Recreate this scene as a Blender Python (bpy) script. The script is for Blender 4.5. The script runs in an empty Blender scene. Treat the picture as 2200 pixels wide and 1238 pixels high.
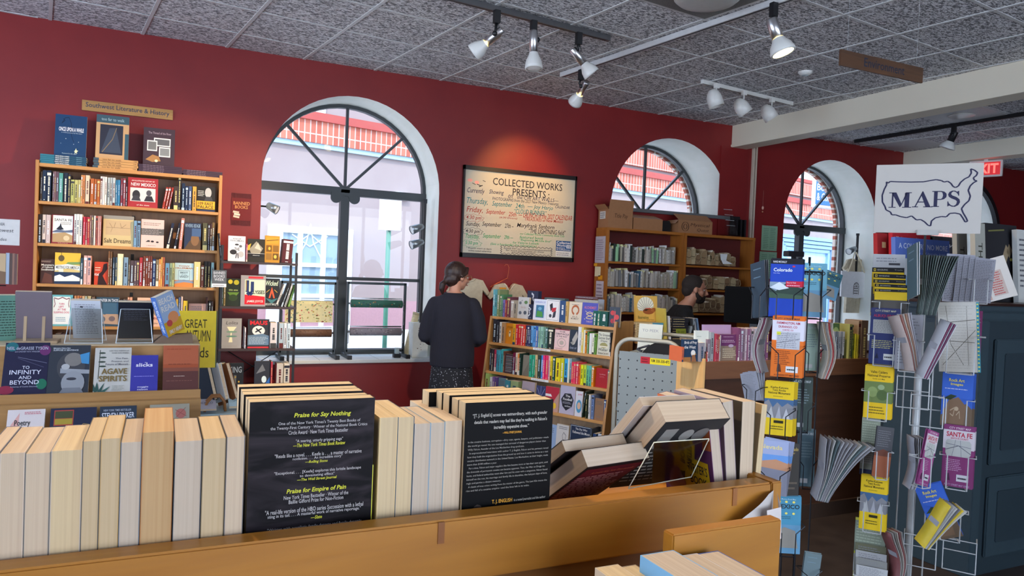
import bpy, math, random
from mathutils import Matrix, Vector
import bmesh
rnd = random.Random(7)
S = bpy.context.scene
COL = S.collection
# ------------------------------------------------------------------ camera
FPX, YAW, PITCH, ROLL = 1586.2, .443466, -.024694, .0409115
CY, SY, CP, SP = math.cos(YAW), math.sin(YAW), math.cos(PITCH), math.sin(PITCH)
FW = Vector((SY*CP, CY*CP, SP)); _r = Vector((CY, -SY, 0)); _u = _r.cross(FW)
RT = _r*math.cos(ROLL) + _u*math.sin(ROLL); UP = -_r*math.sin(ROLL) + _u*math.cos(ROLL)
EYE = Vector((0, 0, 1.6))
cam = bpy.data.objects.new('camera', bpy.data.cameras.new('camera')); COL.objects.link(cam)
cam.matrix_world = Matrix(((RT.x, UP.x, -FW.x, EYE.x), (RT.y, UP.y, -FW.y, EYE.y), (RT.z, UP.z, -FW.z, EYE.z), (0, 0, 0, 1)))
cam.data.sensor_width = 36; cam.data.lens = 36*FPX/2200; cam.data.clip_start = .02; cam.data.clip_end = 200
S.camera = cam
S.view_settings.view_transform = 'Standard'; S.view_settings.look = 'None'
S.view_settings.gamma = 1; S.view_settings.use_curve_mapping = False
S.view_settings.exposure = 0.45
S.cycles.max_bounces = 7; S.cycles.diffuse_bounces = 4; S.cycles.glossy_bounces = 3
S.cycles.transmission_bounces = 6; S.cycles.transparent_max_bounces = 12
S.cycles.caustics_reflective = False; S.cycles.caustics_refractive = False
S.cycles.sample_clamp_indirect = 6
# ------------------------------------------------------------------ world: procedural sky with clouds
wd = bpy.data.worlds.new('World'); S.world = wd; wd.use_nodes = True
nt = wd.node_tree; nt.nodes.clear()
def N(nt, t, **k):
    n = nt.nodes.new(t)
    for a, b in k.items(): setattr(n, a, b)
    return n
wo = N(nt, 'ShaderNodeOutputWorld'); bg = N(nt, 'ShaderNodeBackground')
tc = N(nt, 'ShaderNodeTexCoord'); mp = N(nt, 'ShaderNodeMapping'); mp.inputs['Scale'].default_value = (1, 1, 2.4)
ns = N(nt, 'ShaderNodeTexNoise'); ns.inputs['Scale'].default_value = 3.2; ns.inputs['Detail'].default_value = 5
cr = N(nt, 'ShaderNodeValToRGB')
cr.color_ramp.elements[0].position = .45; cr.color_ramp.elements[0].color = (.3, .56, .98, 1)
cr.color_ramp.elements[1].position = .60; cr.color_ramp.elements[1].color = (1, 1, 1.0, 1)
nt.links.new(tc.outputs['Generated'], mp.inputs[0]); nt.links.new(mp.outputs[0], ns.inputs['Vector'])
nt.links.new(ns.outputs['Fac'], cr.inputs[0]); nt.links.new(cr.outputs[0], bg.inputs[0])
bg.inputs[1].default_value = 3.3; nt.links.new(bg.outputs[0], wo.inputs[0])
# ------------------------------------------------------------------ sun, fill lamps and window portals
def lamp(name, kind, loc, rot, energy, color=(1, 1, 1), **k):
    l = bpy.data.lights.new(name, kind); l.energy = energy; l.color = color
    for a, b in k.items(): setattr(l, a, b)
    o = bpy.data.objects.new(name, l); COL.objects.link(o); o.location = loc; o.rotation_euler = rot; return o
def aim(d): return Vector(d).to_track_quat('-Z', 'Y').to_euler()
lamp('sun', 'SUN', (0, 0, 20), aim((.25, .62, -.74)), 1.7, (1, .95, .88), angle=.01)
# added fill lamps at unseen storefront openings behind and left; sky portals ahead
lamp('rear_fill_light', 'AREA', (2.6, -3.62, 1.75), aim((.12, 1, .55)), 120, (.93, .96, 1), shape='RECTANGLE', size=6.4, size_y=2.3)
lamp('side_fill_light', 'AREA', (-3.62, 2.6, 1.75), aim((1, .3, .4)), 110, (.78, .86, 1), shape='RECTANGLE', size=5.0, size_y=2.3)
for n, x in (('one', 1.52), ('two', 4.97), ('three', 7.38), ('four', 9.87)):   # sky portals in the arched openings
    p = lamp('window_portal_'+n, 'AREA', (x, 7.1, 1.9 if n != 'two' else 2.7), aim((0, -1, 0)), 1, shape='RECTANGLE', size=1.6, size_y=2.4 if n != 'two' else .9)
    p.data.cycles.is_portal = True
# ------------------------------------------------------------------ pixel -> point on a plane of the room
def ray(px, py): return FW*FPX + RT*(px-1100) - UP*(py-619)
def onY(px, py, Y): d = ray(px, py); return EYE + d*(Y/d.y)
def onX(px, py, X): d = ray(px, py); return EYE + d*(X/d.x)
def onZ(px, py, Z): d = ray(px, py); return EYE + d*((Z-1.6)/d.z)
def deep(px, py, D): return EYE + ray(px, py)*(D/FPX)
def onP(px, py, O, Dv):           # vertical plane through O along Dv: (distance along, z)
    n = Vector((-Dv.y, Dv.x, 0)); d = ray(px, py); p = EYE + d*((O-EYE).dot(n)/d.dot(n))
    return (p-O).dot(Dv), p.z
# ------------------------------------------------------------------ materials
def lin(c): return c/12.92 if c <= .04045 else ((c+.055)/1.055)**2.4
def rgb(h, g=1.0): return tuple(min(.92, lin(int(h[i:i+2], 16)/255)*g) for i in (0, 2, 4)) + (1,)
MC = {}
def M(h, rough=.55, metal=0., gain=1.35, var=.10, scale=30, bump=0., spec=.5, trans=0., alpha=1., emit=0., coat=0.):
    key = (h, rough, metal, gain, var, scale, bump, spec, trans, alpha, emit, coat)
    if key in MC: return MC[key]
    m = bpy.data.materials.new('paint_'+h); m.use_nodes = True; t = m.node_tree; b = t.nodes['Principled BSDF']
    c = rgb(h, gain)
    tx = N(t, 'ShaderNodeTexCoord'); n = N(t, 'ShaderNodeTexNoise'); n.inputs['Scale'].default_value = scale; n.inputs['Detail'].default_value = 3
    t.links.new(tx.outputs['Object'], n.inputs['Vector'])
    mx = N(t, 'ShaderNodeMix', data_type='RGBA'); mx.inputs[6].default_value = tuple(x*(1-var) for x in c[:3])+(1,); mx.inputs[7].default_value = tuple(min(.95, x*(1+var)) for x in c[:3])+(1,)
    t.links.new(n.outputs['Fac'], mx.inputs[0]); t.links.new(mx.outputs[2], b.inputs['Base Color'])
    b.inputs['Roughness'].default_value = rough; b.inputs['Metallic'].default_value = metal
    b.inputs['Specular IOR Level'].default_value = spec; b.inputs['Transmission Weight'].default_value = trans; b.inputs['Alpha'].default_value = alpha
    b.inputs['Coat Weight'].default_value = coat
    if emit: t.links.new(mx.outputs[2], b.inputs['Emission Color']); b.inputs['Emission Strength'].default_value = emit
    if bump:
        bp = N(t, 'ShaderNodeBump'); bp.inputs['Strength'].default_value = bump; bp.inputs['Distance'].default_value = .004
        t.links.new(n.outputs['Fac'], bp.inputs['Height']); t.links.new(bp.outputs[0], b.inputs['Normal'])
    MC[key] = m; return m
def ramp_mat(name, base, c1, c2, tex='noise', scale=(8, 8, 8), s=1.0, pos=(.3, .7), rough=.6, bump=0., extra=None, detail=4, distort=0., metal=0.):
    m = bpy.data.materials.new(name); m.use_nodes = True; t = m.node_tree; b = t.nodes['Principled BSDF']
    tx = N(t, 'ShaderNodeTexCoord'); mp = N(t, 'ShaderNodeMapping'); mp.inputs['Scale'].default_value = scale
    t.links.new(tx.outputs['Object'], mp.inputs[0])
    if tex == 'wave': n = N(t, 'ShaderNodeTexWave'); n.inputs['Distortion'].default_value = distort; n.inputs['Detail'].default_value = detail
    elif tex == 'voronoi': n = N(t, 'ShaderNodeTexVoronoi')
    else: n = N(t, 'ShaderNodeTexNoise'); n.inputs['Detail'].default_value = detail; n.inputs['Distortion'].default_value = distort
    n.inputs['Scale'].default_value = s; t.links.new(mp.outputs[0], n.inputs['Vector'])
    r = N(t, 'ShaderNodeValToRGB'); e = r.color_ramp.elements; e[0].position, e[1].position = pos; e[0].color = c1; e[1].color = c2
    t.links.new(n.outputs[0], r.inputs[0]); t.links.new(r.outputs[0], b.inputs['Base Color'])
    b.inputs['Roughness'].default_value = rough; b.inputs['Metallic'].default_value = metal
    if bump:
        bp = N(t, 'ShaderNodeBump'); bp.inputs['Strength'].default_value = bump; bp.inputs['Distance'].default_value = .01
        t.links.new(n.outputs[0], bp.inputs['Height']); t.links.new(bp.outputs[0], b.inputs['Normal'])
    return m
def wood(name, h1, h2, axis='x', g=1.3, rough=.42, s=1.0):
    sc = {'x': (1.2, 14, 14), 'y': (14, 1.2, 14), 'z': (14, 14, 1.2)}[axis]
    return ramp_mat(name, None, rgb(h1, g), rgb(h2, g), 'noise', sc, 1.6*s, (.3, .72), rough, .06, distort=1.2, detail=5)
OAKX = wood('oak_along', 'a8743a', 'c08a4c', 'x'); OAKZ = wood('oak_upright', 'a06c34', 'b88044', 'z')
PLYX = wood('birch_ply_along', '9a621c', 'b47a28', 'x', 1.0, .38, .7); PLYZ = wood('birch_ply_upright', '98621c', 'ac7426', 'z', 1.0, .38)
PINEX = wood('pine_along', '9c5e22', 'ae6e2c', 'x', 1.1); PINEZ = wood('pine_upright', '965a22', 'a8682a', 'z', 1.1)
PALEY = wood('pale_birch', 'd2a266', 'e0b478', 'z'); BROWN = wood('brown_veneer', '3c2418', '4a2e20', 'x', 1.2, .4)
BROWNL = wood('brown_ledge', '6a4530', '7a5238', 'x', 1.2, .4)
RED = ramp_mat('red_wall_paint', None, rgb('7c1619', 1.0), rgb('851b1b', 1.0), 'noise', (1, 1, 1), 3, (.3, .7), .5, .02)
WHITEP = ramp_mat('cream_plaster', None, rgb('dcdfd6', 1.15), rgb('e6e8e0', 1.15), 'noise', (1, 1, 1), 5, (.3, .7), .7, .12)
BEAMM = M('dcd4c0', .6, gain=1.12, var=.04, scale=3)
BLACK = M('15161a', .45, gain=1, var=.05); METAL = M('9a9a9a', .25, 1., gain=1.4); DKMET = M('2e3033', .4, .6, gain=1)
def glassy(name, col=(1, 1, 1, 1), rough=0., a=.12):
    m = bpy.data.materials.new(name); m.use_nodes = True; t = m.node_tree; t.nodes.clear()
    o = N(t, 'ShaderNodeOutputMaterial'); mix = N(t, 'ShaderNodeMixShader'); tr = N(t, 'ShaderNodeBsdfTransparent'); gl = N(t, 'ShaderNodeBsdfGlossy')
    fr = N(t, 'ShaderNodeFresnel'); fr.inputs[0].default_value = 1.45; mt = N(t, 'ShaderNodeMath', operation='MAXIMUM'); mt.inputs[1].default_value = a
    nz = N(t, 'ShaderNodeTexNoise'); nz.inputs['Scale'].default_value = 3; gl.inputs['Roughness'].default_value = rough+.02
    tr.inputs[0].default_value = col; t.links.new(fr.outputs[0], mt.inputs[0]); t.links.new(mt.outputs[0], mix.inputs[0])
    t.links.new(tr.outputs[0], mix.inputs[1]); t.links.new(gl.outputs[0], mix.inputs[2]); t.links.new(mix.outputs[0], o.inputs[0]); return m
GLASS = glassy('window_glass', (.96, .98, .98, 1), 0, .02); ACRYL = glassy('clear_acrylic', (.92, .93, .92, 1), .12, .06)
# ------------------------------------------------------------------ text as outlines
TX = {}
def text2d(s, bold=0., shear=0.):
    k = (s, bold, shear)
    if k not in TX:
        c = bpy.data.curves.new('t', 'FONT'); c.body = s; c.resolution_u = 2; c.offset = bold; c.shear = shear
        o = bpy.data.objects.new('t', c); m = bpy.data.meshes.new_from_object(o)
        v = [(p.co.x, p.co.y) for p in m.vertices]; f = [tuple(p.vertices) for p in m.polygons]
        if not v: v = [(0, 0), (1, 0), (0, 1)]; f = []
        x0 = min(a for a, b in v); x1 = max(a for a, b in v); y0 = min(b for a, b in v); y1 = max(b for a, b in v)
        TX[k] = ([((a-x0)/max(1e-6, x1-x0), (b-y0)/max(1e-6, y1-y0)) for a, b in v], f)
        bpy.data.objects.remove(o); bpy.data.curves.remove(c); bpy.data.meshes.remove(m)
    return TX[k]
# ------------------------------------------------------------------ mesh builder
class MB:
    def __init__(s): s.v = []; s.f = []; s.m = []; s.mats = []; s.sm = set()
    def mi(s, mat):
        if mat not in s.mats: s.mats.append(mat)
        return s.mats.index(mat)
    def add(s, vs, fs, mat, smooth=False, T=None):
        b = len(s.v); k = s.mi(mat)
        s.v += [tuple(T @ Vector(p)) if T else tuple(p) for p in vs]
        for q in fs:
            if smooth: s.sm.add(len(s.f))
            s.f.append(tuple(b+i for i in q)); s.m.append(k)
        return s
    def box(s, x0, x1, y0, y1, z0, z1, mat, bev=0., T=None):
        if bev:
            bm = bmesh.new(); bmesh.ops.create_cube(bm, size=1)
            for v in bm.verts: v.co = ((x0+x1)/2+v.co.x*(x1-x0), (y0+y1)/2+v.co.y*(y1-y0), (z0+z1)/2+v.co.z*(z1-z0))
            bmesh.ops.bevel(bm, geom=bm.edges[:], offset=bev, segments=2, affect='EDGES')
            bm.verts.index_update(); s.add([v.co[:] for v in bm.verts], [[v.index for v in f.verts] for f in bm.faces], mat, False, T); bm.free(); return s
        vs = [(x, y, z) for x in (x0, x1) for y in (y0, y1) for z in (z0, z1)]
        s.add(vs, [(0, 1, 3, 2), (4, 6, 7, 5), (0, 4, 5, 1), (2, 3, 7, 6), (0, 2, 6, 4), (1, 5, 7, 3)], mat, False, T); return s
    def tube(s, pts, r, mat, n=8, cap=True, T=None):
        pts = [Vector(p) for p in pts]; R = r if isinstance(r, (list, tuple)) else [r]*len(pts); vs = []; prev = None
        for i, p in enumerate(pts):
            d = (pts[min(i+1, len(pts)-1)]-pts[max(i-1, 0)]).normalized()
            if prev is None:
                a = Vector((0, 0, 1)) if abs(d.z) < .9 else Vector((1, 0, 0)); x = d.cross(a).normalized()
            else:
                x = (prev - d*prev.dot(d)).normalized()
            prev = x; y = d.cross(x)
            vs += [tuple(p+(x*math.cos(2*math.pi*k/n)+y*math.sin(2*math.pi*k/n))*R[i]) for k in range(n)]
        fs = [(i*n+k, i*n+(k+1) % n, (i+1)*n+(k+1) % n, (i+1)*n+k) for i in range(len(pts)-1) for k in range(n)]
        if cap: fs += [tuple(range(n-1, -1, -1)), tuple(range((len(pts)-1)*n, len(pts)*n))]
        s.add(vs, fs, mat, n > 5, T); return s
    def lathe(s, prof, mat, n=24, T=None, cap=True):
        vs = [(r*math.cos(2*math.pi*k/n), r*math.sin(2*math.pi*k/n), z) for r, z in prof for k in range(n)]
        fs = [(i*n+k, i*n+(k+1) % n, (i+1)*n+(k+1) % n, (i+1)*n+k) for i in range(len(prof)-1) for k in range(n)]
        if cap: fs += [tuple(range(n-1, -1, -1)), tuple(range((len(prof)-1)*n, len(prof)*n))]
        s.add(vs, fs, mat, True, T); return s
    def rings(s, R, mat, n=20, T=None):      # stacked ellipses: (cx, cy, cz, rx, ry)
        vs = [(cx+rx*math.cos(2*math.pi*k/n), cy+ry*math.sin(2*math.pi*k/n), cz) for cx, cy, cz, rx, ry in R for k in range(n)]
        fs = [(i*n+k, i*n+(k+1) % n, (i+1)*n+(k+1) % n, (i+1)*n+k) for i in range(len(R)-1) for k in range(n)]
        fs += [tuple(range(n-1, -1, -1)), tuple(range((len(R)-1)*n, len(R)*n))]
        s.add(vs, fs, mat, True, T); return s
    def ball(s, c, r, mat, n=12, T=None):
        rx, ry, rz = r if isinstance(r, (list, tuple)) else (r, r, r)
        R = [(c[0], c[1], c[2]+rz*math.sin(-math.pi/2+math.pi*i/(n//2+1)), rx*max(.02, math.cos(-math.pi/2+math.pi*i/(n//2+1))), ry*max(.02, math.cos(-math.pi/2+math.pi*i/(n//2+1)))) for i in range(n//2+2)]
        return s.rings(R, mat, n, T)
    def prism(s, pts, z0, z1, mat, T=None):    # outline in local xz, thickness along y (z0..z1)
        n = len(pts); vs = [(x, z0, z) for x, z in pts]+[(x, z1, z) for x, z in pts]
        s.add(vs, [tuple(range(n)), tuple(range(2*n-1, n-1, -1))]+[(i, (i+1) % n, n+(i+1) % n, n+i) for i in range(n)], mat, False, T); return s
    def art(s, mapf, items):
        k = 1
        for it in items:
            c = it[0]
            if c == 'r':
                _, a, b, x, y, h = it; q = [(a, b), (x, b), (x, y), (a, y)]; s.add([mapf(u, v, k) for u, v in q], [(0, 1, 2, 3)], pm(h))
            elif c == 'e':
                _, a, b, x, y, h = it; s.add([mapf(a+x*math.cos(t*math.pi/9), b+y*math.sin(t*math.pi/9), k) for t in range(18)], [tuple(range(18))], pm(h))
            elif c == 'p':
                _, q, h = it; s.add([mapf(u, v, k) for u, v in q], [tuple(range(len(q)))], pm(h))
            elif c == 'l':
                _, q, w, h = it
                for (a, b), (x, y) in zip(q, q[1:]):
                    L = math.hypot(x-a, y-b) or 1; nx, ny = -(y-b)/L*w/2, (x-a)/L*w/2
                    s.add([mapf(a+nx, b+ny, k), mapf(x+nx, y+ny, k), mapf(x-nx, y-ny, k), mapf(a-nx, b-ny, k)], [(0, 1, 2, 3)], pm(h))
            elif c == 't':      # text fitted in a rectangle
                _, a, b, x, y, tx, h = it[:7]; bold = it[7] if len(it) > 7 else .008; sh = it[8] if len(it) > 8 else 0
                V, F = text2d(tx, bold, sh); s.add([mapf(a+(x-a)*p, b+(y-b)*q, k) for p, q in V], F, pm(h))
            elif c == 'm':      # lines of unreadable small print
                _, a, b, x, y, n, h = it; R = random.Random(int(a*99+b*999+n)); hh = (y-b)/n
                for i in range(n):
                    u = a; e = x-R.random()*(x-a)*.25
                    while u < e:
                        w = min((x-a)*(.06+.1*R.random()), e-u); s.add([mapf(u, b+hh*(i+.25), k), mapf(u+w, b+hh*(i+.25), k), mapf(u+w, b+hh*(i+.62), k), mapf(u, b+hh*(i+.62), k)], [(0, 1, 2, 3)], pm(h)); u += w+(x-a)*.025
            if c in 'rpe': k += 1
        return s
    def obj(s, name, parent=None, loc=(0, 0, 0), rot=(0, 0, 0), **props):
        me = bpy.data.meshes.new(name); me.from_pydata(s.v, [], s.f)
        for m in s.mats: me.materials.append(m)
        me.polygons.foreach_set('material_index', s.m)
        if s.sm: me.polygons.foreach_set('use_smooth', [i in s.sm for i in range(len(s.f))])
        me.update(); o = bpy.data.objects.new(name, me); COL.objects.link(o)
        if parent: o.parent = parent
        o.location = loc; o.rotation_euler = rot
        for k, v in props.items(): o[k] = v
        return o
def pm(h): return h if not isinstance(h, str) else M(h, .55, gain=1.35, var=.04, spec=.3)
def thing(name, label, cat, loc=(0, 0, 0), rot=(0, 0, 0), group=None):
    o = bpy.data.objects.new(name, None); o.empty_display_size = .05; COL.objects.link(o); o.location = loc
    o.rotation_euler = rot if isinstance(rot, (tuple, list)) or hasattr(rot, 'x') else (0, 0, rot)
    o['label'] = label; o['category'] = cat
    if group: o['group'] = group
    return o
def tag(o, label, cat, group=None):
    o['label'] = label; o['category'] = cat
    if group: o['group'] = group
    return o
def struct(name, mb, **k):
    o = mb.obj(name, **k); o['kind'] = 'structure'; return o
def rounder(o, bev):
    m = o.modifiers.new('round', 'BEVEL'); m.width = bev; m.segments = 2; m.limit_method = 'ANGLE'; return o
D2R = math.pi/180
# =================================================================== ROOM SHELL
WY, CZ = 6.51, 3.32
GA = 7.3*D2R; GO = Vector((1.092, 6.147, 0)); GP = .61
gu = Vector((math.cos(GA), math.sin(GA), 0)); gv = Vector((-math.sin(GA), math.cos(GA), 0))
# windows of the long wall: x0, x1 half width .785, spring z, sill z, frame plane Y
WINS = [(1.52, 2.28, .745, 6.89), (4.97, 2.30, 2.30, 7.02), (7.38, 2.31, .80, 6.98), (9.87, 2.31, .80, 6.98)]
RAD = .785
def arc(cx, cz, r, n=28): return [(cx+r*math.cos(math.pi*i/n), cz+r*math.sin(math.pi*i/n)) for i in range(n+1)]
def wall_with_arches():
    mb = MB(); x = -3.7
    for cx, sp, sill, fy in WINS:
        mb.add([(x, WY, 0), (cx-RAD, WY, 0), (cx-RAD, WY, CZ+.1), (x, WY, CZ+.1)], [(0, 1, 2, 3)], RED)
        mb.add([(cx-RAD, WY, 0), (cx+RAD, WY, 0), (cx+RAD, WY, sill), (cx-RAD, WY, sill)], [(0, 1, 2, 3)], RED)
        A = arc(cx, sp, RAD); vs = [(p, WY, q) for p, q in A]+[(p, WY, CZ+.1) for p, q in A]; n = len(A)
        mb.add(vs, [(i, i+1, n+i+1, n+i) for i in range(n-1)], RED)
        # reveal
        o = [(cx+RAD, sill)]+A+[(cx-RAD, sill)] if sill < sp else A
        vs = [(p, WY, q) for p, q in o]+[(p, fy+.12, q) for p, q in o]; m = len(o)
        mb.add(vs, [(i, i+1, m+i+1, m+i) for i in range(m-1)], WHITEP, smooth=False)
        x = cx+RAD
    mb.add([(x, WY, 0), (13.2, WY, 0), (13.2, WY, CZ+.1), (x, WY, CZ+.1)], [(0, 1, 2, 3)], RED)
    struct('wall_back', mb)
    mb = MB(); x = -3.7      # outer skin, brick, seen obliquely through the panes
    BR = brick_mat('reveal_brick', 'b4624a', '9c5040', 'd8c8bc', .22, .07)
    for cx, sp, sill, fy in WINS[1:]:
        for t in (0,):
            o = [(cx+RAD-.035, sill)]+arc(cx, sp, RAD-.035)+[(cx-RAD+.035, sill)]
            vs = [(p, fy+.12, q) for p, q in o]+[(p, fy+.165, q) for p, q in o]; m = len(o)
            mb.add(vs, [(i, i+1, m+i+1, m+i) for i in range(m-1)], BR)
            oo = [(cx+RAD+.1, sill)]+arc(cx, sp, RAD+.1)+[(cx-RAD-.1, sill)]
            vs = [(p, fy+.12, q) for p, q in o]+[(p, fy+.12, q) for p, q in oo]
            mb.add(vs, [(i, i+1, m+i+1, m+i) for i in range(m-1)], BR)
    struct('wall_outer_face', mb)
def brick_mat(name, h1, h2, hm, bw, bh, mortar=.012, rot=0, g=1.2):
    m = bpy.data.materials.new(name); m.use_nodes = True; t = m.node_tree; b = t.nodes['Principled BSDF']
    tx = N(t, 'ShaderNodeTexCoord'); mp = N(t, 'ShaderNodeMapping'); br = N(t, 'ShaderNodeTexBrick')
    mp.inputs['Rotation'].default_value = (90*D2R, 0, 0)
    br.inputs['Color1'].default_value = rgb(h1, g); br.inputs['Color2'].default_value = rgb(h2, g); br.inputs['Mortar'].default_value = rgb(hm, g)
    br.inputs['Scale'].default_value = 1; br.inputs['Brick Width'].default_value = bw; br.inputs['Row Height'].default_value = bh; br.inputs['Mortar Size'].default_value = mortar
    if rot: br.offset = 0.
    t.links.new(tx.outputs['Object'], mp.inputs[0]); t.links.new(mp.outputs[0], br.inputs['Vector']); t.links.new(br.outputs['Color'], b.inputs['Base Color'])
    b.inputs['Roughness'].default_value = .8; return m
wall_with_arches()
FLOOR = ramp_mat('dark_floor', None, rgb('2c2320', 1), rgb('3a302b', 1), 'noise', (2, 2, 2), 4, (.3, .7), .5)
struct('floor', MB().box(-3.7, 13.2, -3.7, WY, -.1, 0, FLOOR))
# ceiling: mineral tiles with a wormy surface, T-bars at 24 inches set askew to the wall
def tile_mat():
    m = bpy.data.materials.new('mineral_tile'); m.use_nodes = True; t = m.node_tree; b = t.nodes['Principled BSDF']
    tx = N(t, 'ShaderNodeTexCoord'); mp = N(t, 'ShaderNodeMapping'); mp.inputs['Rotation'].default_value = (0, 0, -GA-.3); mp.inputs['Scale'].default_value = (34, 74, 1)
    n = N(t, 'ShaderNodeTexNoise'); n.inputs['Scale'].default_value = 1.; n.inputs['Detail'].default_value = 3; n.inputs['Distortion'].default_value = 1.2
    r = N(t, 'ShaderNodeValToRGB'); e = r.color_ramp.elements; e[0].position = .43; e[0].color = (.16, .16, .17, 1); e[1].position = .55; e[1].color = (.80, .80, .82, 1)
    t.links.new(tx.outputs['Object'], mp.inputs[0]); t.links.new(mp.outputs[0], n.inputs['Vector']); t.links.new(n.outputs[0], r.inputs[0]); t.links.new(r.outputs[0], b.inputs['Base Color'])
    bp = N(t, 'ShaderNodeBump'); bp.inputs['Strength'].default_value = .5; bp.inputs['Distance'].default_value = .006; t.links.new(r.outputs[0], bp.inputs['Height']); t.links.new(bp.outputs[0], b.inputs['Normal'])
    b.inputs['Roughness'].default_value = .9; return m
TILE = tile_mat()
struct('ceiling', MB().box(-3.7, 13.2, -3.7, WY, CZ, CZ+.1, TILE))
def grid_pt(i, j): return GO + gu*(GP*i) + gv*(GP*j)
def clip(p, d, x0, x1, y0, y1):
    lo, hi = -60, 60
    for a, b, c, e in ((p.x, d.x, x0, x1), (p.y, d.y, y0, y1)):
        if abs(b) < 1e-9:
            if not c <= a <= e: return None
            continue
        u, v = sorted(((c-a)/b, (e-a)/b)); lo = max(lo, u); hi = min(hi, v)
    return (lo, hi) if hi > lo else None
TBAR = M('cccccc', .5, gain=.95, var=.03)
mb = MB()
for k in range(-26, 26):
    for d, p, hh in ((gv, grid_pt(k, 0), .006), (gu, grid_pt(0, k), .004)):
        c = clip(p, d, -3.6, 13.1, -3.6, WY)
        if c:
            a = p+d*c[0]; b = p+d*c[1]; w = Vector((-d.y, d.x, 0))*.012
            z0, z1 = CZ-hh, CZ+.001
            vs = [tuple(q+Vector((0, 0, z))) for z in (z0, z1) for q in (a-w, a+w, b+w, b-w)]
            mb.add(vs, [(0, 1, 2, 3), (0, 1, 5, 4), (2, 3, 7, 6), (1, 2, 6, 5), (3, 0, 4, 7)], TBAR)
struct('trim_1', mb)      # the T-bars
# side and rear walls with storefront openings
def wall_open(name, horizontal, pos, a0, a1, o0, o1, z0, z1, mat, frame=True):
    mb = MB()
    def quad(u0, u1, w0, w1):
        if horizontal: mb.box(u0, u1, pos-.1, pos, w0, w1, mat)
        else: mb.box(pos-.1, pos, u0, u1, w0, w1, mat)
    quad(a0, o0, 0, CZ); quad(o1, a1, 0, CZ); quad(o0, o1, 0, z0); quad(o0, o1, z1, CZ); struct(name, mb)
wall_open('wall_rear', True, -3.6, -3.7, 13.2, -.8, 6.0, .55, 2.95, RED)
wall_open('wall_left', False, -3.6, -3.7, WY, -.1, 5.3, .55, 2.95, RED)
struct('wall_right', MB().box(13.1, 13.2, -3.7, WY, 0, CZ, RED))
for nm, hz, o0, o1 in (('window_5', True, -.8, 6.0), ('window_6', False, -.1, 5.3)):
    mb = MB(); n = 4
    for i in range(n+1):
        x = o0+(o1-o0)*i/n
        if hz: mb.box(x-.03, x+.03, -3.6, -3.55, .55, 2.95, BLACK)
        else: mb.box(-3.6, -3.55, x-.03, x+.03, .55, 2.95, BLACK)
    for z in (.55, 2.95):
        if hz: mb.box(o0, o1, -3.6, -3.55, z-.03, z+.03, BLACK)
        else: mb.box(-3.6, -3.55, o0, o1, z-.03, z+.03, BLACK)
    struct(nm, mb)
struct('baseboard_back', MB().box(-3.6, 13.1, WY-.015, WY, 0, .12, M('3a2018', .5)))
# beams
struct('trim_2', MB().box(5.75, 5.965, -3.6, WY, 3.075, CZ, BEAMM, .004).box(5.742, 5.75, -3.6, WY, 3.075, 3.105, BEAMM))
struct('trim_3', MB().box(8.60, 8.85, -3.6, WY, 3.12, CZ, BEAMM, .004).box(8.592, 8.60, -3.6, WY, 3.12, 3.15, BEAMM))
# pilaster seam, conduit on the wall
struct('trim_4', MB().box(5.60, 5.98, WY-.012, WY, 0, 3.08, RED))
CONDUIT = M('c9b9a6', .5, gain=1)
tag(MB().box(6.055, 6.082, WY-.028, WY-.002, .1, 3.31, CONDUIT).box(6.097, 6.118, WY-.028, WY-.002, .1, 3.31, CONDUIT).obj('conduit'), 'pale vertical surface conduit running down the red wall below the beam', 'conduit')
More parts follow.
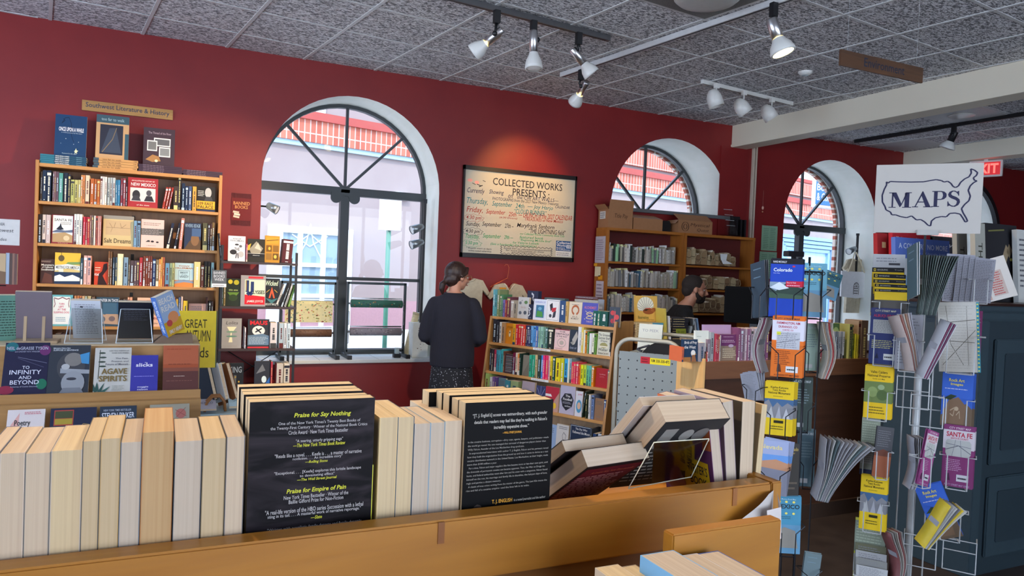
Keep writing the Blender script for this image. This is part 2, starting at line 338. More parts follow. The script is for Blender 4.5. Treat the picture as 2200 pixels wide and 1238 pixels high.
# tile sill of the big window and window frames
FR = M('3a3f42', .45, gain=.9, var=.04); FRL = M('6a7478', .5, gain=.9)
def bar(mb, x0, z0, x1, z1, w, y, t, mat):
    L = math.hypot(x1-x0, z1-z0); nx, nz = -(z1-z0)/L*w/2, (x1-x0)/L*w/2
    mb.prism([(x0+nx, z0+nz), (x1+nx, z1+nz), (x1-nx, z1-nz), (x0-nx, z0-nz)], y, y+t, mat)
def arch_window(n, i, mat, low=True):
    cx, sp, sill, fy = WINS[i]; r = RAD+.0
    mb = MB(); A = arc(cx, sp, r); B = arc(cx, sp, r-.032)
    for (a, b), (c, d), (e, f), (g, h) in zip(A, A[1:], B, B[1:]): mb.prism([(a, b), (c, d), (g, h), (e, f)], fy, fy+.06, mat)
    if low:
        for sx in (-1, 1): mb.box(min(cx+sx*r, cx+sx*(r-.035)), max(cx+sx*r, cx+sx*(r-.035)), fy, fy+.06, sill, sp, mat)
        mb.box(cx-r, cx+r, fy, fy+.06, sill, sill+.05, mat)
        mb.box(cx-r, cx+r, fy-.01, fy+.07, sp-.055, sp+.02, mat)
        mb.box(cx-.04, cx+.04, fy-.01, fy+.07, sill, sp, mat)
        mb.box(cx-r, cx+r, fy+.01, fy+.04, 1.44, 1.47, mat)
        # scalloped latch plate
        mb.prism([(cx-.13, sp-.03)]+[(cx-.085+.05*math.cos(t), sp-.08+.05*math.sin(t)) for t in [math.pi+math.pi*k/8 for k in range(9)]]+[(cx-.02, sp-.06), (cx+.02, sp-.06)]+[(cx+.085+.05*math.cos(t), sp-.08+.05*math.sin(t)) for t in [math.pi+math.pi*k/8 for k in range(9)]]+[(cx+.13, sp-.03)], fy-.02, fy, mat)
    else: mb.box(cx-r, cx+r, fy, fy+.06, sp-.03, sp+.02, mat)
    for ang in (45, 90, 135): bar(mb, cx, sp, cx+(r-.02)*math.cos(ang*D2R), sp+(r-.02)*math.sin(ang*D2R), .024, fy+.01, .03, mat)
    if n == 4:
        for (a, b), (c, d), (e, f), (g, h) in zip(arc(cx, sp, RAD+.012), arc(cx, sp, RAD+.012)[1:], arc(cx, sp, RAD-.05), arc(cx, sp, RAD-.05)[1:]): mb.prism([(a, b), (c, d), (g, h), (e, f)], WY-.03, WY+.03, mat)
    w = struct('window_%d' % n, mb)
    g = MB(); o = [(cx+r, sill if low else sp)]+A+[(cx-r, sill if low else sp)]; g.add([(p, fy+.035, q) for p, q in o], [tuple(range(len(o)))], GLASS)
    p = g.obj('pane', w); p['kind'] = 'structure'
arch_window(1, 0, FR); arch_window(2, 1, FR, False); arch_window(3, 2, FR); arch_window(4, 3, BLACK)
TILES = brick_mat('sill_tile', 'd8dcd8', 'cfd4d2', '8a8f90', .3, .3, .006)
mb = MB().box(.735, 2.305, WY-.03, 6.89, .715, .745, M('c8cccc', .35, gain=1.1, var=.06), .004)
for k in range(1, 6): mb.box(.735+k*.262, .739+k*.262, WY-.03, 6.89, .7455, .7462, M('7c8080', .6))
mb.box(.735, 2.305, 6.70, 6.704, .7455, .7462, M('7c8080', .6)); struct('trim_5', mb)
struct('trim_6', MB().box(4.165, 5.775, WY-.035, 7.02, 2.262, 2.30, M('6e7174', .5, gain=.9), .003))
struct('trim_7', MB().box(6.595, 8.165, WY-.03, 6.98, .77, .80, M('c8cccc', .4), .003).box(9.085, 10.655, WY-.03, 6.98, .77, .80, M('c8cccc', .4), .003))
# =================================================================== OUTSIDE
EX = math.cos(14.4*D2R); EY = math.sin(14.4*D2R); EO = Vector((2.2, 13.0, 0)); ED = Vector((EX, EY, 0))
def fpx(px, py): return onP(px, py, EO, ED)
STUC = ramp_mat('pink_stucco', None, rgb('c8b2ae', .62), rgb('d0bdb8', .62), 'noise', (1, 1, 1), 1.2, (.3, .7), .9, .1)
BRK = brick_mat('cornice_brick', 'd07860', 'b45c48', 'd8beb2', .105, .42, .010, 1, .95); BRKR = M('b05048', .8, gain=1, scale=4)
ROTB = (0, 0, 14.4*D2R)
def fac(name, label, cat, loc=(0, 0, 0)): return thing(name, label, cat, EO+ED*loc[0]+Vector((EY, -EX, 0))*loc[1]+Vector((0, 0, loc[2])), ROTB)
zc0 = fpx(740, 318)[1]; zc1 = fpx(740, 272)[1]
b1 = fac('stucco_building', 'pink stucco building across the street with red brick cornice', 'building')
MB().box(-14, 34, 0, .6, -1, zc1+.02, STUC).obj('wall', b1)
MB().box(-14, 34, -.09, .6, zc0, zc1, BRK).obj('brick_cornice', b1)
MB().box(-14, 34, -.14, .7, zc1, zc1+.14, BRKR).obj('coping', b1); MB().box(-14, 34, -.06, 0, zc0-.08, zc0, M('a9c4d2', .7, gain=1)).obj('blue_band', b1)
O2_ = EO+Vector((-EY, EX, 0))*1.58; xb = onP(818, 262, O2_, ED)[0]; zb0, zb1 = onP(1400, 364, O2_, ED)[1], onP(1400, 326, O2_, ED)[1]
MB().box(-14, xb, 1.6, 2.2, zc1, 7.2, STUC).box(xb, 34, 1.6, 2.2, zc1, zb1, STUC).obj('upper_wall', b1); MB().box(xb, 34, 1.5, 1.6, zb0, zb1, BRK).obj('upper_brick_band', b1); MB().box(xb, 34, 1.45, 2.2, zb1, zb1+.12, BRKR).obj('upper_coping', b1)
MB().box(-14, 34, -.03, 0, -.3, .92, M('b88f96', .9, gain=1)).obj('rose_base_course', b1)
WF = M('dfe9ec', .6, gain=1.1); WG = M('8fa6b4', .2, gain=1.0, scale=3); WG2 = M('9ad0dc', .2, gain=1.0)
def shop_window(x0, x1, z0, z1, cols, rows, glass, parent, y=0.):
    mb = MB(); f = .12
    mb.box(x0-f, x1+f, y-.07, y, z1, z1+f, WF); mb.box(x0-f, x1+f, y-.07, y, z0-f, z0, WF)
    for i in range(cols+1):
        x = x0+(x1-x0)*i/cols; mb.box(x-(f if i in (0, cols) else .04), x+(f if i in (0, cols) else .04), y-.07, y, z0, z1, WF)
    for j in range(1, rows): z = z0+(z1-z0)*j/rows; mb.box(x0, x1, y-.06, y, z-.035, z+.035, WF)
    fr = mb.obj('window_frame', parent)
    MB().box(x0, x1, y-.02, y-.005, z0, z1, glass).obj('panes', fr)
    return fr
a = fpx(590, 498); b = fpx(735, 700)
fr = shop_window(a[0], b[0], b[1], a[1], 3, 3, WG, b1)
mb = MB(); cx, cz = fpx(664, 522)
for q in [[(-.18, -.22), (-.05, 0), (0, .25)], [(.18, -.22), (.05, 0), (0, .25)], [(-.25, .1), (0, -.05), (.25, .1)], [(-.22, -.05), (0, .12), (.22, -.05)]]: mb.tube([(cx+u*1.3, -.03, cz+v*1.3) for u, v in q], .012, WF, 5)
mb.obj('wrought_ornament', fr)
O2 = EO+Vector((-EY, EX, 0))*1.58; a = onP(585, 238, O2, ED); b = onP(682, 306, O2, ED)
shop_window(a[0], b[0], b[1], a[1]+.2, 2, 2, WG2, b1, 1.58); mb = MB(); x0, z0 = fpx(846, 412)
MB().box(x0, x0+.3, -.08, 0, z0-.14, z0, WF).obj('wall_vent', b1)
# door surround seen through the third window
a = fpx(1735, 560)
mb = MB()
for i in range(4): mb.box(a[0]-1.5-.18*i, a[0]-1.38-.18*i, -.1-.03*i, 0, -.5, 2.6+.12*i, M('8fb4d8', .7, gain=1)); mb.box(a[0]-1.5-.18*i, a[0]+1.2+.18*i, -.1-.03*i, 0, 2.55+.12*i, 2.65+.12*i, M('8fb4d8', .7, gain=1)); mb.box(a[0]+1.1+.18*i, a[0]+1.22+.18*i, -.1-.03*i, 0, -.5, 2.6+.12*i, M('8fb4d8', .7, gain=1))
mb.box(a[0]-1.4, a[0]+1.1, -.02, .0, -.5, 2.55, M('b0cfe6', .5, gain=1)); mb.obj('door_surround', b1)
o = MB().box(-30, 60, 7.3, 9.3, -.25, .28, M('c2bcb6', .9, gain=1, scale=2)).box(-30, 60, 9.0, 12.0, -.25, .52, M('c8c4c0', .9, gain=1, scale=2)).box(-30, 60, 9.3, 60, -.3, -.2, M('8c8884', .9, gain=1, scale=2)).obj('pavement'); o['kind'] = 'structure'
# sign post outside
p = onY(835, 500, 9.0); t = thing('street_sign', 'back of a white street sign on a green post outside the big window', 'street sign', (p.x, 9.0, -.15))
q0 = onY(848, 420, 9.0); q1 = onY(826, 490, 9.0)
MB().tube([(0, 0, 0), (0, 0, q1.z+.25)], .03, M('4f8f78', .5, gain=1), 8).obj('post', t)
MB().box(-.14, .14, -.05, -.035, q1.z+.12, q0.z+.14, M('e8ecec', .4, gain=1.2), .004).obj('sign_plate', t)
# hanging shop sign outside the third window
c0 = onY(1752, 360, 8.2); c1 = onY(1806, 444, 8.2)
t = thing('hanging_shop_sign', 'blue hanging sign with white lettering outside the third arched window', 'sign', (c0.x, 8.2, c1.z), .12)
W_, H_ = c1.x-c0.x+.25, c0.z-c1.z+.2
MB().box(0, W_, 0, .05, -.05, H_, M('e8ecee', .5), .01).obj('board', t); MB().tube([(W_/2, .03, H_), (W_/2, .03, H_+.12), (W_/2+.1, -1.0, H_+.12)], .015, BLACK, 6).obj('bracket', t)
m = MB(); m.box(.04, W_-.04, -.006, 0, 0, H_-.05, M('2f6fae', .5, gain=1.2))
m.art(lambda u, v, k: (u*W_, -.006-.001*k, v*H_), [('t', .08, .74, .8, .93, 'Collected', 'f0f4f6', .012), ('t', .1, .48, .8, .70, 'Works', 'f0f4f6', .012), ('t', .07, .28, .97, .42, 'Bookstore', 'f0f4f6', .012), ('t', .07, .08, .97, .24, '& Coffeehouse', 'f0f4f6', .012)]); m.obj('lettering', t)
# trees over the roof
LEAF = ramp_mat('leaves', None, rgb('4a6a40', 1), rgb('7c9a68', 1), 'noise', (1, 1, 1), 6, (.3, .7), .8)
for i, (px, w) in enumerate(((1400, 2.6), (1432, 2.2), (1372, 2.0))):
    c = onY(px, 330, 25+i*5.5); R = random.Random(i); t = thing('street_tree', ['tall leafy green tree rising above the roof across the street', 'smaller round green tree on the street side of the roofline', 'dense green tree beside the tall one beyond the parapet'][i], 'tree', (c.x, 25+i*5.5, -.2), 0, 'trees beyond the roof')
    mb = MB()
    for k in range(420):
        a1, a2 = R.random()*6.28, math.acos(2*R.random()-1); rr = w*(.5+.5*R.random()); v = Vector((math.cos(a1)*math.sin(a2)*rr, math.sin(a1)*math.sin(a2)*rr, math.cos(a2)*rr*.7+c.z-.2))
        d = Vector((R.random()-.5, R.random()-.5, R.random()-.5)).normalized()*.22; e = d.orthogonal().normalized()*.13; mb.add([v-d, v+e, v+d, v-e], [(0, 1, 2, 3)], LEAF)
    mb.obj('foliage', t); MB().tube([(0, 0, 0), (.1, 0, c.z*.5), (0, 0, c.z)], [.2, .15, .08], M('5a4a3c', .9), 8).obj('trunk', t)
# =================================================================== CEILING FIXTURES
ALU = M('c8c8ca', .3, 1., gain=1.2); LWHITE = M('d4d4d0', .35, gain=1.15, var=.03); DARKG = M('3a3c40', .4, .5, gain=1)
WARM = M('ffe2a0', .4, gain=1, var=.02, emit=9.)
def track(name, label, a, b, mat, w=.036, h=.03, z=CZ-.012):
    a, b = Vector(a), Vector(b); d = (b-a); L = d.length; t = thing(name, label, 'track', (a.x, a.y, z), math.atan2(d.y, d.x))
    MB().box(0, L, -w/2, w/2, -h, .008, mat, .002).obj('rail', t); MB().box(.01, L-.01, -w*.2, w*.2, -h-.0005, -h+.004, BLACK).obj('slot', t); MB().box(L-.02, L+.012, -w/2-.001, w/2+.001, -h-.001, .009, mat).obj('end_cap', t)
    return t
track('lighting_track', 'dark grey ceiling light track holding three silver spotlights', (.9, 4.35), (2.86, 4.585), M('6a6a6c', .4, .6, gain=1))
track('lighting_track', 'long pale grey light track running towards the perforated vent', (3.076, 5.65), (3.42, 2.8), M('c4c4c4', .4, gain=1.1), .045)
track('lighting_track', 'short white light track with three white dome spotlights', (4.187, 5.151), (5.40, 5.311), LWHITE, .03, .026)
track('lighting_track', 'black light track beyond the cream beam', (7.43, 6.276), (7.45, 3.2), BLACK)
def aimrot(d): return Vector(d).to_track_quat('-Z', 'Y').to_matrix().to_4x4()
def spot(label, hang, head, tip, drop=.10, on=False, energy=10, bodymat=ALU, bell=LWHITE, sc=1., lc=(1, .72, .42), size=1.1):
    # hang: point on the track; head: rear end of the barrel; tip: centre of the lens
    hang, head, tip = Vector(hang), Vector(head), Vector(tip); t = thing('track_spotlight', label, 'spotlight', hang, 0, 'ceiling track spotlights')
    h, q = head-hang, tip-hang; d = (q-h).normalized(); L = (q-h).length; mid = h+d*L*.22
    side = Vector((0, 0, 1)).cross(d).normalized()*.03 if abs(d.z) < .98 else Vector((.03, 0, 0))
    MB().box(-.021, .021, -.018, .018, -.085, 0, BLACK, .002).obj('track_adapter', t)
    MB().tube([(0, 0, -.08), (side.x*.5, side.y*.5, mid.z*.7-.02), tuple(mid+side)], [.011, .009, .009], BLACK, 8).ball(tuple(mid+side), .018, BLACK, 8).obj('arm', t)
    MB().tube([(.01, 0, -.08), (.03, .01, -.12), (.02, .0, mid.z+.01)], .003, BLACK, 5).obj('cord', t)
    T = Matrix.Translation(h) @ aimrot(d)
    MB().lathe([(.026*sc, 0), (.028*sc, -.005), (.028*sc, -L*.60)], bodymat, 20, T).obj('barrel', t)
    lb = MB().lathe([(.030*sc, -L*.58), (.036*sc, -L*.66), (.052*sc, -L*.78), (.060*sc, -L*.93), (.060*sc, -L), (.050*sc, -L*1.0)], bell, 24, T, False); lb.obj('bell', t)
    MB().lathe([(.0505*sc, -L*.985), (.03*sc, -L*1.0), (.001, -L*1.005)], WARM if on else M('e6e6e2', .3, gain=1.1), 20, T, False).obj('lens', t)
    if on:
        l = lamp('spot_lamp', 'SPOT', tip+d*.02, Vector(d).to_track_quat('-Z', 'Y').to_euler(), energy, lc, spot_size=size, spot_blend=.8, shadow_soft_size=.04)
        l.parent = t; l.location = q+d*.02
    return t
def P3(px, py, D): return deep(px, py, D)
def spot_px(label, top, head, tip, on=False, energy=10, Zt=CZ-.04, dd=(0, 0), **k):
    a = onZ(*top, Zt); D = (a-EYE).dot(FW); spot(label, a, deep(head[0], head[1], D+dd[0]), deep(tip[0], tip[1], D+dd[1]), on=on, energy=energy, **k)
a = onZ(1068, 22, CZ-.04); h = deep(1080, 64, (a-EYE).dot(FW)); spot('silver spotlight with lit lens nearest the left end of its track', a, h, h+(Vector((-.1, 6.3, 1.15))-h).normalized()*.24, on=True, energy=260, size=1.25)
spot_px('silver spotlight pointing straight down in the middle of its track', (1147, 44), (1146, 66), (1147, 148), dd=(0, -.02))
spot_px('silver spotlight tilted down at the end of the dark track', (1244, 70), (1230, 105), (1272, 160), dd=(.04, .06))
a = onZ(1249, 150, CZ-.04); h = deep(1261, 176, (a-EYE).dot(FW)-.02); spot('lower silver spotlight aimed at the whiteboard from the pale track end', a, h, h+(Vector((3.15, 6.51, 2.33))-h).normalized()*.24, on=True, energy=52, lc=(1, .52, .14))
spot_px('large silver spotlight with lit lens beside the hanging wooden sign', (1663, 6), (1657, 42), (1683, 114), True, 70, dd=(0, -.03), sc=1.25, size=1.6)
# the same tracks run on over the foreground shelf, just above the picture
spot('silver spotlight above the foreground shelf, out over the left books', (-.1, 2.0, CZ-.04), (-.1, 1.98, 3.17), (-.06, 1.86, 2.97), on=True, energy=70, lc=(1, .72, .42), size=1.5)
spot('silver spotlight above the foreground shelf, out over the row end', (1.2, 2.1, CZ-.04), (1.2, 2.08, 3.17), (1.14, 1.95, 2.97), on=True, energy=50, lc=(1, .76, .48), size=1.5)
spot('added out-of-view silver spotlight brightening the sloping bookcase aisle', (1.2, 2.9, CZ-.04), (1.2, 2.92, 3.17), (1.29, 3.03, 2.99), on=True, energy=120, lc=(1, .82, .6), size=1.7)  # extra unseen spot, added to brighten the aisle
spot_px('black spotlight with clear glass bell beyond the cream beam', (2050, 268), (2052, 283), (2034, 319), dd=(0, .05), bodymat=BLACK, sc=1.25)
def dome(label, top, c, tip, lit=False):
    a = onZ(*top, CZ-.04); D = (a-EYE).dot(FW); h = deep(*c, D)-a; q = deep(*tip, D)-a; t = thing('dome_spotlight', label, 'spotlight', a, 0, 'white dome spotlights'); d = (q-h).normalized(); L = (q-h).length
    MB().box(-.022, .022, -.016, .016, -.04, 0, LWHITE, .002).tube([(0, 0, -.03), (0, 0, h.z-.0)], .006, LWHITE, 6).obj('hanger', t)
    T = Matrix.Translation(h) @ aimrot(d); r = .066
    sh = MB().lathe([(.004, .012), (r*.45, .006), (r*.75, -.018), (r*.95, -.05), (r, -.08), (r, -L), (r*.97, -L), (r*.97, -.06)], LWHITE, 24, T, False).obj('shade', t)
    if lit: l = lamp('dome_lamp', 'SPOT', (0, 0, 0), (0, 0, 0), 22, (1, .7, .38), spot_size=1.5, spot_blend=.8, shadow_soft_size=.03); l.parent = t; l.location = q+d*.03; l.rotation_euler = d.to_track_quat('-Z', 'Y').to_euler()
    MB().lathe([(r*.9, -L+.02), (.001, -L+.018)], M('e6e2d4', .4), 20, T, False).obj('bulb_face', t)
dome('white dome spotlight nearest the far left end of the short track', (1540, 180), (1530, 195), (1540, 229))
dome('white dome spotlight in the middle of the short white track', (1599, 195), (1584, 216), (1603, 244), True); dome('white dome spotlight at the beam end of the short white track', (1659, 211), (1642, 229), (1659, 256))
# air diffuser tile
ij = (onZ(1500, 20, CZ)-GO); gi, gj = math.floor(ij.dot(gu)/GP), math.floor(ij.dot(gv)/GP)
c = grid_pt(gi+.5, gj+.5); t = thing('air_diffuser', 'square perforated ceiling air diffuser with a round centre beside the pale track', 'air vent', (c.x, c.y, CZ-.002), GA)
PERF = ramp_mat('perforated_grey', None, rgb('2a2a2a', 1), rgb('6c6c6a', 1), 'voronoi', (60, 60, 60), 1.6, (.18, .24), .5)
MB().box(-.29, .29, -.29, .29, -.006, 0, PERF).obj('perforated_panel', t)
MB().lathe([(.20, -.006), (.2, -.02), (.17, -.045), (.12, -.05), (.001, -.05)], M('a0a09c', .4), 32, None, False).obj('round_cone', t)
p = onZ(1730, 154, CZ); t = thing('smoke_detector', 'small round white detector on the ceiling tiles between track and sign', 'detector', (p.x, p.y, CZ))
MB().lathe([(.055, 0), (.055, -.012), (.035, -.03), (.001, -.032)], LWHITE, 20, None, False).obj('housing', t); MB().lathe([(.03, -.032), (.001, -.036)], M('8fa0a8', .3), 12, None, False).obj('sensor', t)
for i, (px, py, lb) in enumerate(((2075, 241, 'round recessed downlight in a pale ceiling panel beyond the beam'), (1985, 309, 'flat pale square ceiling panel nearest the third window'))):
    ij = onZ(px, py, CZ)-GO; c = grid_pt(math.floor(ij.dot(gu)/GP)+.5, math.floor(ij.dot(gv)/GP)+.5)
    t = thing('ceiling_panel', lb, 'ceiling light', (c.x, c.y, CZ-.003), GA); MB().box(-.29, .29, -.29, .29, -.004, 0, M('c4c4c4', .5, gain=1)).obj('panel', t)
    if i == 0: MB().lathe([(.1, -.004), (.12, -.012), (.11, -.016), (.001, -.010)], LWHITE, 24, None, False).obj('trim_ring', t)
# =================================================================== BOOKS
PAGE = ramp_mat('page_edges', None, rgb('c9b596', 1.25), rgb('dccbb0', 1.25), 'noise', (3, 3, 260), 1.2, (.35, .65), .75)
PAGEV = ramp_mat('page_edges_upright', None, rgb('c2a884', 1.2), rgb('dcc8a6', 1.25), 'noise', (500, 3, 2), 1., (.3, .7), .75)
def hsvname(h):
    import colorsys
    r, g, b = (int(h[i:i+2], 16)/255 for i in (0, 2, 4)); H, s_, v = colorsys.rgb_to_hsv(r, g, b); H *= 360
    if v < .2: return 'black'
    if s_ < .14: return 'charcoal' if v < .42 else 'grey' if v < .68 else 'pale grey' if v < .82 else 'white'
    if H < 12 or H >= 345: n = 'red' if s_ > .5 else 'rose'
    elif H < 38: n = 'orange' if s_ > .62 and v > .62 else 'brown' if v < .62 else 'tan'
    elif H < 68: n = 'yellow' if s_ > .5 and v > .6 else 'olive' if v < .6 else 'cream'
    elif H < 165: n = 'green'
    elif H < 200: n = 'teal'
    elif H < 250: n = 'blue'
    elif H < 290: n = 'purple'
    else: n = 'magenta'
    return ('dark ' if v < .42 and n not in ('brown', 'olive') else 'pale ' if s_ < .32 and v > .7 and n not in ('cream', 'tan') else '')+n
ORD = 'first second third fourth fifth sixth seventh eighth ninth tenth eleventh twelfth thirteenth fourteenth fifteenth sixteenth seventeenth eighteenth nineteenth twentieth'.split()
def ordn(n):
    if n <= 20: return ORD[n-1]
    t = {2: 'twenty', 3: 'thirty', 4: 'forty', 5: 'fifty', 6: 'sixty'}[n//10]
    return ({2: 'twentieth', 3: 'thirtieth', 4: 'fortieth', 5: 'fiftieth', 6: 'sixtieth'}[n//10] if n % 10 == 0 else t+'-'+ORD[n % 10-1])
def bookparts(t, w, h, th, col, hard=False, front=None, spine=None, back=None, page=None, off=(0, 0, 0)):
    """w across the cover, h tall, th thick; front faces -y, spine faces -x; origin bottom centre"""
    c = .0025 if hard else .0009; ins = .0035 if hard else .0003; x0, x1 = -w/2, w/2; y0, y1 = -th/2, th/2
    cm = pm(col) if isinstance(col, str) else col; ox, oy, oz = off
    mb = MB(); mb.box(x0, x1, y0, y0+c, 0, h, cm); mb.box(x0, x1, y1-c, y1, 0, h, cm); mb.box(x0, x0+c, y0+c, y1-c, 0, h, cm)
    e = .00035
    if front: mb.art(lambda u, v, k: (x0+u*w, y0-e*k, v*h), front)
    if back: mb.art(lambda u, v, k: (x1-u*w, y1+e*k, v*h), back)
    if spine: mb.art(lambda u, v, k: (x0-e*k, y1-c-(th-2*c)*u, v*h), spine)
    mb.obj('cover', t, off)
    MB().box(x0+c, x1-ins, y0+c, y1-c, ins, h-ins, page or PAGE).obj('pages', t, off)
def book(label, loc, rz, w, h, th, col, name='book', rx=0., ry=0., group=None, cat='book', **k):
    t = thing(('hardback' if k.get('hard') else 'paperback') if name == 'book' else name, label, cat, loc, (rx, ry, rz), group); bookparts(t, w, h, th, col, **k); return t
def spine_art(col, R, txt=None):
    r, g, b = (int(col[i:i+2], 16) for i in (0, 2, 4)); dark = r*.3+g*.6+b*.1 < 120
    ink = R.choice(['d8d0b8', 'c8b878', 'e0dcd4', 'b0c0c8'] if dark else ['2a2a34', '5a2424', '24405a', '3a3a3a', 'f0ece0'])
    A = []; s0 = R.choice((0, 0, 0, 1, 2))
    if s0 == 1: A.append(('r', 0, .84, 1, .93, ink))
    if s0 == 2: A.append(('r', 0, 0, 1, R.uniform(.08, .22), ink))
    if txt:
        V, F = text2d(txt, .01); return A+[('tv', .28, .14, .72, .86, txt, ink)]
    y = .80
    n = R.choice((2, 2, 3))
    for i in range(n):
        l = R.uniform(.13, .3); x = R.choice((.3, .35)); y2 = y
        while y2 > y-l:      # title words running down the spine
            q = R.uniform(.03, .07); A.append(('r', x, max(.06, y2-q), 1-x, y2, ink)); y2 -= q+.012
        y -= l+.06
        if y < .15: break
    A.append(('r', .35, .035, .65, .06, ink))
    return A
_art = MB.art
def art2(s, mapf, items):
    out = []
    for it in items:
        if it[0] == 'tv':      # text turned to read downwards
            _, a, b, x, y, tx, h = it; V, F = text2d(tx, .01)
            s.add([mapf(a+(x-a)*q, y-(y-b)*p, 2) for p, q in V], F, pm(h))
        else: out.append(it)
    return _art(s, mapf, out)
MB.art = art2
def row(where, O, Dv, scale, offs, zbase, spec, depth=.15, zf=None, arts=None, group=None, cat='book', lab='book', inset=.012, tilt=0., pg=None):
    """a row of books read off the photo: x0 x1 ytop colour [Lnn lean] [F key] [T text]; offsets turn zoomed coordinates into pixels"""
    Dv = Vector(Dv).normalized(); th0 = math.atan2(Dv.y, Dv.x); nrm = Vector((-Dv.y, Dv.x, 0)); O = Vector(O); R = random.Random(len(spec)); n = 0
    for e in spec.split(';'):
        tk = e.split()
        if not tk: continue
        n += 1; x0, x1, y = (float(q) for q in tk[:3]); col = tk[3]; lean = 0; key = None; txt = None; ex = 0
        for q in tk[4:]:
            if q[0] == 'L': lean = float(q[1:])
            elif q[0] == 'F': key = q[1:]
            elif q[0] == 'D': ex = float(q[1:])
            elif q[0] == 'T': txt = q[1:].replace('_', ' ')
        X0, X1, Y = offs[0]+x0/scale, offs[0]+x1/scale, offs[1]+y/scale
        s0 = onP(X0, Y, O, Dv)[0]; s1, zt = onP(X1, Y, O, Dv); zt = onP((X0+X1)/2, Y, O, Dv)[1]
        h = max(.05, zt-zbase-.001)
        if key is not None:
            w = max(.03, s1-s0); p = O+Dv*((s0+s1)/2)+nrm*(inset+.022+.006*(n % 2)+ex); A, d_, hard = ART.get(key, ([], 'with a plain cover', False)); d_ = d_ if key != 'plain' else hsvname(col)+' plain-faced book, '+ordn(n)+' item'
            book(d_+' on '+where, (p.x, p.y, zbase), th0, w, h, min(.03, .012+.006*(n % 3)), col, 'book', -(.06+tilt), 0, group, cat, front=A, hard=hard, page=pg)
        else:
            t_ = max(.006, (s1-s0)*.955)
            if lean: hh = h/math.cos(lean*D2R)*.97; t_ = max(.008, (s1-s0)-abs(math.tan(lean*D2R))*h*.8) if (s1-s0) > abs(math.tan(lean*D2R))*h else .012
            else: hh = h
            d = depth*R.uniform(.86, 1.0)
            p = O+Dv*((s0+s1)/2 if not lean else s0+t_/2 if lean > 0 else s1-t_/2)+nrm*(inset+d/2+R.uniform(0, .012))
            lb = '%s upright %s, %s from the left on %s' % (hsvname(col), lab, ordn(n), where)
            if lean: lb = '%s leaning %s, %s from the left on %s' % (hsvname(col), lab, ordn(n), where)
            hd_ = R.random() < .3; t = thing('hardback' if hd_ else 'paperback', lb, cat, (p.x, p.y, zbase+(abs(math.sin(lean*D2R))*t_/2 if lean else 0)), (-tilt*.0, 0, th0+math.pi/2), group)
            if lean: t.rotation_euler = (Matrix.Rotation(th0, 4, 'Z') @ Matrix.Rotation(lean*D2R, 4, 'Y') @ Matrix.Rotation(math.pi/2, 4, 'Z')).to_euler()
            bookparts(t, d, hh, t_, col, hard=hd_, spine=spine_art(col, R, txt) if lab != 'booklet' else None, page=pg)
def flat_stack(base, rz, n, w, h, th, col, lab, stext=None, ink='c8c0a8', group=None, cols=None, jit=.004, spines=None):
    """books lying flat, spine towards the room; w = spine length along x, h = depth"""
    R = random.Random(int(w*1000)+n); z = base[2]; nm = ['lowest', 'second from the bottom', 'third from the bottom', 'fourth from the bottom', 'fifth from the bottom', 'sixth from the bottom', 'seventh from the bottom', 'eighth from the bottom', 'ninth from the bottom', 'tenth from the bottom']
    for i in range(n):
        c = cols[i % len(cols)] if cols else col; q = 'topmost' if i == n-1 else nm[i]
        t = thing('book', '%s, %s' % (lab, q), 'book', (base[0]+R.uniform(-jit, jit), base[1], z+th/2), (0, 0, rz), group)
        mb = MB(); cm = pm(c); cc = .0012; TH = th; th = TH*.90; mb.box(-w/2, w/2, 0, h, -th/2, -th/2+cc, cm).box(-w/2, w/2, 0, h, th/2-cc, th/2, cm).box(-w/2, w/2, 0, cc, -th/2+cc, th/2-cc, cm)
        F = lambda u, v, k: (-w/2+u*w, -.0004*k, -th/2+v*th)
        if spines: mb.art(F, spines)
        elif stext: mb.art(F, [('t', .25, .2, .75, .8, stext, ink)])
        else: mb.art(F, [('m', .1, .15, .8, .85, 1, ink)])
        mb.obj('cover', t); MB().box(-w/2+.001, w/2-.001, cc, h-.001, -th/2+cc, th/2-cc, PAGE).obj('pages', t); th = TH; z += th
    return z
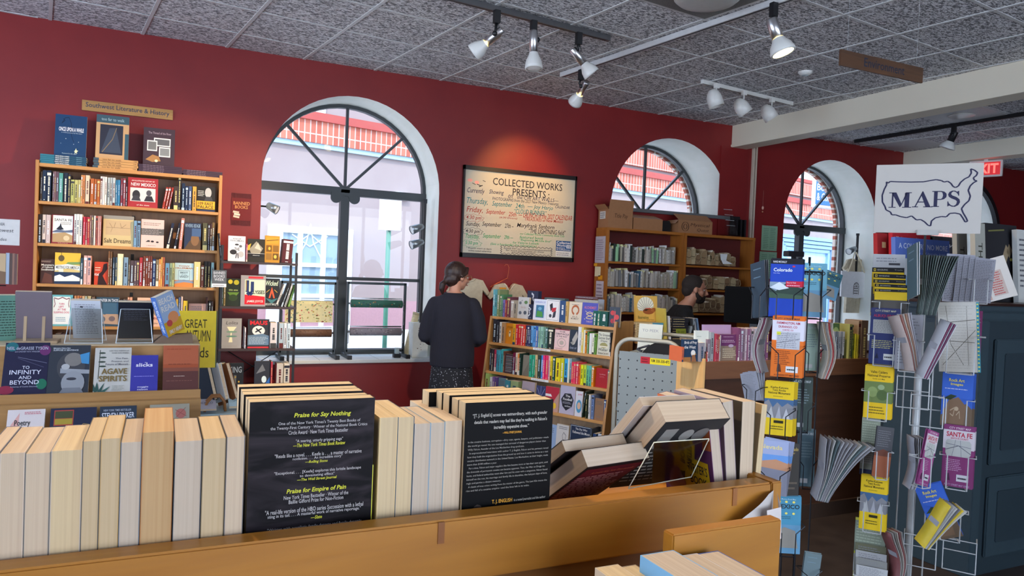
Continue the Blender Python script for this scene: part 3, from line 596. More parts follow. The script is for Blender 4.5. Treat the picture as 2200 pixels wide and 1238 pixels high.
# ------------------------------------------------------------------ cover designs (layout read off the photograph)
T = lambda a, b, x, y, s, c, w=.008, sh=0: ('t', a, b, x, y, s, c, w, sh)
Rr = lambda a, b, x, y, c: ('r', a, b, x, y, c)
ART = {
 'once': ([('l', [(.2, .78), (.3, .92), (.42, .94), (.5, .8), (.52, .5), (.6, .35)], .012, '0c1c30'), ('l', [(.22, .8), (.3, .86), (.25, .9)], .015, '0c1c30'), T(.12, .6, .9, .7, 'ONCE UPON A WHILE', 'e0e0d8', .02), T(.2, .55, .85, .58, 'a novel journey by the stars', 'a8b8c0'), ('e', .35, .42, .012, .009, 'f0f0d0'), ('e', .6, .3, .01, .008, 'f0f0d0'), ('e', .2, .3, .008, .006, 'f0f0d0'), ('e', .75, .36, .01, .008, 'f0f0d0'), ('p', [(.62, .13), (.66, .16), (.68, .21), (.70, .16), (.76, .15), (.71, .12), (.72, .07), (.68, .1), (.64, .07), (.65, .12)], 'f0e0a8'), T(.25, .05, .7, .08, 'Foreword in the stars', '9ab0b8')], 'deep blue starry book standing face out', False),
 'toofar': ([Rr(0, 0, 1, .82, 'b49066'), T(.15, .87, .85, .94, 'too far to walk', '8fa4a8'), Rr(.12, .1, .82, .78, '2a2c38'), ('p', [(.16, .14), (.78, .14), (.6, .72), (.4, .7)], '3a4250'), ('l', [(.2, .14), (.5, .45), (.62, .72)], .02, '7a6a50'), ('r', .88, 0, 1, .6, '34505c')], 'tan and slate book showing a framed dark photograph, standing', False),
 'thread': ([T(.15, .84, .88, .9, 'The Thread of the River', '9a8890'), Rr(.33, .52, .86, .74, 'd8d4cc'), Rr(.36, .55, .83, .71, '5a5a5c'), Rr(.12, .38, .44, .66, 'd8d4cc'), Rr(.15, .41, .41, .63, '6c6c6a'), Rr(.5, .24, .86, .5, 'd8d4cc'), Rr(.53, .27, .83, .47, '7a7c7c'), ('p', [(.08, .14), (.3, .28), (.5, .24), (.56, .12), (.3, .08)], '9a7044'), ('e', .42, .12, .05, .035, 'd8c8a0')], 'plum book with three small photographs, standing face out', False),
 'nm': ([T(.12, .88, .88, .92, 'AN ILLUSTRATED HISTORY OF', 'e8d8c8'), T(.1, .72, .92, .83, 'NEW MEXICO', 'f0e4d0'), Rr(.08, .2, .92, .66, 'c8c4bc'), ('e', .28, .42, .13, .16, '2c2a2c'), ('p', [(.12, .22), (.44, .22), (.36, .4), (.2, .4)], '38363a'), ('e', .7, .5, .09, .1, '4a484a'), ('p', [(.54, .22), (.88, .22), (.8, .4), (.62, .4)], '2c2a2e'), T(.3, .06, .72, .1, 'of the state', 'e8d8c8')], 'red book with two portraits, standing face out', False),
 'palace': ([Rr(0, .1, 1, .42, 'e0a030'), Rr(0, 0, 1, .08, '28304a'), T(.08, .26, .92, .38, '109 EAST', '2c2418', .015), T(.06, .12, .92, .24, 'PALACE', '2c2418', .015), ('e', .62, .76, .18, .2, 'a8a8a4'), ('p', [(.4, .42), (.9, .42), (.8, .6), (.5, .6)], '3c3c3e'), ('m', .06, .6, .4, .85, 4, 'c8c8c0')], 'black and yellow book with a grey portrait, standing face out', False),
 'santafe': ([Rr(.05, .3, .95, .98, 'e4dccc'), T(.12, .78, .9, .87, 'SANTA FE', '3a2c28'), ('m', .4, .66, .9, .76, 2, '6a5a50'), ('p', [(.05, .42), (.3, .5), (.6, .46), (.95, .5), (.95, .4), (.05, .38)], '5a6478'), ('p', [(.2, .5), (.36, .62), (.4, .72), (.46, .58), (.56, .5), (.4, .48)], '20222a'), ('p', [(.05, .05), (.95, .05), (.95, .3), (.6, .4), (.05, .34)], 'a88a60'), ('e', .68, .2, .14, .09, 'c8b48c'), T(.3, .01, .75, .04, 'stories of the city', 'd8a898')], 'maroon book with a black bird over desert, face out', False),
 'salt': ([Rr(0, .88, 1, 1, '8a8478'), Rr(.08, .36, .9, .84, 'b89c74'), ('l', [(.1, .6), (.88, .6)], .01, '7a6048'), ('l', [(.3, .6), (.2, .75)], .01, '6a5238'), ('l', [(.35, .6), (.4, .78)], .01, '6a5238'), ('l', [(.6, .6), (.55, .76)], .01, '6a5238'), ('l', [(.6, .6), (.75, .72)], .01, '6a5238'), ('l', [(.3, .6), (.25, .45)], .01, '8a7050'), T(.04, .1, .92, .25, 'Salt Dreams', '4a3a28')], 'sand coloured wide book with salt flat picture, face out', False),
 'pink': ([('m', .1, .78, .9, .9, 2, '8a7060'), Rr(0, .45, 1, .68, '585450'), ('m', .02, .42, .98, .7, 5, '9a8e88'), ('p', [(.2, .2), (.3, .26), (.38, .26), (.4, .2)], '2a2626'), ('e', .5, .22, .07, .035, '302828'), ('e', .72, .2, .06, .03, '302828'), T(.25, .06, .65, .09, 'a desert drive', '6a5850')], 'pale pink book with a mesa and tiny cars, face out', False),
 'river': ([T(.06, .84, .95, .96, 'RIVERS EDGE', '8fa8b8'), ('p', [(0, 0), (1, 0), (1, .35), (.7, .5), (.3, .3)], '54402c'), ('e', .65, .38, .25, .24, '7a5a3c'), Rr(.45, .5, 1, .8, '40587a')], 'dark blue book with a rocky river bluff, face out', False),
 'monster': ([T(.05, .72, .95, .8, 'Monsters', 'e8dcc8', .015), T(.1, .63, .9, .7, 'of California', 'e8dcc8', .012), T(.05, .53, .95, .61, 'Southwest', 'e8dcc8', .015), ('m', .05, .86, .9, .94, 2, 'b09a88'), ('p', [(.1, .02), (.9, .02), (.8, .35), (.3, .45)], '5a3428')], 'dark brown book with white title beside the yellow poster book', False),
 'meet': ([Rr(0, .62, 1, 1, 'd8aa38'), ('e', .25, .82, .12, .1, '5a4a2c'), ('l', [(.25, .9), (.25, 1.)], .02, '5a4a2c'), ('p', [(.4, .6), (1, .64), (1, .72), (.5, .7)], '6f8a50'), ('p', [(0, .42), (.5, .5), (1, .44), (1, .58), (.5, .64), (0, .58)], 'e8e0cc'), T(.05, .48, .95, .58, 'MEETING FOR AMERICA', '3a3a3a'), ('e', .25, .42, .1, .08, 'd8d0b8'), Rr(0, 0, 1, .38, '20304a'), ('p', [(0, .08), (1, .1), (1, .2), (.7, .3), (.4, .22), (.2, .3), (0, .24)], 'e0dccc')], 'yellow and navy poster style book with a crowd, face out', False),
 'kid': ([('p', [(.25, 0), (.95, 0), (.6, .4), (.95, .7), (.9, .95), (.65, .9), (.55, .6), (.3, .45)], '2c1410'), T(.02, .4, .32, .5, 'Kid', 'f0e0d0', .02), ('m', .05, .6, .5, .8, 2, 'f0c0a0')], 'vermilion book with a black canyon silhouette, face out', False),
 'tony': ([Rr(0, 0, 1, .28, 'c87a3c'), ('p', [(0, .12), (.5, .2), (1, .16), (1, .24), (.5, .3), (0, .24)], '7a8aa0'), T(.2, .84, .8, .9, 'TONY', 'a0602c', .015), T(.04, .75, .96, .82, 'HILLERMAN', 'a0602c', .015), ('l', [(.2, .68), (.8, .68), (.8, .28), (.2, .28), (.2, .68)], .012, '4a5a5a'), T(.3, .56, .7, .63, 'BEST', '3a4a4a', .01), T(.34, .48, .66, .52, 'of the', '3a4a4a'), T(.26, .38, .76, .46, 'WEST', '3a4a4a', .01)], 'pale blue book with boxed lettering over orange hills, face out', False),
 'dog': ([Rr(.05, .06, .88, .94, 'e4dccc'), ('l', [(.1, .9), (.3, .86), (.5, .92), (.7, .86), (.84, .9), (.8, .7), (.84, .6)], .03, '7a4a4c'), ('l', [(.1, .88), (.16, .7), (.1, .6)], .03, '7a4a4c'), T(.34, .68, .6, .74, 'TURN', 'b83c50', .02), T(.34, .59, .58, .65, 'LEFT', 'b83c50', .02), T(.28, .5, .68, .56, 'AT THE', 'b83c50', .02), T(.1, .41, .84, .47, 'SLEEPING DOG', 'b83c50', .02), ('m', .2, .14, .7, .3, 3, '6a8a94')], 'cream and aqua book with red arched lettering, face out', False),
 'taos': ([T(.05, .84, .95, .94, 'WINTER IN TAOS', 'e0e4e4', .01), ('p', [(0, .1), (1, .06), (1, .4), (.6, .5), (.4, .4), (0, .46)], 'a8886c'), Rr(.3, .42, 1, .8, '3c5a6c'), ('e', .3, .24, .12, .1, '5a5c60'), ('e', .7, .26, .14, .09, '6a5a58')], 'dark teal book with rocks beneath a winter sky, face out', False),
 'objects': ([T(.35, .88, .9, .92, 'A HISTORY OF', '8a6a50'), T(.05, .76, .95, .86, 'NEW MEXICO', 'a8742c', .01), T(.35, .2, .98, .36, 'objects', '8a2c34', .01), ('e', .2, .5, .14, .14, 'c8b8a0'), ('e', .78, .5, .14, .14, '8a7a68'), T(.3, .08, .8, .13, 'IN TEN', '6a5a4c')], 'peach book with small round artefact pictures, face out', False),
 'plain': ([('m', .12, .7, .88, .9, 3, '5a5a5a'), ('m', .2, .1, .7, .2, 2, '6a6a6a')], 'plain-faced book', False),
}
# =================================================================== TALL OAK BOOKCASE ON THE LEFT
BX0, BX1, BYF, BZT = -.835, .412, 6.255, 2.248
t = thing('oak_bookcase', 'tall oak bookcase against the red wall left of the big arched window', 'bookcase', ((BX0+BX1)/2, BYF, 0))
hw = (BX1-BX0)/2; dp = WY-.005-BYF
for sx in (-1, 1): MB().box(min(sx*hw, sx*(hw-.022)), max(sx*hw, sx*(hw-.022)), 0, dp, 0, BZT, OAKZ, .002).obj('side_panel', t)
MB().box(-hw+.02, hw-.02, dp-.008, dp, .02, BZT, wood('oak_back', '7a5430', '8a6038', 'z')).obj('back_panel', t)
MB().box(-hw+.022, hw-.022, 0, dp-.01, BZT-.045, BZT-.02, OAKX, .002).obj('top_board', t)
LSH = [1.957, 1.655, 1.362, 1.052, .745, .42, .1]
for z in LSH: MB().box(-hw+.022, hw-.022, .004, dp-.01, z-.022, z, OAKX, .002).obj('shelf', t)
for z in (2.1, 1.8, 1.5, 1.2): MB().box(-.01, .012, dp-.014, dp-.008, z-.1, z+.1, M('2a2018', .6)).obj('shelf_track', t)
LO = (0, BYF, 0); LD = (1, 0, 0)
wh = 'the %s oak shelf'
row(wh % 'top', LO, LD, 3.993, (0, 200), LSH[0], '345 362 670 5a4a3a;365 400 660 1c2a3e;402 440 662 182438;452 465 670 6b5050;466 480 670 74585c;481 503 672 5c4650;505 540 683 4e8a7e;543 582 680 1b2433;585 604 695 30303a;606 637 740 a8a860;640 668 742 b5ad68;670 694 742 b0a568;696 708 700 c88a50;710 730 702 c07a48;735 768 703 cdb89a;776 806 730 a85a2c;808 832 735 b0622e;834 858 737 a65526;862 880 712 ddd0c4;882 898 714 d8cabc;900 918 716 dccec0;925 943 722 a9b0ac;945 965 722 a4aaa8;968 990 724 b0b4b0;992 1008 742 2f6a8c;1010 1032 742 356f90;1038 1056 730 8a3a40;1060 1078 730 8f4046;1080 1094 760 3a2030;1098 1358 725 9a2c30 Fnm;1395 1440 800 9a3426 L9;1420 1464 800 a03a28 L9;1445 1487 802 962e24 L9;1492 1532 795 3a2c28;1534 1556 690 20222c;1562 1590 770 1a2840;1592 1618 795 1e2c48;1622 1648 798 405070;1655 1688 800 c09040;1692 1850 800 22201f Fpalace', group='books on the top oak shelf')
row(wh % 'second', LO, LD, 3.993, (0, 440), LSH[1], '324 360 78 2b2018;363 392 82 c8b4a4;395 432 84 b8a49c;440 632 85 7a2430 Fsantafe;636 656 78 e0d8cc;658 680 78 dcd2c4;682 706 80 d8d0c4;714 732 100 b83040;734 750 102 b43440;752 769 104 ae3040;771 785 90 8a6860;788 800 88 70605c;806 820 92 e0c8b8;825 838 95 c06050;842 854 95 d09888;856 868 95 b07870;885 1148 92 c0aa78 Fsalt;1150 1176 135 6f90a8;1180 1206 138 7a98b0;1213 1410 125 d8b4a8 Fpink;1432 1490 150 20263a L10;1496 1548 148 1a1c28 L9;1540 1582 105 b87868 L4;1585 1728 155 28344c Friver;1742 1785 155 4c4a36;1788 1804 160 3a2828;1808 1822 160 4a3030;1824 1845 150 6a5434', group='books on the second oak shelf')
row(wh % 'third', LO, LD, 3.993, (0, 440), LSH[2], '343 464 465 3c2620 Fmonster;468 688 412 c8b070 Fmeet;690 712 455 2c4450;718 748 435 c89c8c;750 782 437 cf9f92;808 928 490 b83c20 Fkid;930 945 398 7a5030;948 962 402 6a4a30;968 985 450 303c48;990 1006 450 405060;1008 1058 420 d8cba0 TScience_and_Desert;1062 1100 450 7890a0;1103 1116 470 50483c;1118 1150 478 4a3a3c;1152 1172 480 54444a;1174 1195 480 5a4648;1198 1225 452 a02c30;1230 1250 440 70382a;1252 1270 440 783c2c;1272 1290 440 70362a;1292 1308 440 6a3428;1310 1338 465 203058;1340 1365 470 7a6a50;1366 1382 465 e08840;1384 1396 450 e0a050;1398 1416 450 a05840;1420 1455 500 6088a0;1458 1478 500 889878;1480 1498 500 a8a870;1502 1664 500 a8c0c4 Ftony;1668 1722 490 d8bc80;1726 1752 520 804838;1756 1782 485 2a2420;1785 1808 485 302824;1814 1838 495 88a8a8', group='books on the third oak shelf')
row(wh % 'fourth', LO, LD, 3.993, (0, 440), LSH[3], '345 370 800 4a3428;375 400 800 6a4a38;440 620 775 5fa0a0 Fdog;635 655 782 b87848;658 678 782 a86838;680 700 783 b06a40;704 724 784 c09868;728 746 785 98a088;750 778 785 b8a878;785 812 790 6a5440;822 1022 795 2e4450 Ftaos;1030 1050 815 2a2830;1054 1090 815 34303a;1095 1110 795 e0a080;1114 1134 795 d89878;1178 1400 800 d8a888 Fobjects;1410 1440 810 8a6a50;1446 1486 812 705848;1490 1508 800 7a2c2c;1512 1530 810 b08a38;1534 1552 795 4a5c7a;1556 1570 790 d8b8a8;1574 1612 825 d8b030;1620 1770 850 c0907c Fplain;1774 1786 800 503028;1792 1812 830 38302c;1815 1832 830 503c34', group='books on the fourth oak shelf')
row(wh % 'fifth', LO, LD, 3.993, (0, 620), LSH[4], '470 520 390 3a3230;524 560 390 503a38;900 940 420 8a3028;944 990 430 a04030;1000 1030 440 2c3040;1362 1400 420 282c38;1404 1440 425 303850;1700 1722 755 c8c4bc;1726 1745 760 d8d4cc;1752 1790 755 7a5038;1795 1822 755 6a4430', group='books on the fifth oak shelf')
# on top of the oak bookcase
zt = BZT-.02
s = lambda px, py=340: onY(px, py, BYF)
a, b = s(86, 330).x, s(186, 330).x
SB = [Rr(.0, 0, .3, 1, '2c6a78'), T(.32, .15, .62, .85, 'ONCE UPON A WHILE', 'd8d8cc', .02), T(.78, .3, .9, .7, 'Sonata', '8ab0b8')]
z1 = flat_stack(((a+b)/2, BYF+.012, zt), 0, 5, b-a, .215, .0135, '20465c', 'dark blue book in the flat pile below the starry book', group='blue books lying on the oak bookcase', spines=SB)
a, b = s(200, 345).x, s(296, 345).x
SB = [Rr(0, 0, .12, 1, '3c4c54'), T(.2, .2, .62, .8, 'too far to walk', '5a3c24', .01), T(.9, .3, .97, .7, 'UNM', '5a3c24')]
z2 = flat_stack(((a+b)/2, BYF+.012, zt), 0, 4, b-a, .22, .019, 'b88a54', 'tan book in the middle flat pile on the bookcase top', group='tan books lying on the oak bookcase', spines=SB)
a, b = s(298, 350).x, s(392, 355).x; SB = [('m', .1, .25, .6, .75, 1, '9a8890')]
z3 = flat_stack(((a+b)/2, BYF+.012, zt), 0, 5, b-a, .215, .0115, '3c2c38', 'plum book in the flat pile below the plum standing book', group='plum books lying on the oak bookcase', spines=SB)
a, b = s(393, 360).x, s(478, 365).x
flat_stack(((a+b)/2, BYF+.014, zt), 0, 4, b-a, .215, .0115, '3c2c38', 'plum book in the shorter flat pile at the right end', group='plum books lying on the oak bookcase', spines=SB)
for key, x0, x1, y0, zz, col in (('once', 117, 186, 242, z1, '1c3a5c'), ('toofar', 206, 277, 243, z2, '38505a'), ('thread', 308, 376, 271, z3, '3e3038')):
    a = onY(x0, y0+30, BYF+.05).x; b = onY(x1, y0+30, BYF+.05).x; zz2 = onY((x0+x1)/2, y0+4, BYF+.05).z
    book(ART[key][1]+' on top of the oak bookcase', ((a+b)/2, BYF+.06, zz), 0, b-a, (zz2-zz)*1.02, .016, col, rx=-.16, front=ART[key][0])
# hanging wooden section sign
t = thing('section_sign', 'long narrow wooden sign with blue lettering on the wall above the oak bookcase', 'sign', (-.266, WY-.012, 2.715), 0)
SW, SH = .625, .078; R_ = Matrix.Rotation(0, 4, 'Y'); MB().box(-SW/2, SW/2, -.006, .01, -SH/2, SH/2, wood('sign_board', '8a6634', 'a88048', 'x')).obj('board', t)
MB().art(lambda u, v, k: (-SW/2+u*SW, -.0065-.0004*k, -SH/2+v*SH), [T(.04, .22, .96, .82, 'Southwest Literature & History', '24344c', .006)]).obj('lettering', t)
# banned books pennant (its code square left out)
q = [onY(*p, WY-.006) for p in ((498, 414), (541, 418), (541, 486), (497, 485))]; bx0, bx1, bz0, bz1 = q[0].x, q[1].x, q[2].z, q[0].z
t = thing('paper_banner', 'small dark red fringed banner about banned books on the wall beside the bookcase', 'banner', ((bx0+bx1)/2, WY-.004, bz0)); w, h = bx1-bx0, bz1-bz0
MB().box(-w/2, w/2, -.002, .001, .04, h-.04, M('6e1420', .7, gain=1)).obj('cloth', t); mb = MB()
for i in range(14):
    x = -w/2+w*(i+.5)/14; mb.box(x-.003, x+.003, -.002, 0, 0, .04, M('5c101a', .7, gain=1))
mb.obj('fringe', t); mb.obj('fringe', t, (0, 0, h-.04))
MB().art(lambda u, v, k: (-w/2+u*w, -.0025-.0004*k, v*h), [T(.1, .64, .92, .74, 'BANNED', 'c08a5a', .012), T(.18, .52, .82, .62, 'BOOKS', 'c08a5a', .012), ('p', [(.1, .25), (.4, .22), (.42, .28), (.12, .31)], 'c8c0b8'), ('p', [(.14, .32), (.44, .3), (.44, .36), (.14, .38)], 'd8d0c8'), ('p', [(.08, .39), (.38, .37), (.4, .43), (.1, .45)], 'c0b8b0')]).obj('print', t)
# =================================================================== BLACK WIRE RACK BESIDE THE WINDOW
ART.update({
 'thug': ([T(.25, .86, .75, .92, 'ANGIE', '3a3a3c', .01), T(.1, .78, .9, .84, 'THOMAS', '3a3a3c', .01), ('e', .5, .66, .12, .035, '2c2c30'), ('e', .72, .6, .09, .05, '5a5a5c'), T(.36, .42, .66, .54, 'THE', '303034', .01), ('e', .3, .36, .2, .1, '2a2a2e'), ('e', .75, .28, .17, .12, 'a8a8a8'), ('l', [(.45, .12), (.5, .32)], .05, '2c2c30'), ('l', [(.6, .12), (.56, .32)], .05, '2c2c30')], 'white book with black drawn figures, face out', False),
 'tkam': ([('p', [(.1, .55), (.5, .9), (.9, .6), (.7, .35), (.2, .38)], '8a8474'), ('p', [(0, .7), (.2, .8), (.1, .5), (0, .5)], 'd0a838'), ('p', [(.4, .6), (.6, .85), (.8, .5)], 'b8b0a0'), Rr(0, .22, 1, .36, '1a1a1c'), T(.3, .27, .7, .31, 'classics', 'c8c8c4'), Rr(0, .36, 1, .37, 'e0dcd4')], 'black and ochre photographic book, face out', False),
 'comic': ([Rr(.08, .7, .92, .94, 'b8862c'), Rr(.08, .4, .46, .64, '6a4818'), Rr(.54, .4, .92, .64, '7a5620'), Rr(.08, .1, .46, .34, '84602a'), Rr(.54, .1, .92, .34, '5c4018'), ('l', [(.1, .8), (.9, .86)], .02, '4a3010'), ('e', .3, .52, .08, .06, 'd0a040'), ('e', .7, .22, .1, .07, 'd0a848')], 'ochre comic book with small framed panels, face out', False),
 'ulysses': ([Rr(.16, .06, .97, .86, 'c0ccb0'), ('p', [(.16, .06), (.97, .06), (.97, .32), (.16, .38)], 'c01c28'), ('l', [(.26, .84), (.26, .46), (.36, .38), (.46, .46), (.46, .8)], .13, '20305c'), ('l', [(.22, .84), (.22, .5)], .03, 'c8a850'), T(.5, .4, .96, .52, 'LYSSES', '1c1c20', .025), T(.25, .11, .9, .2, 'JAMES JOYCE', 'e0d8d0', .012), Rr(.3, .9, .9, .97, 'b83038')], 'grey and red book with a huge blue letter, face out', True),
 'wicked': ([T(.1, .74, .9, .92, 'Wicked', 'b8c8b0', .015, .3), ('p', [(.5, .7), (.7, .3), (.6, .3), (.5, .5), (.4, .3), (.3, .3)], 'c85030'), ('p', [(.1, .3), (.5, .1), (.9, .3), (.5, .24)], '3c6c70'), ('l', [(.15, .5), (.35, .6)], .02, 'c8a040'), ('l', [(.65, .6), (.85, .5)], .02, 'c8a040'), T(.06, .04, .94, .12, 'GREGORY MAGUIRE', 'b8bcb4', .01)], 'dark book with swirling pale title and orange shape, face out', False),
 'olive': ([('e', .3, .88, .15, .08, 'c0b030'), ('e', .7, .86, .18, .09, 'a8a028'), ('p', [(.1, .5), (.9, .5), (.6, .3), (.4, .3)], '5a7a2c'), ('e', .5, .3, .3, .12, '2c3c1c'), T(.2, .55, .8, .62, 'this one', 'a8b870')], 'dark green book with gold lettering, face out', False),
 'lolita': ([T(.2, .8, .8, .9, 'Lolita', '2c2c2c', -.002, .2), ('p', [(.25, .72), (.75, .72), (.5, .5), (.55, .2), (.35, .2), (.45, .5)], 'd8d0a8'), ('e', .5, .55, .28, .03, '6a8a70'), ('e', .5, .4, .28, .03, '5a7c68'), ('m', .3, .05, .8, .1, 1, '8a8478')], 'grey book with a handwritten title and pale forms, face out', False),
 'maus': ([T(.1, .8, .92, .95, 'MAUS', 'c0242c', .04), ('e', .5, .6, .3, .17, 'd4d0c8'), ('l', [(.35, .55), (.65, .68)], .05, '2a2a2c'), ('l', [(.38, .68), (.62, .52)], .05, '2a2a2c'), ('p', [(0, .1), (1, .1), (1, .42), (.7, .5), (.3, .46), (0, .44)], '5c7488'), ('m', .05, .14, .95, .4, 6, 'a8b8c0'), Rr(0, 0, 1, .05, 'b83038')], 'black book with torn red title and pale disc, face out', False),
 'salem': ([T(.12, .68, .88, .88, 'KING', '8a949c', .01), ('l', [(.5, .6), (.48, .3)], .14, '5a5c58'), ('e', .5, .54, .06, .03, 'c8a030'), ('e', .72, .38, .05, .03, 'b89030'), T(.12, .06, .92, .17, "'SALEM'S LOT", 'd8d4c8', .015)], 'black book with silver capital title and pale tower, face out', False),
 'bluepic': ([('p', [(0, .3), (.6, .2), (1, .5), (1, 0), (0, 0)], '2a5c9c'), ('e', .62, .42, .16, .11, 'c8dce4'), ('p', [(.1, .6), (.5, .9), (.7, .7)], '6a6c70')], 'dark book with bright blue half and white seal, face out', False),
})
RY = 6.13
t = thing('book_rack', 'black steel book rack standing between oak bookcase and big window', 'rack', (.675, RY, 0)); RH = 1.665
for x, y, h in ((-.255, 0, 1.70), (-.255, .11, 1.70), (.305, 0, RH), (.305, .28, 1.62)): MB().box(x-.009, x+.009, y-.009, y+.009, 0, h, BLACK).obj('post', t)
RS = [1.578, 1.226, .893, .535, .2]
for z in RS:
    MB().box(-.262, .315, -.012, .29, z-.018, z, wood('walnut_shelf_%d' % int(z*100), '2c1c18', '3a2620', 'x')).obj('shelf', t); 
for z0, z1 in ((.893, .535),): MB().tube([(-.25, .285, z1), (.3, .285, z0)], .004, BLACK, 6).tube([(-.25, .285, z0), (.3, .285, z1)], .004, BLACK, 6).obj('cross_brace', t)
MB().box(-.25, .305, .275, .285, RH-.09, RH-.08, BLACK).obj('rear_rail', t)
RO = (0, RY, 0)
wr = 'the %s rack shelf'
row(wr % 'top', RO, LD, 2.813, (400, 460), RS[0], '200 222 110 24262c L-6;258 362 132 c8ccd0 Fthug;365 374 180 a05068;376 480 150 26241f Ftkam;482 572 130 a87a28 Fcomic;582 650 150 4a1c22 L4', group='books on the top rack shelf', zf=0)
row(wr % 'second', RO, LD, 2.813, (400, 460), RS[1], '216 228 412 2c3c38;230 242 415 7a6a40;244 335 390 20281c Folive;335 486 372 908c8c Fulysses;476 572 390 1c2024 Fwicked;545 588 420 c8c4bc L20;580 622 415 2c2c2e L18;600 636 418 b8b8b4 L16;622 656 425 7aa048 L15', group='books on the second rack shelf')
row(wr % 'third', RO, LD, 2.813, (400, 460), RS[2], '220 340 633 908c86 Flolita;357 364 688 c8c0c0;378 508 638 2a2c30 Fmaus;512 552 658 c8c0bc;566 592 660 9fb0b8;594 612 660 c8ccd0;614 634 662 b8c8d0', group='books on the third rack shelf')
row(wr % 'fourth', RO, LD, 2.813, (400, 460), RS[3], '190 202 905 1a5040;204 242 907 1c8058 TLonesome_road;252 352 905 16181c Fsalem;418 512 892 2a2c34 Fbluepic;516 526 894 a83040;550 590 905 b8b0a4;594 630 905 c8c0b0', group='books on the fourth rack shelf')
q = onY(480, 610, 6.09); t = thing('sign_card', 'small grey banned books week card clipped to the rack post', 'card', (onY(471, 600, 6.1).x, 6.1, 1.375))
MB().box(-.052, .052, -.002, .001, 0, .13, M('5c6064', .5, gain=1)).obj('card', t); MB().art(lambda u, v, k: (-.052+u*.104, -.0025-.0003*k, v*.13), [T(.1, .76, .9, .92, 'BANNED', 'b8bcc0', .015), T(.12, .56, .88, .72, 'BOOKS', 'b8bcc0', .015), T(.16, .36, .84, .52, 'WEEK', 'b8bcc0', .015), Rr(0, 0, 1, .2, 'd8dadc'), ('m', .1, .05, .9, .15, 1, '5a5a5c')]).obj('print', t)
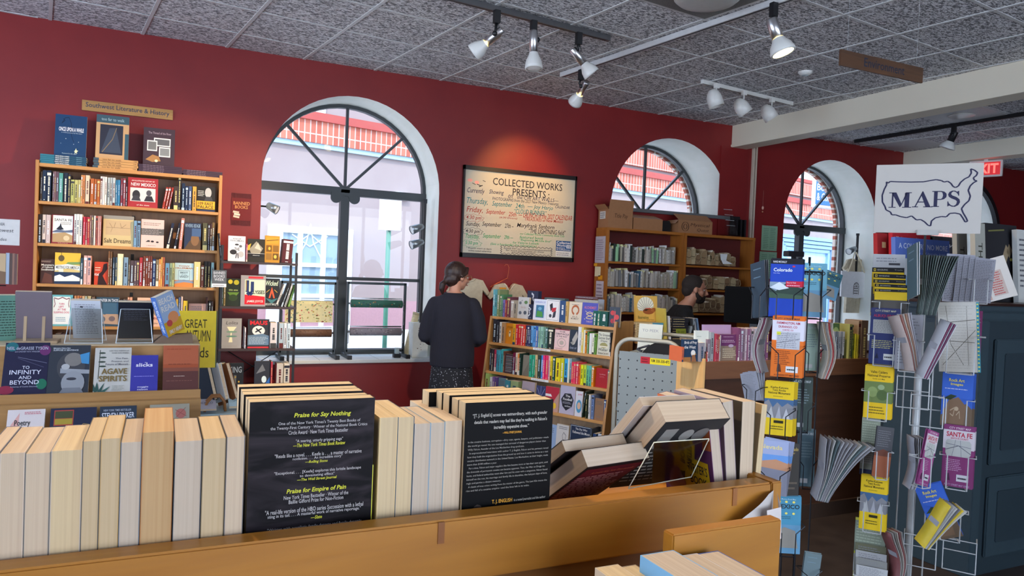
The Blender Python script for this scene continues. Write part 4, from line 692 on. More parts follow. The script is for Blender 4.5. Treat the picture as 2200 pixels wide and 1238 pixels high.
# =================================================================== SLOPED DISPLAY AT THE LEFT (faces the room)
ART.update({
 'infinity': ([('e', .15, .92, .14, .09, '1f5a60'), ('e', .9, .85, .13, .1, '5c2858'), ('e', .1, .1, .18, .08, '7a2038'), ('e', .88, .2, .12, .1, '1c6048'), T(.04, .86, .96, .92, 'NEIL deGRASSE TYSON', 'a8a8b8', .006), T(.22, .81, .78, .84, 'and LINDSEY NYX WALKER', '8a8a9c'), ('l', [(.3, .72), (.96, .6)], .008, '6a6a80'), ('l', [(.3, .7), (.9, .52)], .006, '54546c'), T(.42, .49, .58, .55, 'TO', 'c4c4d0', .006), T(.15, .39, .85, .47, 'INFINITY', 'c4c4d0', .006), T(.36, .3, .64, .36, 'AND', 'c4c4d0', .006), T(.18, .2, .82, .28, 'BEYOND', 'c4c4d0', .006), T(.2, .14, .8, .17, 'A Journey of Cosmic Discovery', 'a0a0b4')], 'wide dark purple space book with pale title', False),
 'brian': ([T(.1, .92, .5, .95, 'BRIAN DILLON', 'b8bcc0', .01), T(.1, .88, .7, .91, 'SUPPOSE A SENTENCE', 'b8bcc0', .01), ('e', .55, .55, .34, .3, '3c3c40'), ('e', .6, .7, .22, .14, '706c68'), ('p', [(.75, .8), (.98, .85), (.98, .6), (.8, .62)], '3c7ca8'), ('p', [(.3, .42), (1, .4), (1, .48), (.3, .52)], '8a8c90'), ('e', .42, .55, .1, .06, 'a0a0a0'), ('e', .62, .22, .28, .24, '84868a'), ('e', .58, .3, .12, .03, '34343a'), ('p', [(.3, 0), (.9, 0), (.8, .12), (.4, .12)], '6a6c72')], 'grey surreal portrait book with blindfold', False),
 'agave': ([('l', [(.12, .3), (.14, .95)], .02, '303830'), ('e', .2, .88, .09, .02, '3a443a'), ('e', .22, .78, .1, .02, '3a443a'), ('e', .2, .68, .1, .02, '3a443a'), ('e', .22, .58, .1, .02, '3a443a'), ('p', [(.02, 0), (.1, .24), (.16, .05)], '2c4a44'), ('p', [(.1, 0), (.3, .22), (.22, .02)], '2c4a44'), ('p', [(.14, 0), (.46, .14), (.3, 0)], '345850'), ('p', [(0, .04), (.0, .2), (.12, 0)], '2c4a44'), T(.38, .91, .92, .94, 'GARY PAUL NABHAN and', '5a5a58'), T(.46, .86, .92, .89, 'DAVID SURO PINERA', '5a5a58'), T(.56, .73, .92, .77, 'The Past,', '54545c', .01), T(.46, .665, .92, .705, 'Present, and', '54545c', .01), T(.3, .6, .92, .645, 'Future of Mezcals', '54545c', .01), T(.2, .4, .9, .53, 'AGAVE', '6e5a30', .025), T(.14, .24, .9, .37, 'SPIRITS', '6e5a30', .025), ('m', .5, .04, .85, .16, 4, '8a8a80')], 'white book with tall agave plant drawing', False),
 'slicks': ([T(.5, .78, .6, .81, 'the', 'c8c4e0'), T(.18, .68, .8, .78, 'slicks', 'd0cce4', .02), ('m', .12, .4, .9, .44, 1, '8884c8'), T(.26, .1, .66, .15, 'maggie', 'c8c4e0', .015), T(.26, .04, .64, .09, 'nelson', 'c8c4e0', .015)], 'violet book with lower case white title', False),
 'sunset': ([Rr(0, 0, 1, .42, '54302c'), Rr(0, .42, 1, .5, '7a4434'), Rr(0, .5, 1, .58, '94482c'), ('m', .1, .9, .9, .93, 1, '8a3c28'), ('m', .15, .56, .85, .6, 1, '6a3424'), ('m', .3, .3, .7, .33, 1, 'c0a898'), ('m', .1, .2, .9, .23, 1, '7a5044')], 'burnt orange book fading to brown', False),
 'poetry': ([('p', [(.1, .7), (.32, .94), (.3, .62), (.12, .6)], 'c89890'), ('p', [(.2, .5), (.9, .62), (.9, .42), (.15, .36)], 'b0686c'), T(.2, .66, .62, .8, 'Poetry', '2c2a2c', .012), T(.34, .46, .9, .58, 'Dangerous', '3c3034', .0), ('p', [(.5, .1), (.85, .3), (.8, 0), (.5, 0)], '3c3c40'), ('m', .45, .9, .95, .96, 2, 'b05060')], 'pink white book with torn paper collage', False),
 'custo': ([Rr(.08, .66, .5, .96, 'a04038'), Rr(.1, .8, .48, .94, '40442c'), Rr(.1, .68, .48, .79, '9a8430'), ('l', [(.85, .66), (.9, .5), (.86, .36), (.74, .32), (.64, .42), (.64, .58), (.72, .68), (.85, .66)], .012, '8a7448'), ('l', [(.68, .46), (.78, .54), (.92, .5)], .02, 'a04040'), T(.1, .1, .62, .22, 'GUSTO', 'a8acb4', .002)], 'navy book with a coloured rectangle and wire circle', False),
 'pinker': ([T(.1, .9, .85, .94, 'NEW YORK TIMES BESTSELLER', '9aa0ac'), T(.06, .76, .94, .87, 'STEVEN PINKER', 'c8ccd4', .008), ('e', .5, .38, .38, .28, '8a98a8'), ('e', .5, .38, .35, .25, '26303e'), ('m', .2, .2, .85, .58, 6, '98a4b4')], 'dark navy book with a lined cloud brain', False),
 'trade': ([T(.14, .76, .5, .92, 'TRADE', '54504a', .012), T(.14, .56, .52, .72, 'ROOTS', '54504a', .012), ('p', [(.62, .1), (1, .55), (1, .4), (.8, .1)], '8c4a44'), ('e', .78, .8, .13, .1, '9c5c54'), ('l', [(.66, .72), (.9, .92)], .01, '7c443c'), ('l', [(.64, .88), (.92, .74)], .01, '7c443c'), ('m', .14, .4, .44, .44, 1, '6a665c')], 'grey green book with red coral drawing', False),
 'backtext': ([T(.22, .9, .78, .93, 'Praise for the first book', '8a3c50', .008), ('m', .12, .18, .88, .86, 22, '2e282c'), Rr(.38, .07, .66, .14, '38343c')], 'back cover', False),
})
DWX = wood('display_birch', '9c7444', 'b08654', 'x', 1.15); DWZ = wood('display_birch_upright', '94703f', 'a88050', 'z', 1.15)
DY = 3.80; zl1 = onY(200, 848, DY).z; zt1 = onY(200, 741, 3.93).z; xr = onY(430, 742, 3.93).x; xl = -1.45
t = thing('sloped_display', 'low birch display stand with sloped rows of face-out books below the oak bookcase', 'display stand', ((xl+xr)/2, DY, 0)); hw = (xr-xl)/2
MB().box(-hw, hw, .13, .62, zt1-.022, zt1, M('c0ac8c', .45, gain=1.2), .003).obj('top_board', t)
MB().box(-hw, hw, .12, .132, zl1-.03, zt1-.005, DWX).obj('riser', t)
MB().box(-hw, hw, -.045, .13, zl1-.02, zl1, DWX, .002).box(-hw, hw, -.055, -.043, zl1-.028, zl1+.018, DWX, .002).obj('ledge', t)
MB().box(-hw, hw, -.10, -.045, .10, zl1-.02, DWX).obj('lower_riser', t)
MB().box(-hw, hw, -.30, -.10, zl1-.26, zl1-.24, DWX, .002).obj('ledge', t)
for sx in (-1, 1): MB().prism([(-.32, 0), (.62, 0), (.62, 0), (.62, 0)], 0, .01, DWZ) if 0 else None
for sx in (-1, 1):
    x0 = sx*hw; x1 = sx*(hw-.022); m = MB(); o = [(-.3, 0), (.62, 0), (.62, zt1-.023), (.14, zt1-.023), (.1, zl1-.03), (-.05, zl1-.03), (-.13, zl1-.24), (-.3, zl1-.265)]
    vs = [(x0, y, z) for y, z in o]+[(x1, y, z) for y, z in o]; n = len(o); m.add(vs, [tuple(range(n)), tuple(range(2*n-1, n-1, -1))]+[(i, (i+1) % n, n+(i+1) % n, n+i) for i in range(n)], DWZ); m.obj('end_panel', t)
MB().box(-hw+.02, hw-.02, -.09, .5, .02, zl1-.3, DWX).obj('base_cabinet', t)
def disp(key, x0, x1, y0, y1, Y, zb, col, lab, tilt=.47, hh=None):
    a, b = onY(x0, (y0+y1)/2, Y+.04).x, onY(x1, (y0+y1)/2, Y+.04).x; zt = onY((x0+x1)/2, y0, Y+.09).z; h = hh or (zt-zb)/math.cos(tilt)
    book(ART[key][1]+' '+lab, ((a+b)/2, Y+.0, zb+.003), 0, b-a, h, .022, col, rx=-tilt, front=ART[key][0], group='face-out books on the sloped display')
for key, x0, x1, y0, y1, col in (('infinity', 6, 103, 741, 852, '1c1a34'), ('brian', 102, 192, 746, 850, '2c3038'), ('agave', 202, 281, 751, 846, 'b0aca4'), ('slicks', 281, 339, 766, 844, '36348a'), ('sunset', 350, 426, 746, 842, 'a05438')):
    disp(key, x0, x1, y0, y1, DY+.0, zl1, col, 'in the upper sloped row')
zl2 = zl1-.24
for key, x0, x1, y0, y1, col in (('poetry', 12, 94, 866, 920, 'c8bcb8'), ('custo', 106, 206, 856, 920, '20243a'), ('pinker', 213, 293, 850, 920, '26303e'), ('trade', 322, 408, 841, 900, '8a8474')):
    disp(key, x0, x1, y0, y1, DY-.23, zl2, col, 'in the lower sloped row', hh=.225)
# face-away books on easels along its top
def easel_acrylic(x, y, z, w, label, rz=0, a=.42, h=.16):
    t = thing('book_easel', label, 'easel', (x, y, z), rz); hy = h*math.tan(a)
    for nm, y0, y1 in (('front_leaf', 0, hy*1.0), ('rear_leaf', hy*2, hy)):
        m = MB(); wt = w*.40; m.add([(-w/2, y0, 0), (w/2, y0, 0), (wt, y1, h), (-wt, y1, h)], [(0, 1, 2, 3)], ACRYL)
        E2 = M('d0d8dc', .2, gain=1.2, spec=.8)
        for p, q in (((-w/2, y0, 0), (-wt, y1, h)), ((w/2, y0, 0), (wt, y1, h)), ((-wt, y1, h), (wt, y1, h)), ((-w/2, y0, .002), (w/2, y0, .002))): m.tube([p, q], .0016, E2, 4)
        m.obj(nm, t)
    return t
zt = zt1
def lean_back(label, px0, px1, py0, py1, Y, w, h, th, col, rx, rz=math.pi, ry=0, **k):
    c = onY((px0+px1)/2, py1, Y); return book(label, (c.x, Y, zt+.004), rz, w, h, th, col, rx=rx, ry=ry, **k)
wpx = lambda a, b, y, Y: onY(b, y, Y).x-onY(a, y, Y).x
lean_back('grey-mauve book seen from the back on a wooden easel', 36, 112, 630, 735, 4.14, wpx(34, 112, 690, 4.1), .238, .022, '6a6068', -.22, back=None, front=ART['backtext'][0])
book('pale green book edge-on at the far left of the display top', (onY(6, 735, 4.12).x, 4.14, zt), math.pi+.5, .15, .225, .02, '6a9a90', rx=-.25, back=[('m', .1, .1, .9, .9, 14, '38504c')])
t = thing('book_easel', 'small wooden easel behind the grey-mauve book', 'easel', (onY(74, 735, 3.98).x, 4.0, zt)); wd_ = wood('easel_wood', '8a7660', 'a89070', 'z')
for x in (-.042, .03): MB().box(x-.006, x+.006, .0, .012, .0, .125, wd_, T=Matrix.Rotation(-.12, 4, 'X')).obj('upright', t)
MB().box(-.09, .09, -.015, .12, .0, .012, wd_, .002).obj('base', t)
x = onY(185, 735, 4.05).x
book('white book seen from the back leaning in a clear easel', (x+.0, 4.17, zt+.01), math.pi-.12, wpx(150, 215, 690, 4.1), .205, .02, 'b8bcc4', rx=-.38, back=[('m', .12, .12, .9, .92, 18, '7c7c88'), Rr(.3, .82, .4, .85, '2c2c34')])
easel_acrylic(x-.005, 3.985, zt, wpx(150, 232, 700, 4.0), 'clear acrylic easel holding the white book', -.05)
x = onY(290, 735, 4.05).x
book('near-black book seen from the back leaning in a clear easel', (x+.0, 4.17, zt+.01), math.pi, wpx(252, 328, 690, 4.1), .2, .024, '1c1e28', rx=-.38, back=[('m', .15, .5, .85, .85, 7, '505468')])
easel_acrylic(x, 3.985, zt, wpx(246, 325, 700, 4.0), 'clear acrylic easel holding the near-black book', .03)
t = thing('book_easel', 'wooden wedge under the tipped blue and yellow paperback', 'easel', (onY(372, 738, 4.0).x, 4.0, zt)); MB().add([(-.09, -.03, 0), (.09, -.03, 0), (.09, .09, 0), (-.09, .09, 0), (-.05, .0, .035), (.085, .0, .045), (.085, .07, .045), (-.05, .07, .035)], [(0, 1, 2, 3), (4, 5, 6, 7), (0, 1, 5, 4), (1, 2, 6, 5), (2, 3, 7, 6), (3, 0, 4, 7)], M('6a5644', .6)).obj('wedge', t)
t = thing('book', 'blue and yellow beach paperback tipped on one corner at the end of the display', 'book', (onY(374, 736, 4.0).x, 4.03, zt+.045), (-.06, -.36, .72))
bookparts(t, .105, .21, .034, '3c5c98', spine=[T(.2, .3, .8, .9, ' ', 'e0e0d0'), ('tv', .25, .1, .75, .9, 'BEACH READ EMILY HENRY', 'c8d0e0')], front=[Rr(0, 0, 1, .35, 'c8a030'), Rr(0, .35, 1, 1, '98b0d0'), T(.1, .78, .9, .92, 'BEACH', 'e8e8e0', .02), T(.1, .6, .9, .74, 'READ', 'e8e8e0', .02), ('e', .6, .4, .3, .14, 'd89060'), ('e', .3, .3, .16, .08, 'b84a48'), T(.15, .05, .9, .14, 'EMILY HENRY', 'e8e8d8', .012)])
# yellow autumn poster
a, b = onY(398, 668, 4.55), onY(462, 790, 4.55); w = b.x-a.x; h = a.z-b.z
t = thing('poster_board', 'bright yellow handwritten autumn reads poster behind the sloped display', 'poster', ((a.x+b.x)/2, 4.55, b.z), (-.05, 0, .0))
MB().box(-w/2-.06, w/2, 0, .004, 0, h, M('f4b80c', .5, gain=1.35), .001).obj('yellow_card', t); MB().box(-w/2-.055, w/2+.006, .004, .012, 0, h, M('2c4a30', .5)).obj('backing', t)
MB().art(lambda u, v, k: (-w/2-.02+u*(w), -.001-.0004*k, v*h), [T(.12, .7, .82, .85, 'GREAT', '2a2410', .0), T(.14, .46, .95, .66, 'AUTUMN', '2a2410', .0, .1), T(.1, .18, .9, .36, 'Reads', '2a2410', .0), T(.3, .02, .6, .12, ':)', '2a2410')]).obj('lettering', t)
# small stand carrying the poster and the side display table
mb = MB(); t = thing('side_table', 'small birch table with a pale top behind the foreground books', 'table', (.32, 4.72, 0))
MB().box(-.22, .26, -.28, .2, .70, .72, M('a8c0c8', .3, gain=1.2), .003).obj('table_top', t)
for x in (-.2, .24):
    for y in (-.26, .18): MB().box(x-.015, x+.015, y-.015, y+.015, 0, .7, PLYZ).obj('leg', t)
MB().box(-.2, -.06, .16, .19, .72, .98, PLYZ).obj('poster_rest', t)
zt = .723
for i, (dx, w, c, rz, ry, lb) in enumerate(((.08, .16, '1c2430', -.9, -.35, 'black hardback leaning on the small pale table'), (.12, .15, 'c8ccd0', -.9, -.35, 'white covered hardback leaning beside the black one'), (.155, .15, '7a4c2c', -.9, -.42, 'brown hardback leaning outermost on the pale table'))):
    book(lb, (.13+dx*1.6, 4.62, zt+.03), rz, w, .22, .028, c, ry=ry, hard=True)
p = onY(470, 870, 4.5)
t = thing('book_stand', 'curved bentwood book stand on the small pale table', 'stand', (.30, 4.5, zt)); R_ = M('8a5c30', .45)
for dy in (0, .05): MB().tube([(-.06, dy, 0), (-.05, dy, .05), (-.02, dy, .085), (.02, dy, .085), (.045, dy, .05), (.05, dy, 0)], .008, R_, 8).obj('hoop', t)
book('pale blue patterned paperback lying on the small table', (.44, 4.50, zt+.02), 0, .14, .2, .014, 'a8c4d0', rx=-1.3, front=[('l', [(.2, .3), (.5, .5), (.8, .3)], .02, '4a7ca0'), ('e', .5, .65, .25, .12, '5c8cac')])
book('grey booklet with blue handwriting lying on the table edge', (.22, 4.45, zt+.02), 0, .16, .13, .012, 'b0b0bc', rx=-1.3, front=[T(.1, .5, .9, .7, 'NEW MEXICO', '54546c')])
# =================================================================== FOREGROUND GONDOLA
GY = .935; ZR = 1.27; ZS = 1.19
t = thing('gondola_shelf', 'birch plywood gondola top in the foreground holding the nearest row of books', 'bookshelf', (.2, .9, 0)); gx0, gx1 = -1.0, onY(1676, 1030, .9).x-.2
MB().box(gx0, gx1-.0225, -.005, .030, ZR-.085, ZR, PLYX, .003).obj('top_rail', t)
MB().box(gx0, gx1-.023, .012, .028, .1, ZR-.085, wood('ply_panel', '6c4418', '7c5224', 'x', 1.1)).obj('back_panel', t)
MB().box(gx0, gx1-.023, .03, .36, ZS-.02, ZS, PLYX).obj('shelf', t); MB().box(gx0, gx1-.023, .36, .384, ZS-.05, ZS+.02, PLYX, .002).obj('far_lip', t)
MB().box(gx1-.022, gx1, -.005, .385, 0, ZS-.02, PLYZ, .002).obj('end_panel', t); MB().box(gx1-.022, gx1, -.005, .385, ZS-.02, ZR, PLYZ, .002).obj('end_cheek', t)
for px in (948, 1575):
    x = onY(px, 1130, .895).x-.2; MB().box(x-.0045, x+.0045, -.0065, -.004, ZR-.03, ZR-.002, wood('slot_dark_%d' % px, '6a3c14', '8a5420', 'z')).obj('bracket_slot', t)
# spine-away paperbacks: fore-edges towards the camera
def away(label, x0, x1, ztop, col='8a8478', d=.13, dy=0., group='spine-away paperbacks in the foreground row', page=None):
    w = x1-x0; h = ztop-ZS
    t = thing('paperback', label, 'book', ((x0+x1)/2, GY+dy+d/2, ZS), (0, 0, -math.pi/2), group)
    bookparts(t, d, h, w*.985, col, page=page or PAGEV, front=None)
    return t
fe = [(-115, 0, 455), (0, 160, 455), (160, 325, 455), (325, 525, 438), (525, 642, 378), (642, 768, 362), (768, 903, 385), (905, 1110, 320), (1112, 1290, 378), (1292, 1440, 362), (1442, 1562, 350)]
nmz = ['cut off by the frame edge, leftmost', 'second from the left', 'third from the left', 'fourth from the left', 'fifth from the left', 'sixth from the left', 'seventh from the left, just left of the tall thick one', 'the tallest and thickest one, sticking up', 'just right of the tall thick one', 'second right of the tall thick one', 'touching the black hardback']
cv = ['5a5c66', 'b8a898', '6a6864', 'a89c90', '4a4844', 'a08458', '5a6068', '8a5a30', '3a3c42', '7a6a50', '5c5a5c']
cols = ['page_a', 'page_b', 'page_c']
def pgm(n, a, b): return ramp_mat(n, None, rgb(a, 1.0), rgb(b, .95), 'noise', (3, 300, 3), 1., (.2, .8), .75)
PV = [pgm('page_a', 'bca48c', 'd6c2a6'), pgm('page_b', 'c0a682', 'dcc69c'), pgm('page_c', 'b89e78', 'cfb892'), pgm('page_d', 'b08a5c', 'c8a678'), pgm('page_e', 'b4a28e', 'ccbca8')]
pk = [0, 0, 0, 1, 2, 2, 4, 3, 4, 2, 0]
for i, (a, b, y) in enumerate(fe):
    pa = onY(a/2.9617, 820+y/2.9617, GY); pb = onY(b/2.9617, 820+y/2.9617, GY)
    away('cream paperback with pages outward, '+nmz[i], pa.x, pb.x, (pa.z+pb.z)/2, cv[i], d=.135 if i not in (7,) else .15, page=PV[pk[i]])
# black stormy-sea hardbacks, back cover to the camera
SEA = ramp_mat('dark_sea', None, rgb('0c0a0e', 1.), rgb('40383e', 1.0), 'noise', (5, 16, 22), 1.3, (.42, .8), .5, distort=1.4); SEA.node_tree.nodes['Principled BSDF'].inputs['Specular IOR Level'].default_value = .12
a, b = onY(540, 870, GY), onY(812, 858, GY); W0, H0 = b.x-a.x, (a.z+b.z)/2-ZS; Yb = 'b8b830'; Gw = 'a8a4a4'
bk = [T(.34, .86, .8, .905, 'Praise for Say Nothing', Yb, .02, .2), T(.22, .81, .88, .84, "One of the New York Times's Twenty Best Books of", Gw, .004), T(.16, .775, .94, .805, 'the Twenty-First Century · Winner of the National Book Critics', Gw, .004), T(.3, .74, .78, .77, 'Circle Award · New York Times Bestseller', Gw, .004), T(.36, .67, .74, .70, '"A searing, utterly gripping saga"', Gw, .004), T(.34, .64, .76, .668, '—The New York Times Book Review', Yb, .012, .2), T(.2, .565, .9, .595, '"Reads like a novel. . . . Keefe is . . . a master of narrative', Gw, .004), T(.34, .535, .74, .562, 'nonfiction. . . . An incredible story"', Gw, .004), T(.44, .505, .62, .532, '—Rolling Stone', Yb, .012, .2), T(.2, .43, .9, .46, '"Exceptional. . . . [Keefe] explores this brittle landscape', Gw, .004), T(.4, .40, .68, .427, 'to devastating effect"', Gw, .004), T(.38, .37, .7, .397, '—The Wall Street Journal', Yb, .012, .2), T(.3, .275, .78, .32, 'Praise for Empire of Pain', Yb, .02, .2), T(.28, .24, .8, .27, 'New York Times Bestseller · Winner of the', Gw, .004), T(.32, .205, .76, .235, 'Baillie Gifford Prize for Non-Fiction', Gw, .004), T(.14, .135, .93, .17, '"A real-life version of the HBO series Succession with a lethal', Gw, .004), T(.16, .10, .91, .133, 'sting in its tail. . . . A masterful work of narrative reportage."', Gw, .004), T(.5, .07, .59, .097, '—Slate', Yb, .012, .2), T(.16, .0, .92, .03, '"Written with novelistic family-dynasty and family-dynamic', Gw, .004)]
# the lowest lines of the cover sit behind the rail, so the text block is laid on the visible part
lift = (ZR-ZS-.01)/H0; bk = [(i[0], i[1], lift+i[2]*(1-lift), i[3], lift+i[4]*(1-lift))+i[5:] for i in bk]
y = GY+.014
for i in range(5):
    th = .026; t = thing('hardback', 'black stormy-sea hardback, back cover showing, %s of its five copies' % ['nearest', 'second nearest', 'middle', 'fourth nearest', 'farthest'][i], 'book', ((a.x+b.x)/2+[0, 0, -.002, -.001, -.003][i], y+th/2, ZS), (0, 0, math.pi), 'five black sea hardbacks')
    bookparts(t, W0, H0-[0, .002, 0, .001, -.001][i], th, SEA, page=PV[1])
    m = MB(); m.box(-W0/2-.0008, -W0/2+.0025, -th/2, th/2, 0, H0, M('1a1a1e', .4)) if 0 else None
    if i == 0:
        MB().art(lambda u, v, k: (W0/2-u*W0, th/2+.0004*k, v*H0), bk).obj('back_text', t, label='yellow and grey review text'); MB().box(-W0/2-.001, -W0/2, th/2-.004, th/2, 0, H0*.62, M('b8b830', .4)).obj('yellow_edge', t)
    y += th+.0015
ySEA = y
# two small groups between the black stacks
for i, (p0, p1, yy, c, d) in enumerate(((816, 855, 898, 'c8b080', .13), (855, 891, 897, '3a4c5c', .13), (891, 925, 911, 'a8a098', .12), (925, 957, 909, '6a8ca0', .12), (957, 993, 905, 'b8a890', .16))):
    pa, pb = onY(p0, yy, GY+.01), onY(p1, yy, GY+.01); away('cream paperback with pages outward, %s between the two black covers' % ORD[i], pa.x, pb.x, pa.z, c, d=d, dy=.01, page=PV[(1, 1, 4, 4, 0)[i]])
# second black book with the long text
a2, b2 = onY(1003, 870, GY), onY(1192, 857, GY); W1, H1 = b2.x-a2.x, (a2.z+b2.z)/2-ZS; G2 = 'a8a49c'; O2 = 'c08a28'
tj = [T(.08, .86, .93, .90, "“[T. J. English's] access was extraordinary, with such granular", G2, .012), T(.1, .80, .93, .84, "details that readers may feel like they're walking in Falcon's", G2, .012), T(.32, .745, .72, .785, 'incredibly expensive shoes.”', G2, .012), T(.42, .70, .64, .725, '—WALL STREET JOURNAL', O2, .02)]
LN = ["In the cocaine business, corruption—dirty cops, agents, lawyers, and politicians—made", "the world go round. No one managed that carousel of dangerous players better than", "Willy Falcon, founder of the Los Muchachos drug syndicate.", "In unprecedented interviews with author T. J. English, Falcon and his partners reveal", "how they built the organization from the ground up and how it came to thrive as a vast", "cocaine distribution network in the United States. Los Muchachos, at their height, made", "more than $100 million a year.", "For a time, Falcon and major suppliers like him became more or less their own spirit, until", "the downside of permanent cocaine use became apparent. Then, the War on Drugs ran", "hunts, and federal authorities went after him and his crew with a vengeance. Falcon found", "himself on the run, his marriage and family life in shambles, the halcyon days of love,", "regis and parties a distant memory.", "A classic of true crime writing from the master of the genre, The Last Kilo traces the", "rise and fall of a cocaine empire—and the lives left in its wake."]
for i, l in enumerate(LN): v = .635-i*.0335; tj.append(T(.04+.02*(i in (3, 7, 12)), v, .04+.92*min(1, len(l)/84), v+.021, l, '8a8680', .004))
tj += [T(.33, .065, .56, .11, 'T. J. ENGLISH', O2, .02), T(.58, .07, .95, .10, 'is a noted journalist and the author', '9a968e', .004), T(.33, .02, .95, .05, 'of the New York Times bestsellers Havana Nocturne, Paddy', '9a968e', .004), ('e', .17, .03, .05, .05, '8a6a54'), ('e', .17, .05, .045, .03, '2c2420')]
lift = (ZR-ZS-.012)/H1; tj = [(i[0], i[1], lift+i[2]*(1-lift), i[3], lift+i[4]*(1-lift))+i[5:] if i[0] == 't' else (i[0], i[1], lift+i[2]*(1-lift), i[3], i[4]*(1-lift), i[5]) for i in tj]
y = GY+.004
for i, th in enumerate((.027, .027, .027, .026, .032)):
    t = thing('paperback', 'black crime paperback with long back text, %s of five copies' % ['nearest', 'second nearest', 'middle', 'fourth nearest', 'farthest'][i], 'book', ((a2.x+b2.x)/2+[0, 0, -.003, -.004, -.015][i], y+th/2, ZS), (0, 0, math.pi), 'five black crime paperbacks')
    bookparts(t, W1, H1-[0, .001, -.001, -.0, .003][i], th, M('08080a', .5, gain=1, spec=.1), page=PV[1])
    if i == 0: MB().art(lambda u, v, k: (W1/2-u*W1, th/2+.0004*k, v*H1), tj).obj('back_text', t, label='pale grey and orange back text')
    y += th+.0008
# wine-red book lying back on an easel, its twin, an upright bookend group
xa = onY(1300, 1040, 1.02).x
RB = [Rr(.04, .0, .96, .95, '54101c'), T(.2, .84, .9, .88, 'An instant New York Times bestseller', 'a04a3c', .006), ('m', .06, .3, .94, .8, 13, 'a87a78')]
TL, TR = onY(1256, 1009, .965), onY(1405, 984, .965)
def leaner(label, tl, tr, rx, h, th, col, front, **k):
    """book leaning towards the camera: its top corners are given, rx is the lean"""
    c = (tl+tr)/2; w = (tr-tl).length; rz = math.atan2(tr.y-tl.y, tr.x-tl.x)
    d = Vector((0, -math.sin(rx), math.cos(rx))); d.rotate(Matrix.Rotation(rz, 4, 'Z')); o = c-d*h
    n = Vector((0, -math.cos(rx), -math.sin(rx))); n.rotate(Matrix.Rotation(rz, 4, 'Z')); o = o-n*th/2
    return book(label, tuple(o), rz+math.pi, w, h, th, col, rx=-rx, back=front, **k), o
_, o1 = leaner('dark red paperback tipped back towards the camera, back cover showing', Vector((TL.x, .955, TL.z)), Vector((TR.x, .975, TR.z+.002)), .92, .2, .030, '1a1214', RB, page=PV[4])
_, o2 = leaner('second dark paperback tucked behind the tipped red one', Vector((TL.x-.014, 1.0, TL.z+.014)), Vector((TR.x-.014, 1.02, TR.z+.016)), .92, .195, .02, '2a2628', None, page=PV[4])
UL, UR = onY(1431, 911, .93), onY(1569, 897, .93)
_, o3 = leaner('thick paperback leaning towards the camera above a clear easel', Vector((UL.x, .93, UL.z)), Vector((UR.x, .93, UR.z)), .80, .21, .040, '2a2a2c', [Rr(.0, .5, 1, 1, '2c2c2e'), Rr(.1, .62, .3, .9, '84827e'), ('e', .5, .8, .1, .08, '8a8884'), ('e', .72, .8, .12, .09, '6a6866'), ('m', .05, .1, .95, .6, 9, '9a9894')], page=PV[0])
_, o3 = leaner('pale thin paperback behind the thick leaning one', Vector((UL.x-.012, .975, UL.z+.018)), Vector((UR.x-.03, .975, UR.z+.018)), .80, .2, .018, 'b8b0ac', None, page=PV[0])
c = onY(1430, 1040, 1.0); t = thing('book_easel', 'clear acrylic easel in the foreground holding the thick leaning paperback', 'easel', (0, 0, 0))
pts = [(1350, 1050), (1485, 1025), (1523, 943), (1405, 951)]; Y2 = [.97, .985, .95, .94]
V = [onY(px, py, yy) for (px, py), yy in zip(pts, Y2)]; m = MB(); m.add([tuple(v) for v in V], [(0, 1, 2, 3)], ACRYL)
for i in range(4): m.tube([V[i], V[(i+1) % 4]], .0009, M('e0dcc4', .2, gain=1.2), 5)
m.obj('front_leaf', t); V2 = [V[3], V[2], onY(1512, 1025, 1.05), onY(1400, 1040, 1.05)]; m = MB(); m.add([tuple(v) for v in V2], [(0, 1, 2, 3)], ACRYL); m.tube([V2[1], V2[2]], .0009, M('e0dcc4', .2, gain=1.2), 5); m.obj('rear_leaf', t)
# crosswise upright books at the end of the row: fore-edges to the camera, covers facing left
def crossbook(label, pa, pb, col, y0, w, h, rz, **k):
    c = onY(*pa, y0); d = onY(*pb, y0); th = (d-c).length
    t = thing('paperback', label, 'book', ((c.x+d.x)/2, y0, ZS), (0, 0, rz), 'thick upright books at the row end'); return t, th
CK = [('p', [(.0, .55), (1, .62), (1, 1), (0, 1)], 'a85a30'), ('p', [(.03, .80), (.4, .78), (.4, .96), (.03, .97)], '7a3c90'), ('m', .05, .82, .38, .94, 3, 'd0c0d8'), ('p', [(.4, .16), (.96, .12), (.92, .5), (.5, .5)], 'd8b020'), T(.52, .38, .9, .46, "WRITER'S", '2c2420', .012), T(.56, .28, .88, .35, 'BOOK', '2c2420', .012), ('e', .26, .22, .2, .12, '9a7090')]
for lb, bx, th, h, col, lean, d in (('purple and orange cookbook with pages outward, first of the row-end group', .850, .021, .200, '5a3058', -.17, .135), ('thick cream-paged book, second of the row-end group', .873, .022, .205, '8a7a80', -.12, .13), ('thickest cream-paged book, third of the row-end group', .893, .030, .203, '4a4438', -.01, .135), ('thin tan-paged book against the shelf end cheek', .924, .012, .196, 'b8a078', .06, .12)):
    x = bx+th/2; t = thing('paperback', lb, 'book', (x, .952+d/2, ZS+abs(math.sin(lean))*th/2), 0, 'upright books at the row end')
    t.rotation_euler = (Matrix.Rotation(lean, 4, 'Y') @ Matrix.Rotation(-math.pi/2, 4, 'Z')).to_euler()
    bookparts(t, d, h, th*.98, col, front=CK if col == '5a3058' else None, page=PV[(4, 4, 0, 1)[('5a3058', '8a7a80', '4a4438', 'b8a078').index(col)]])
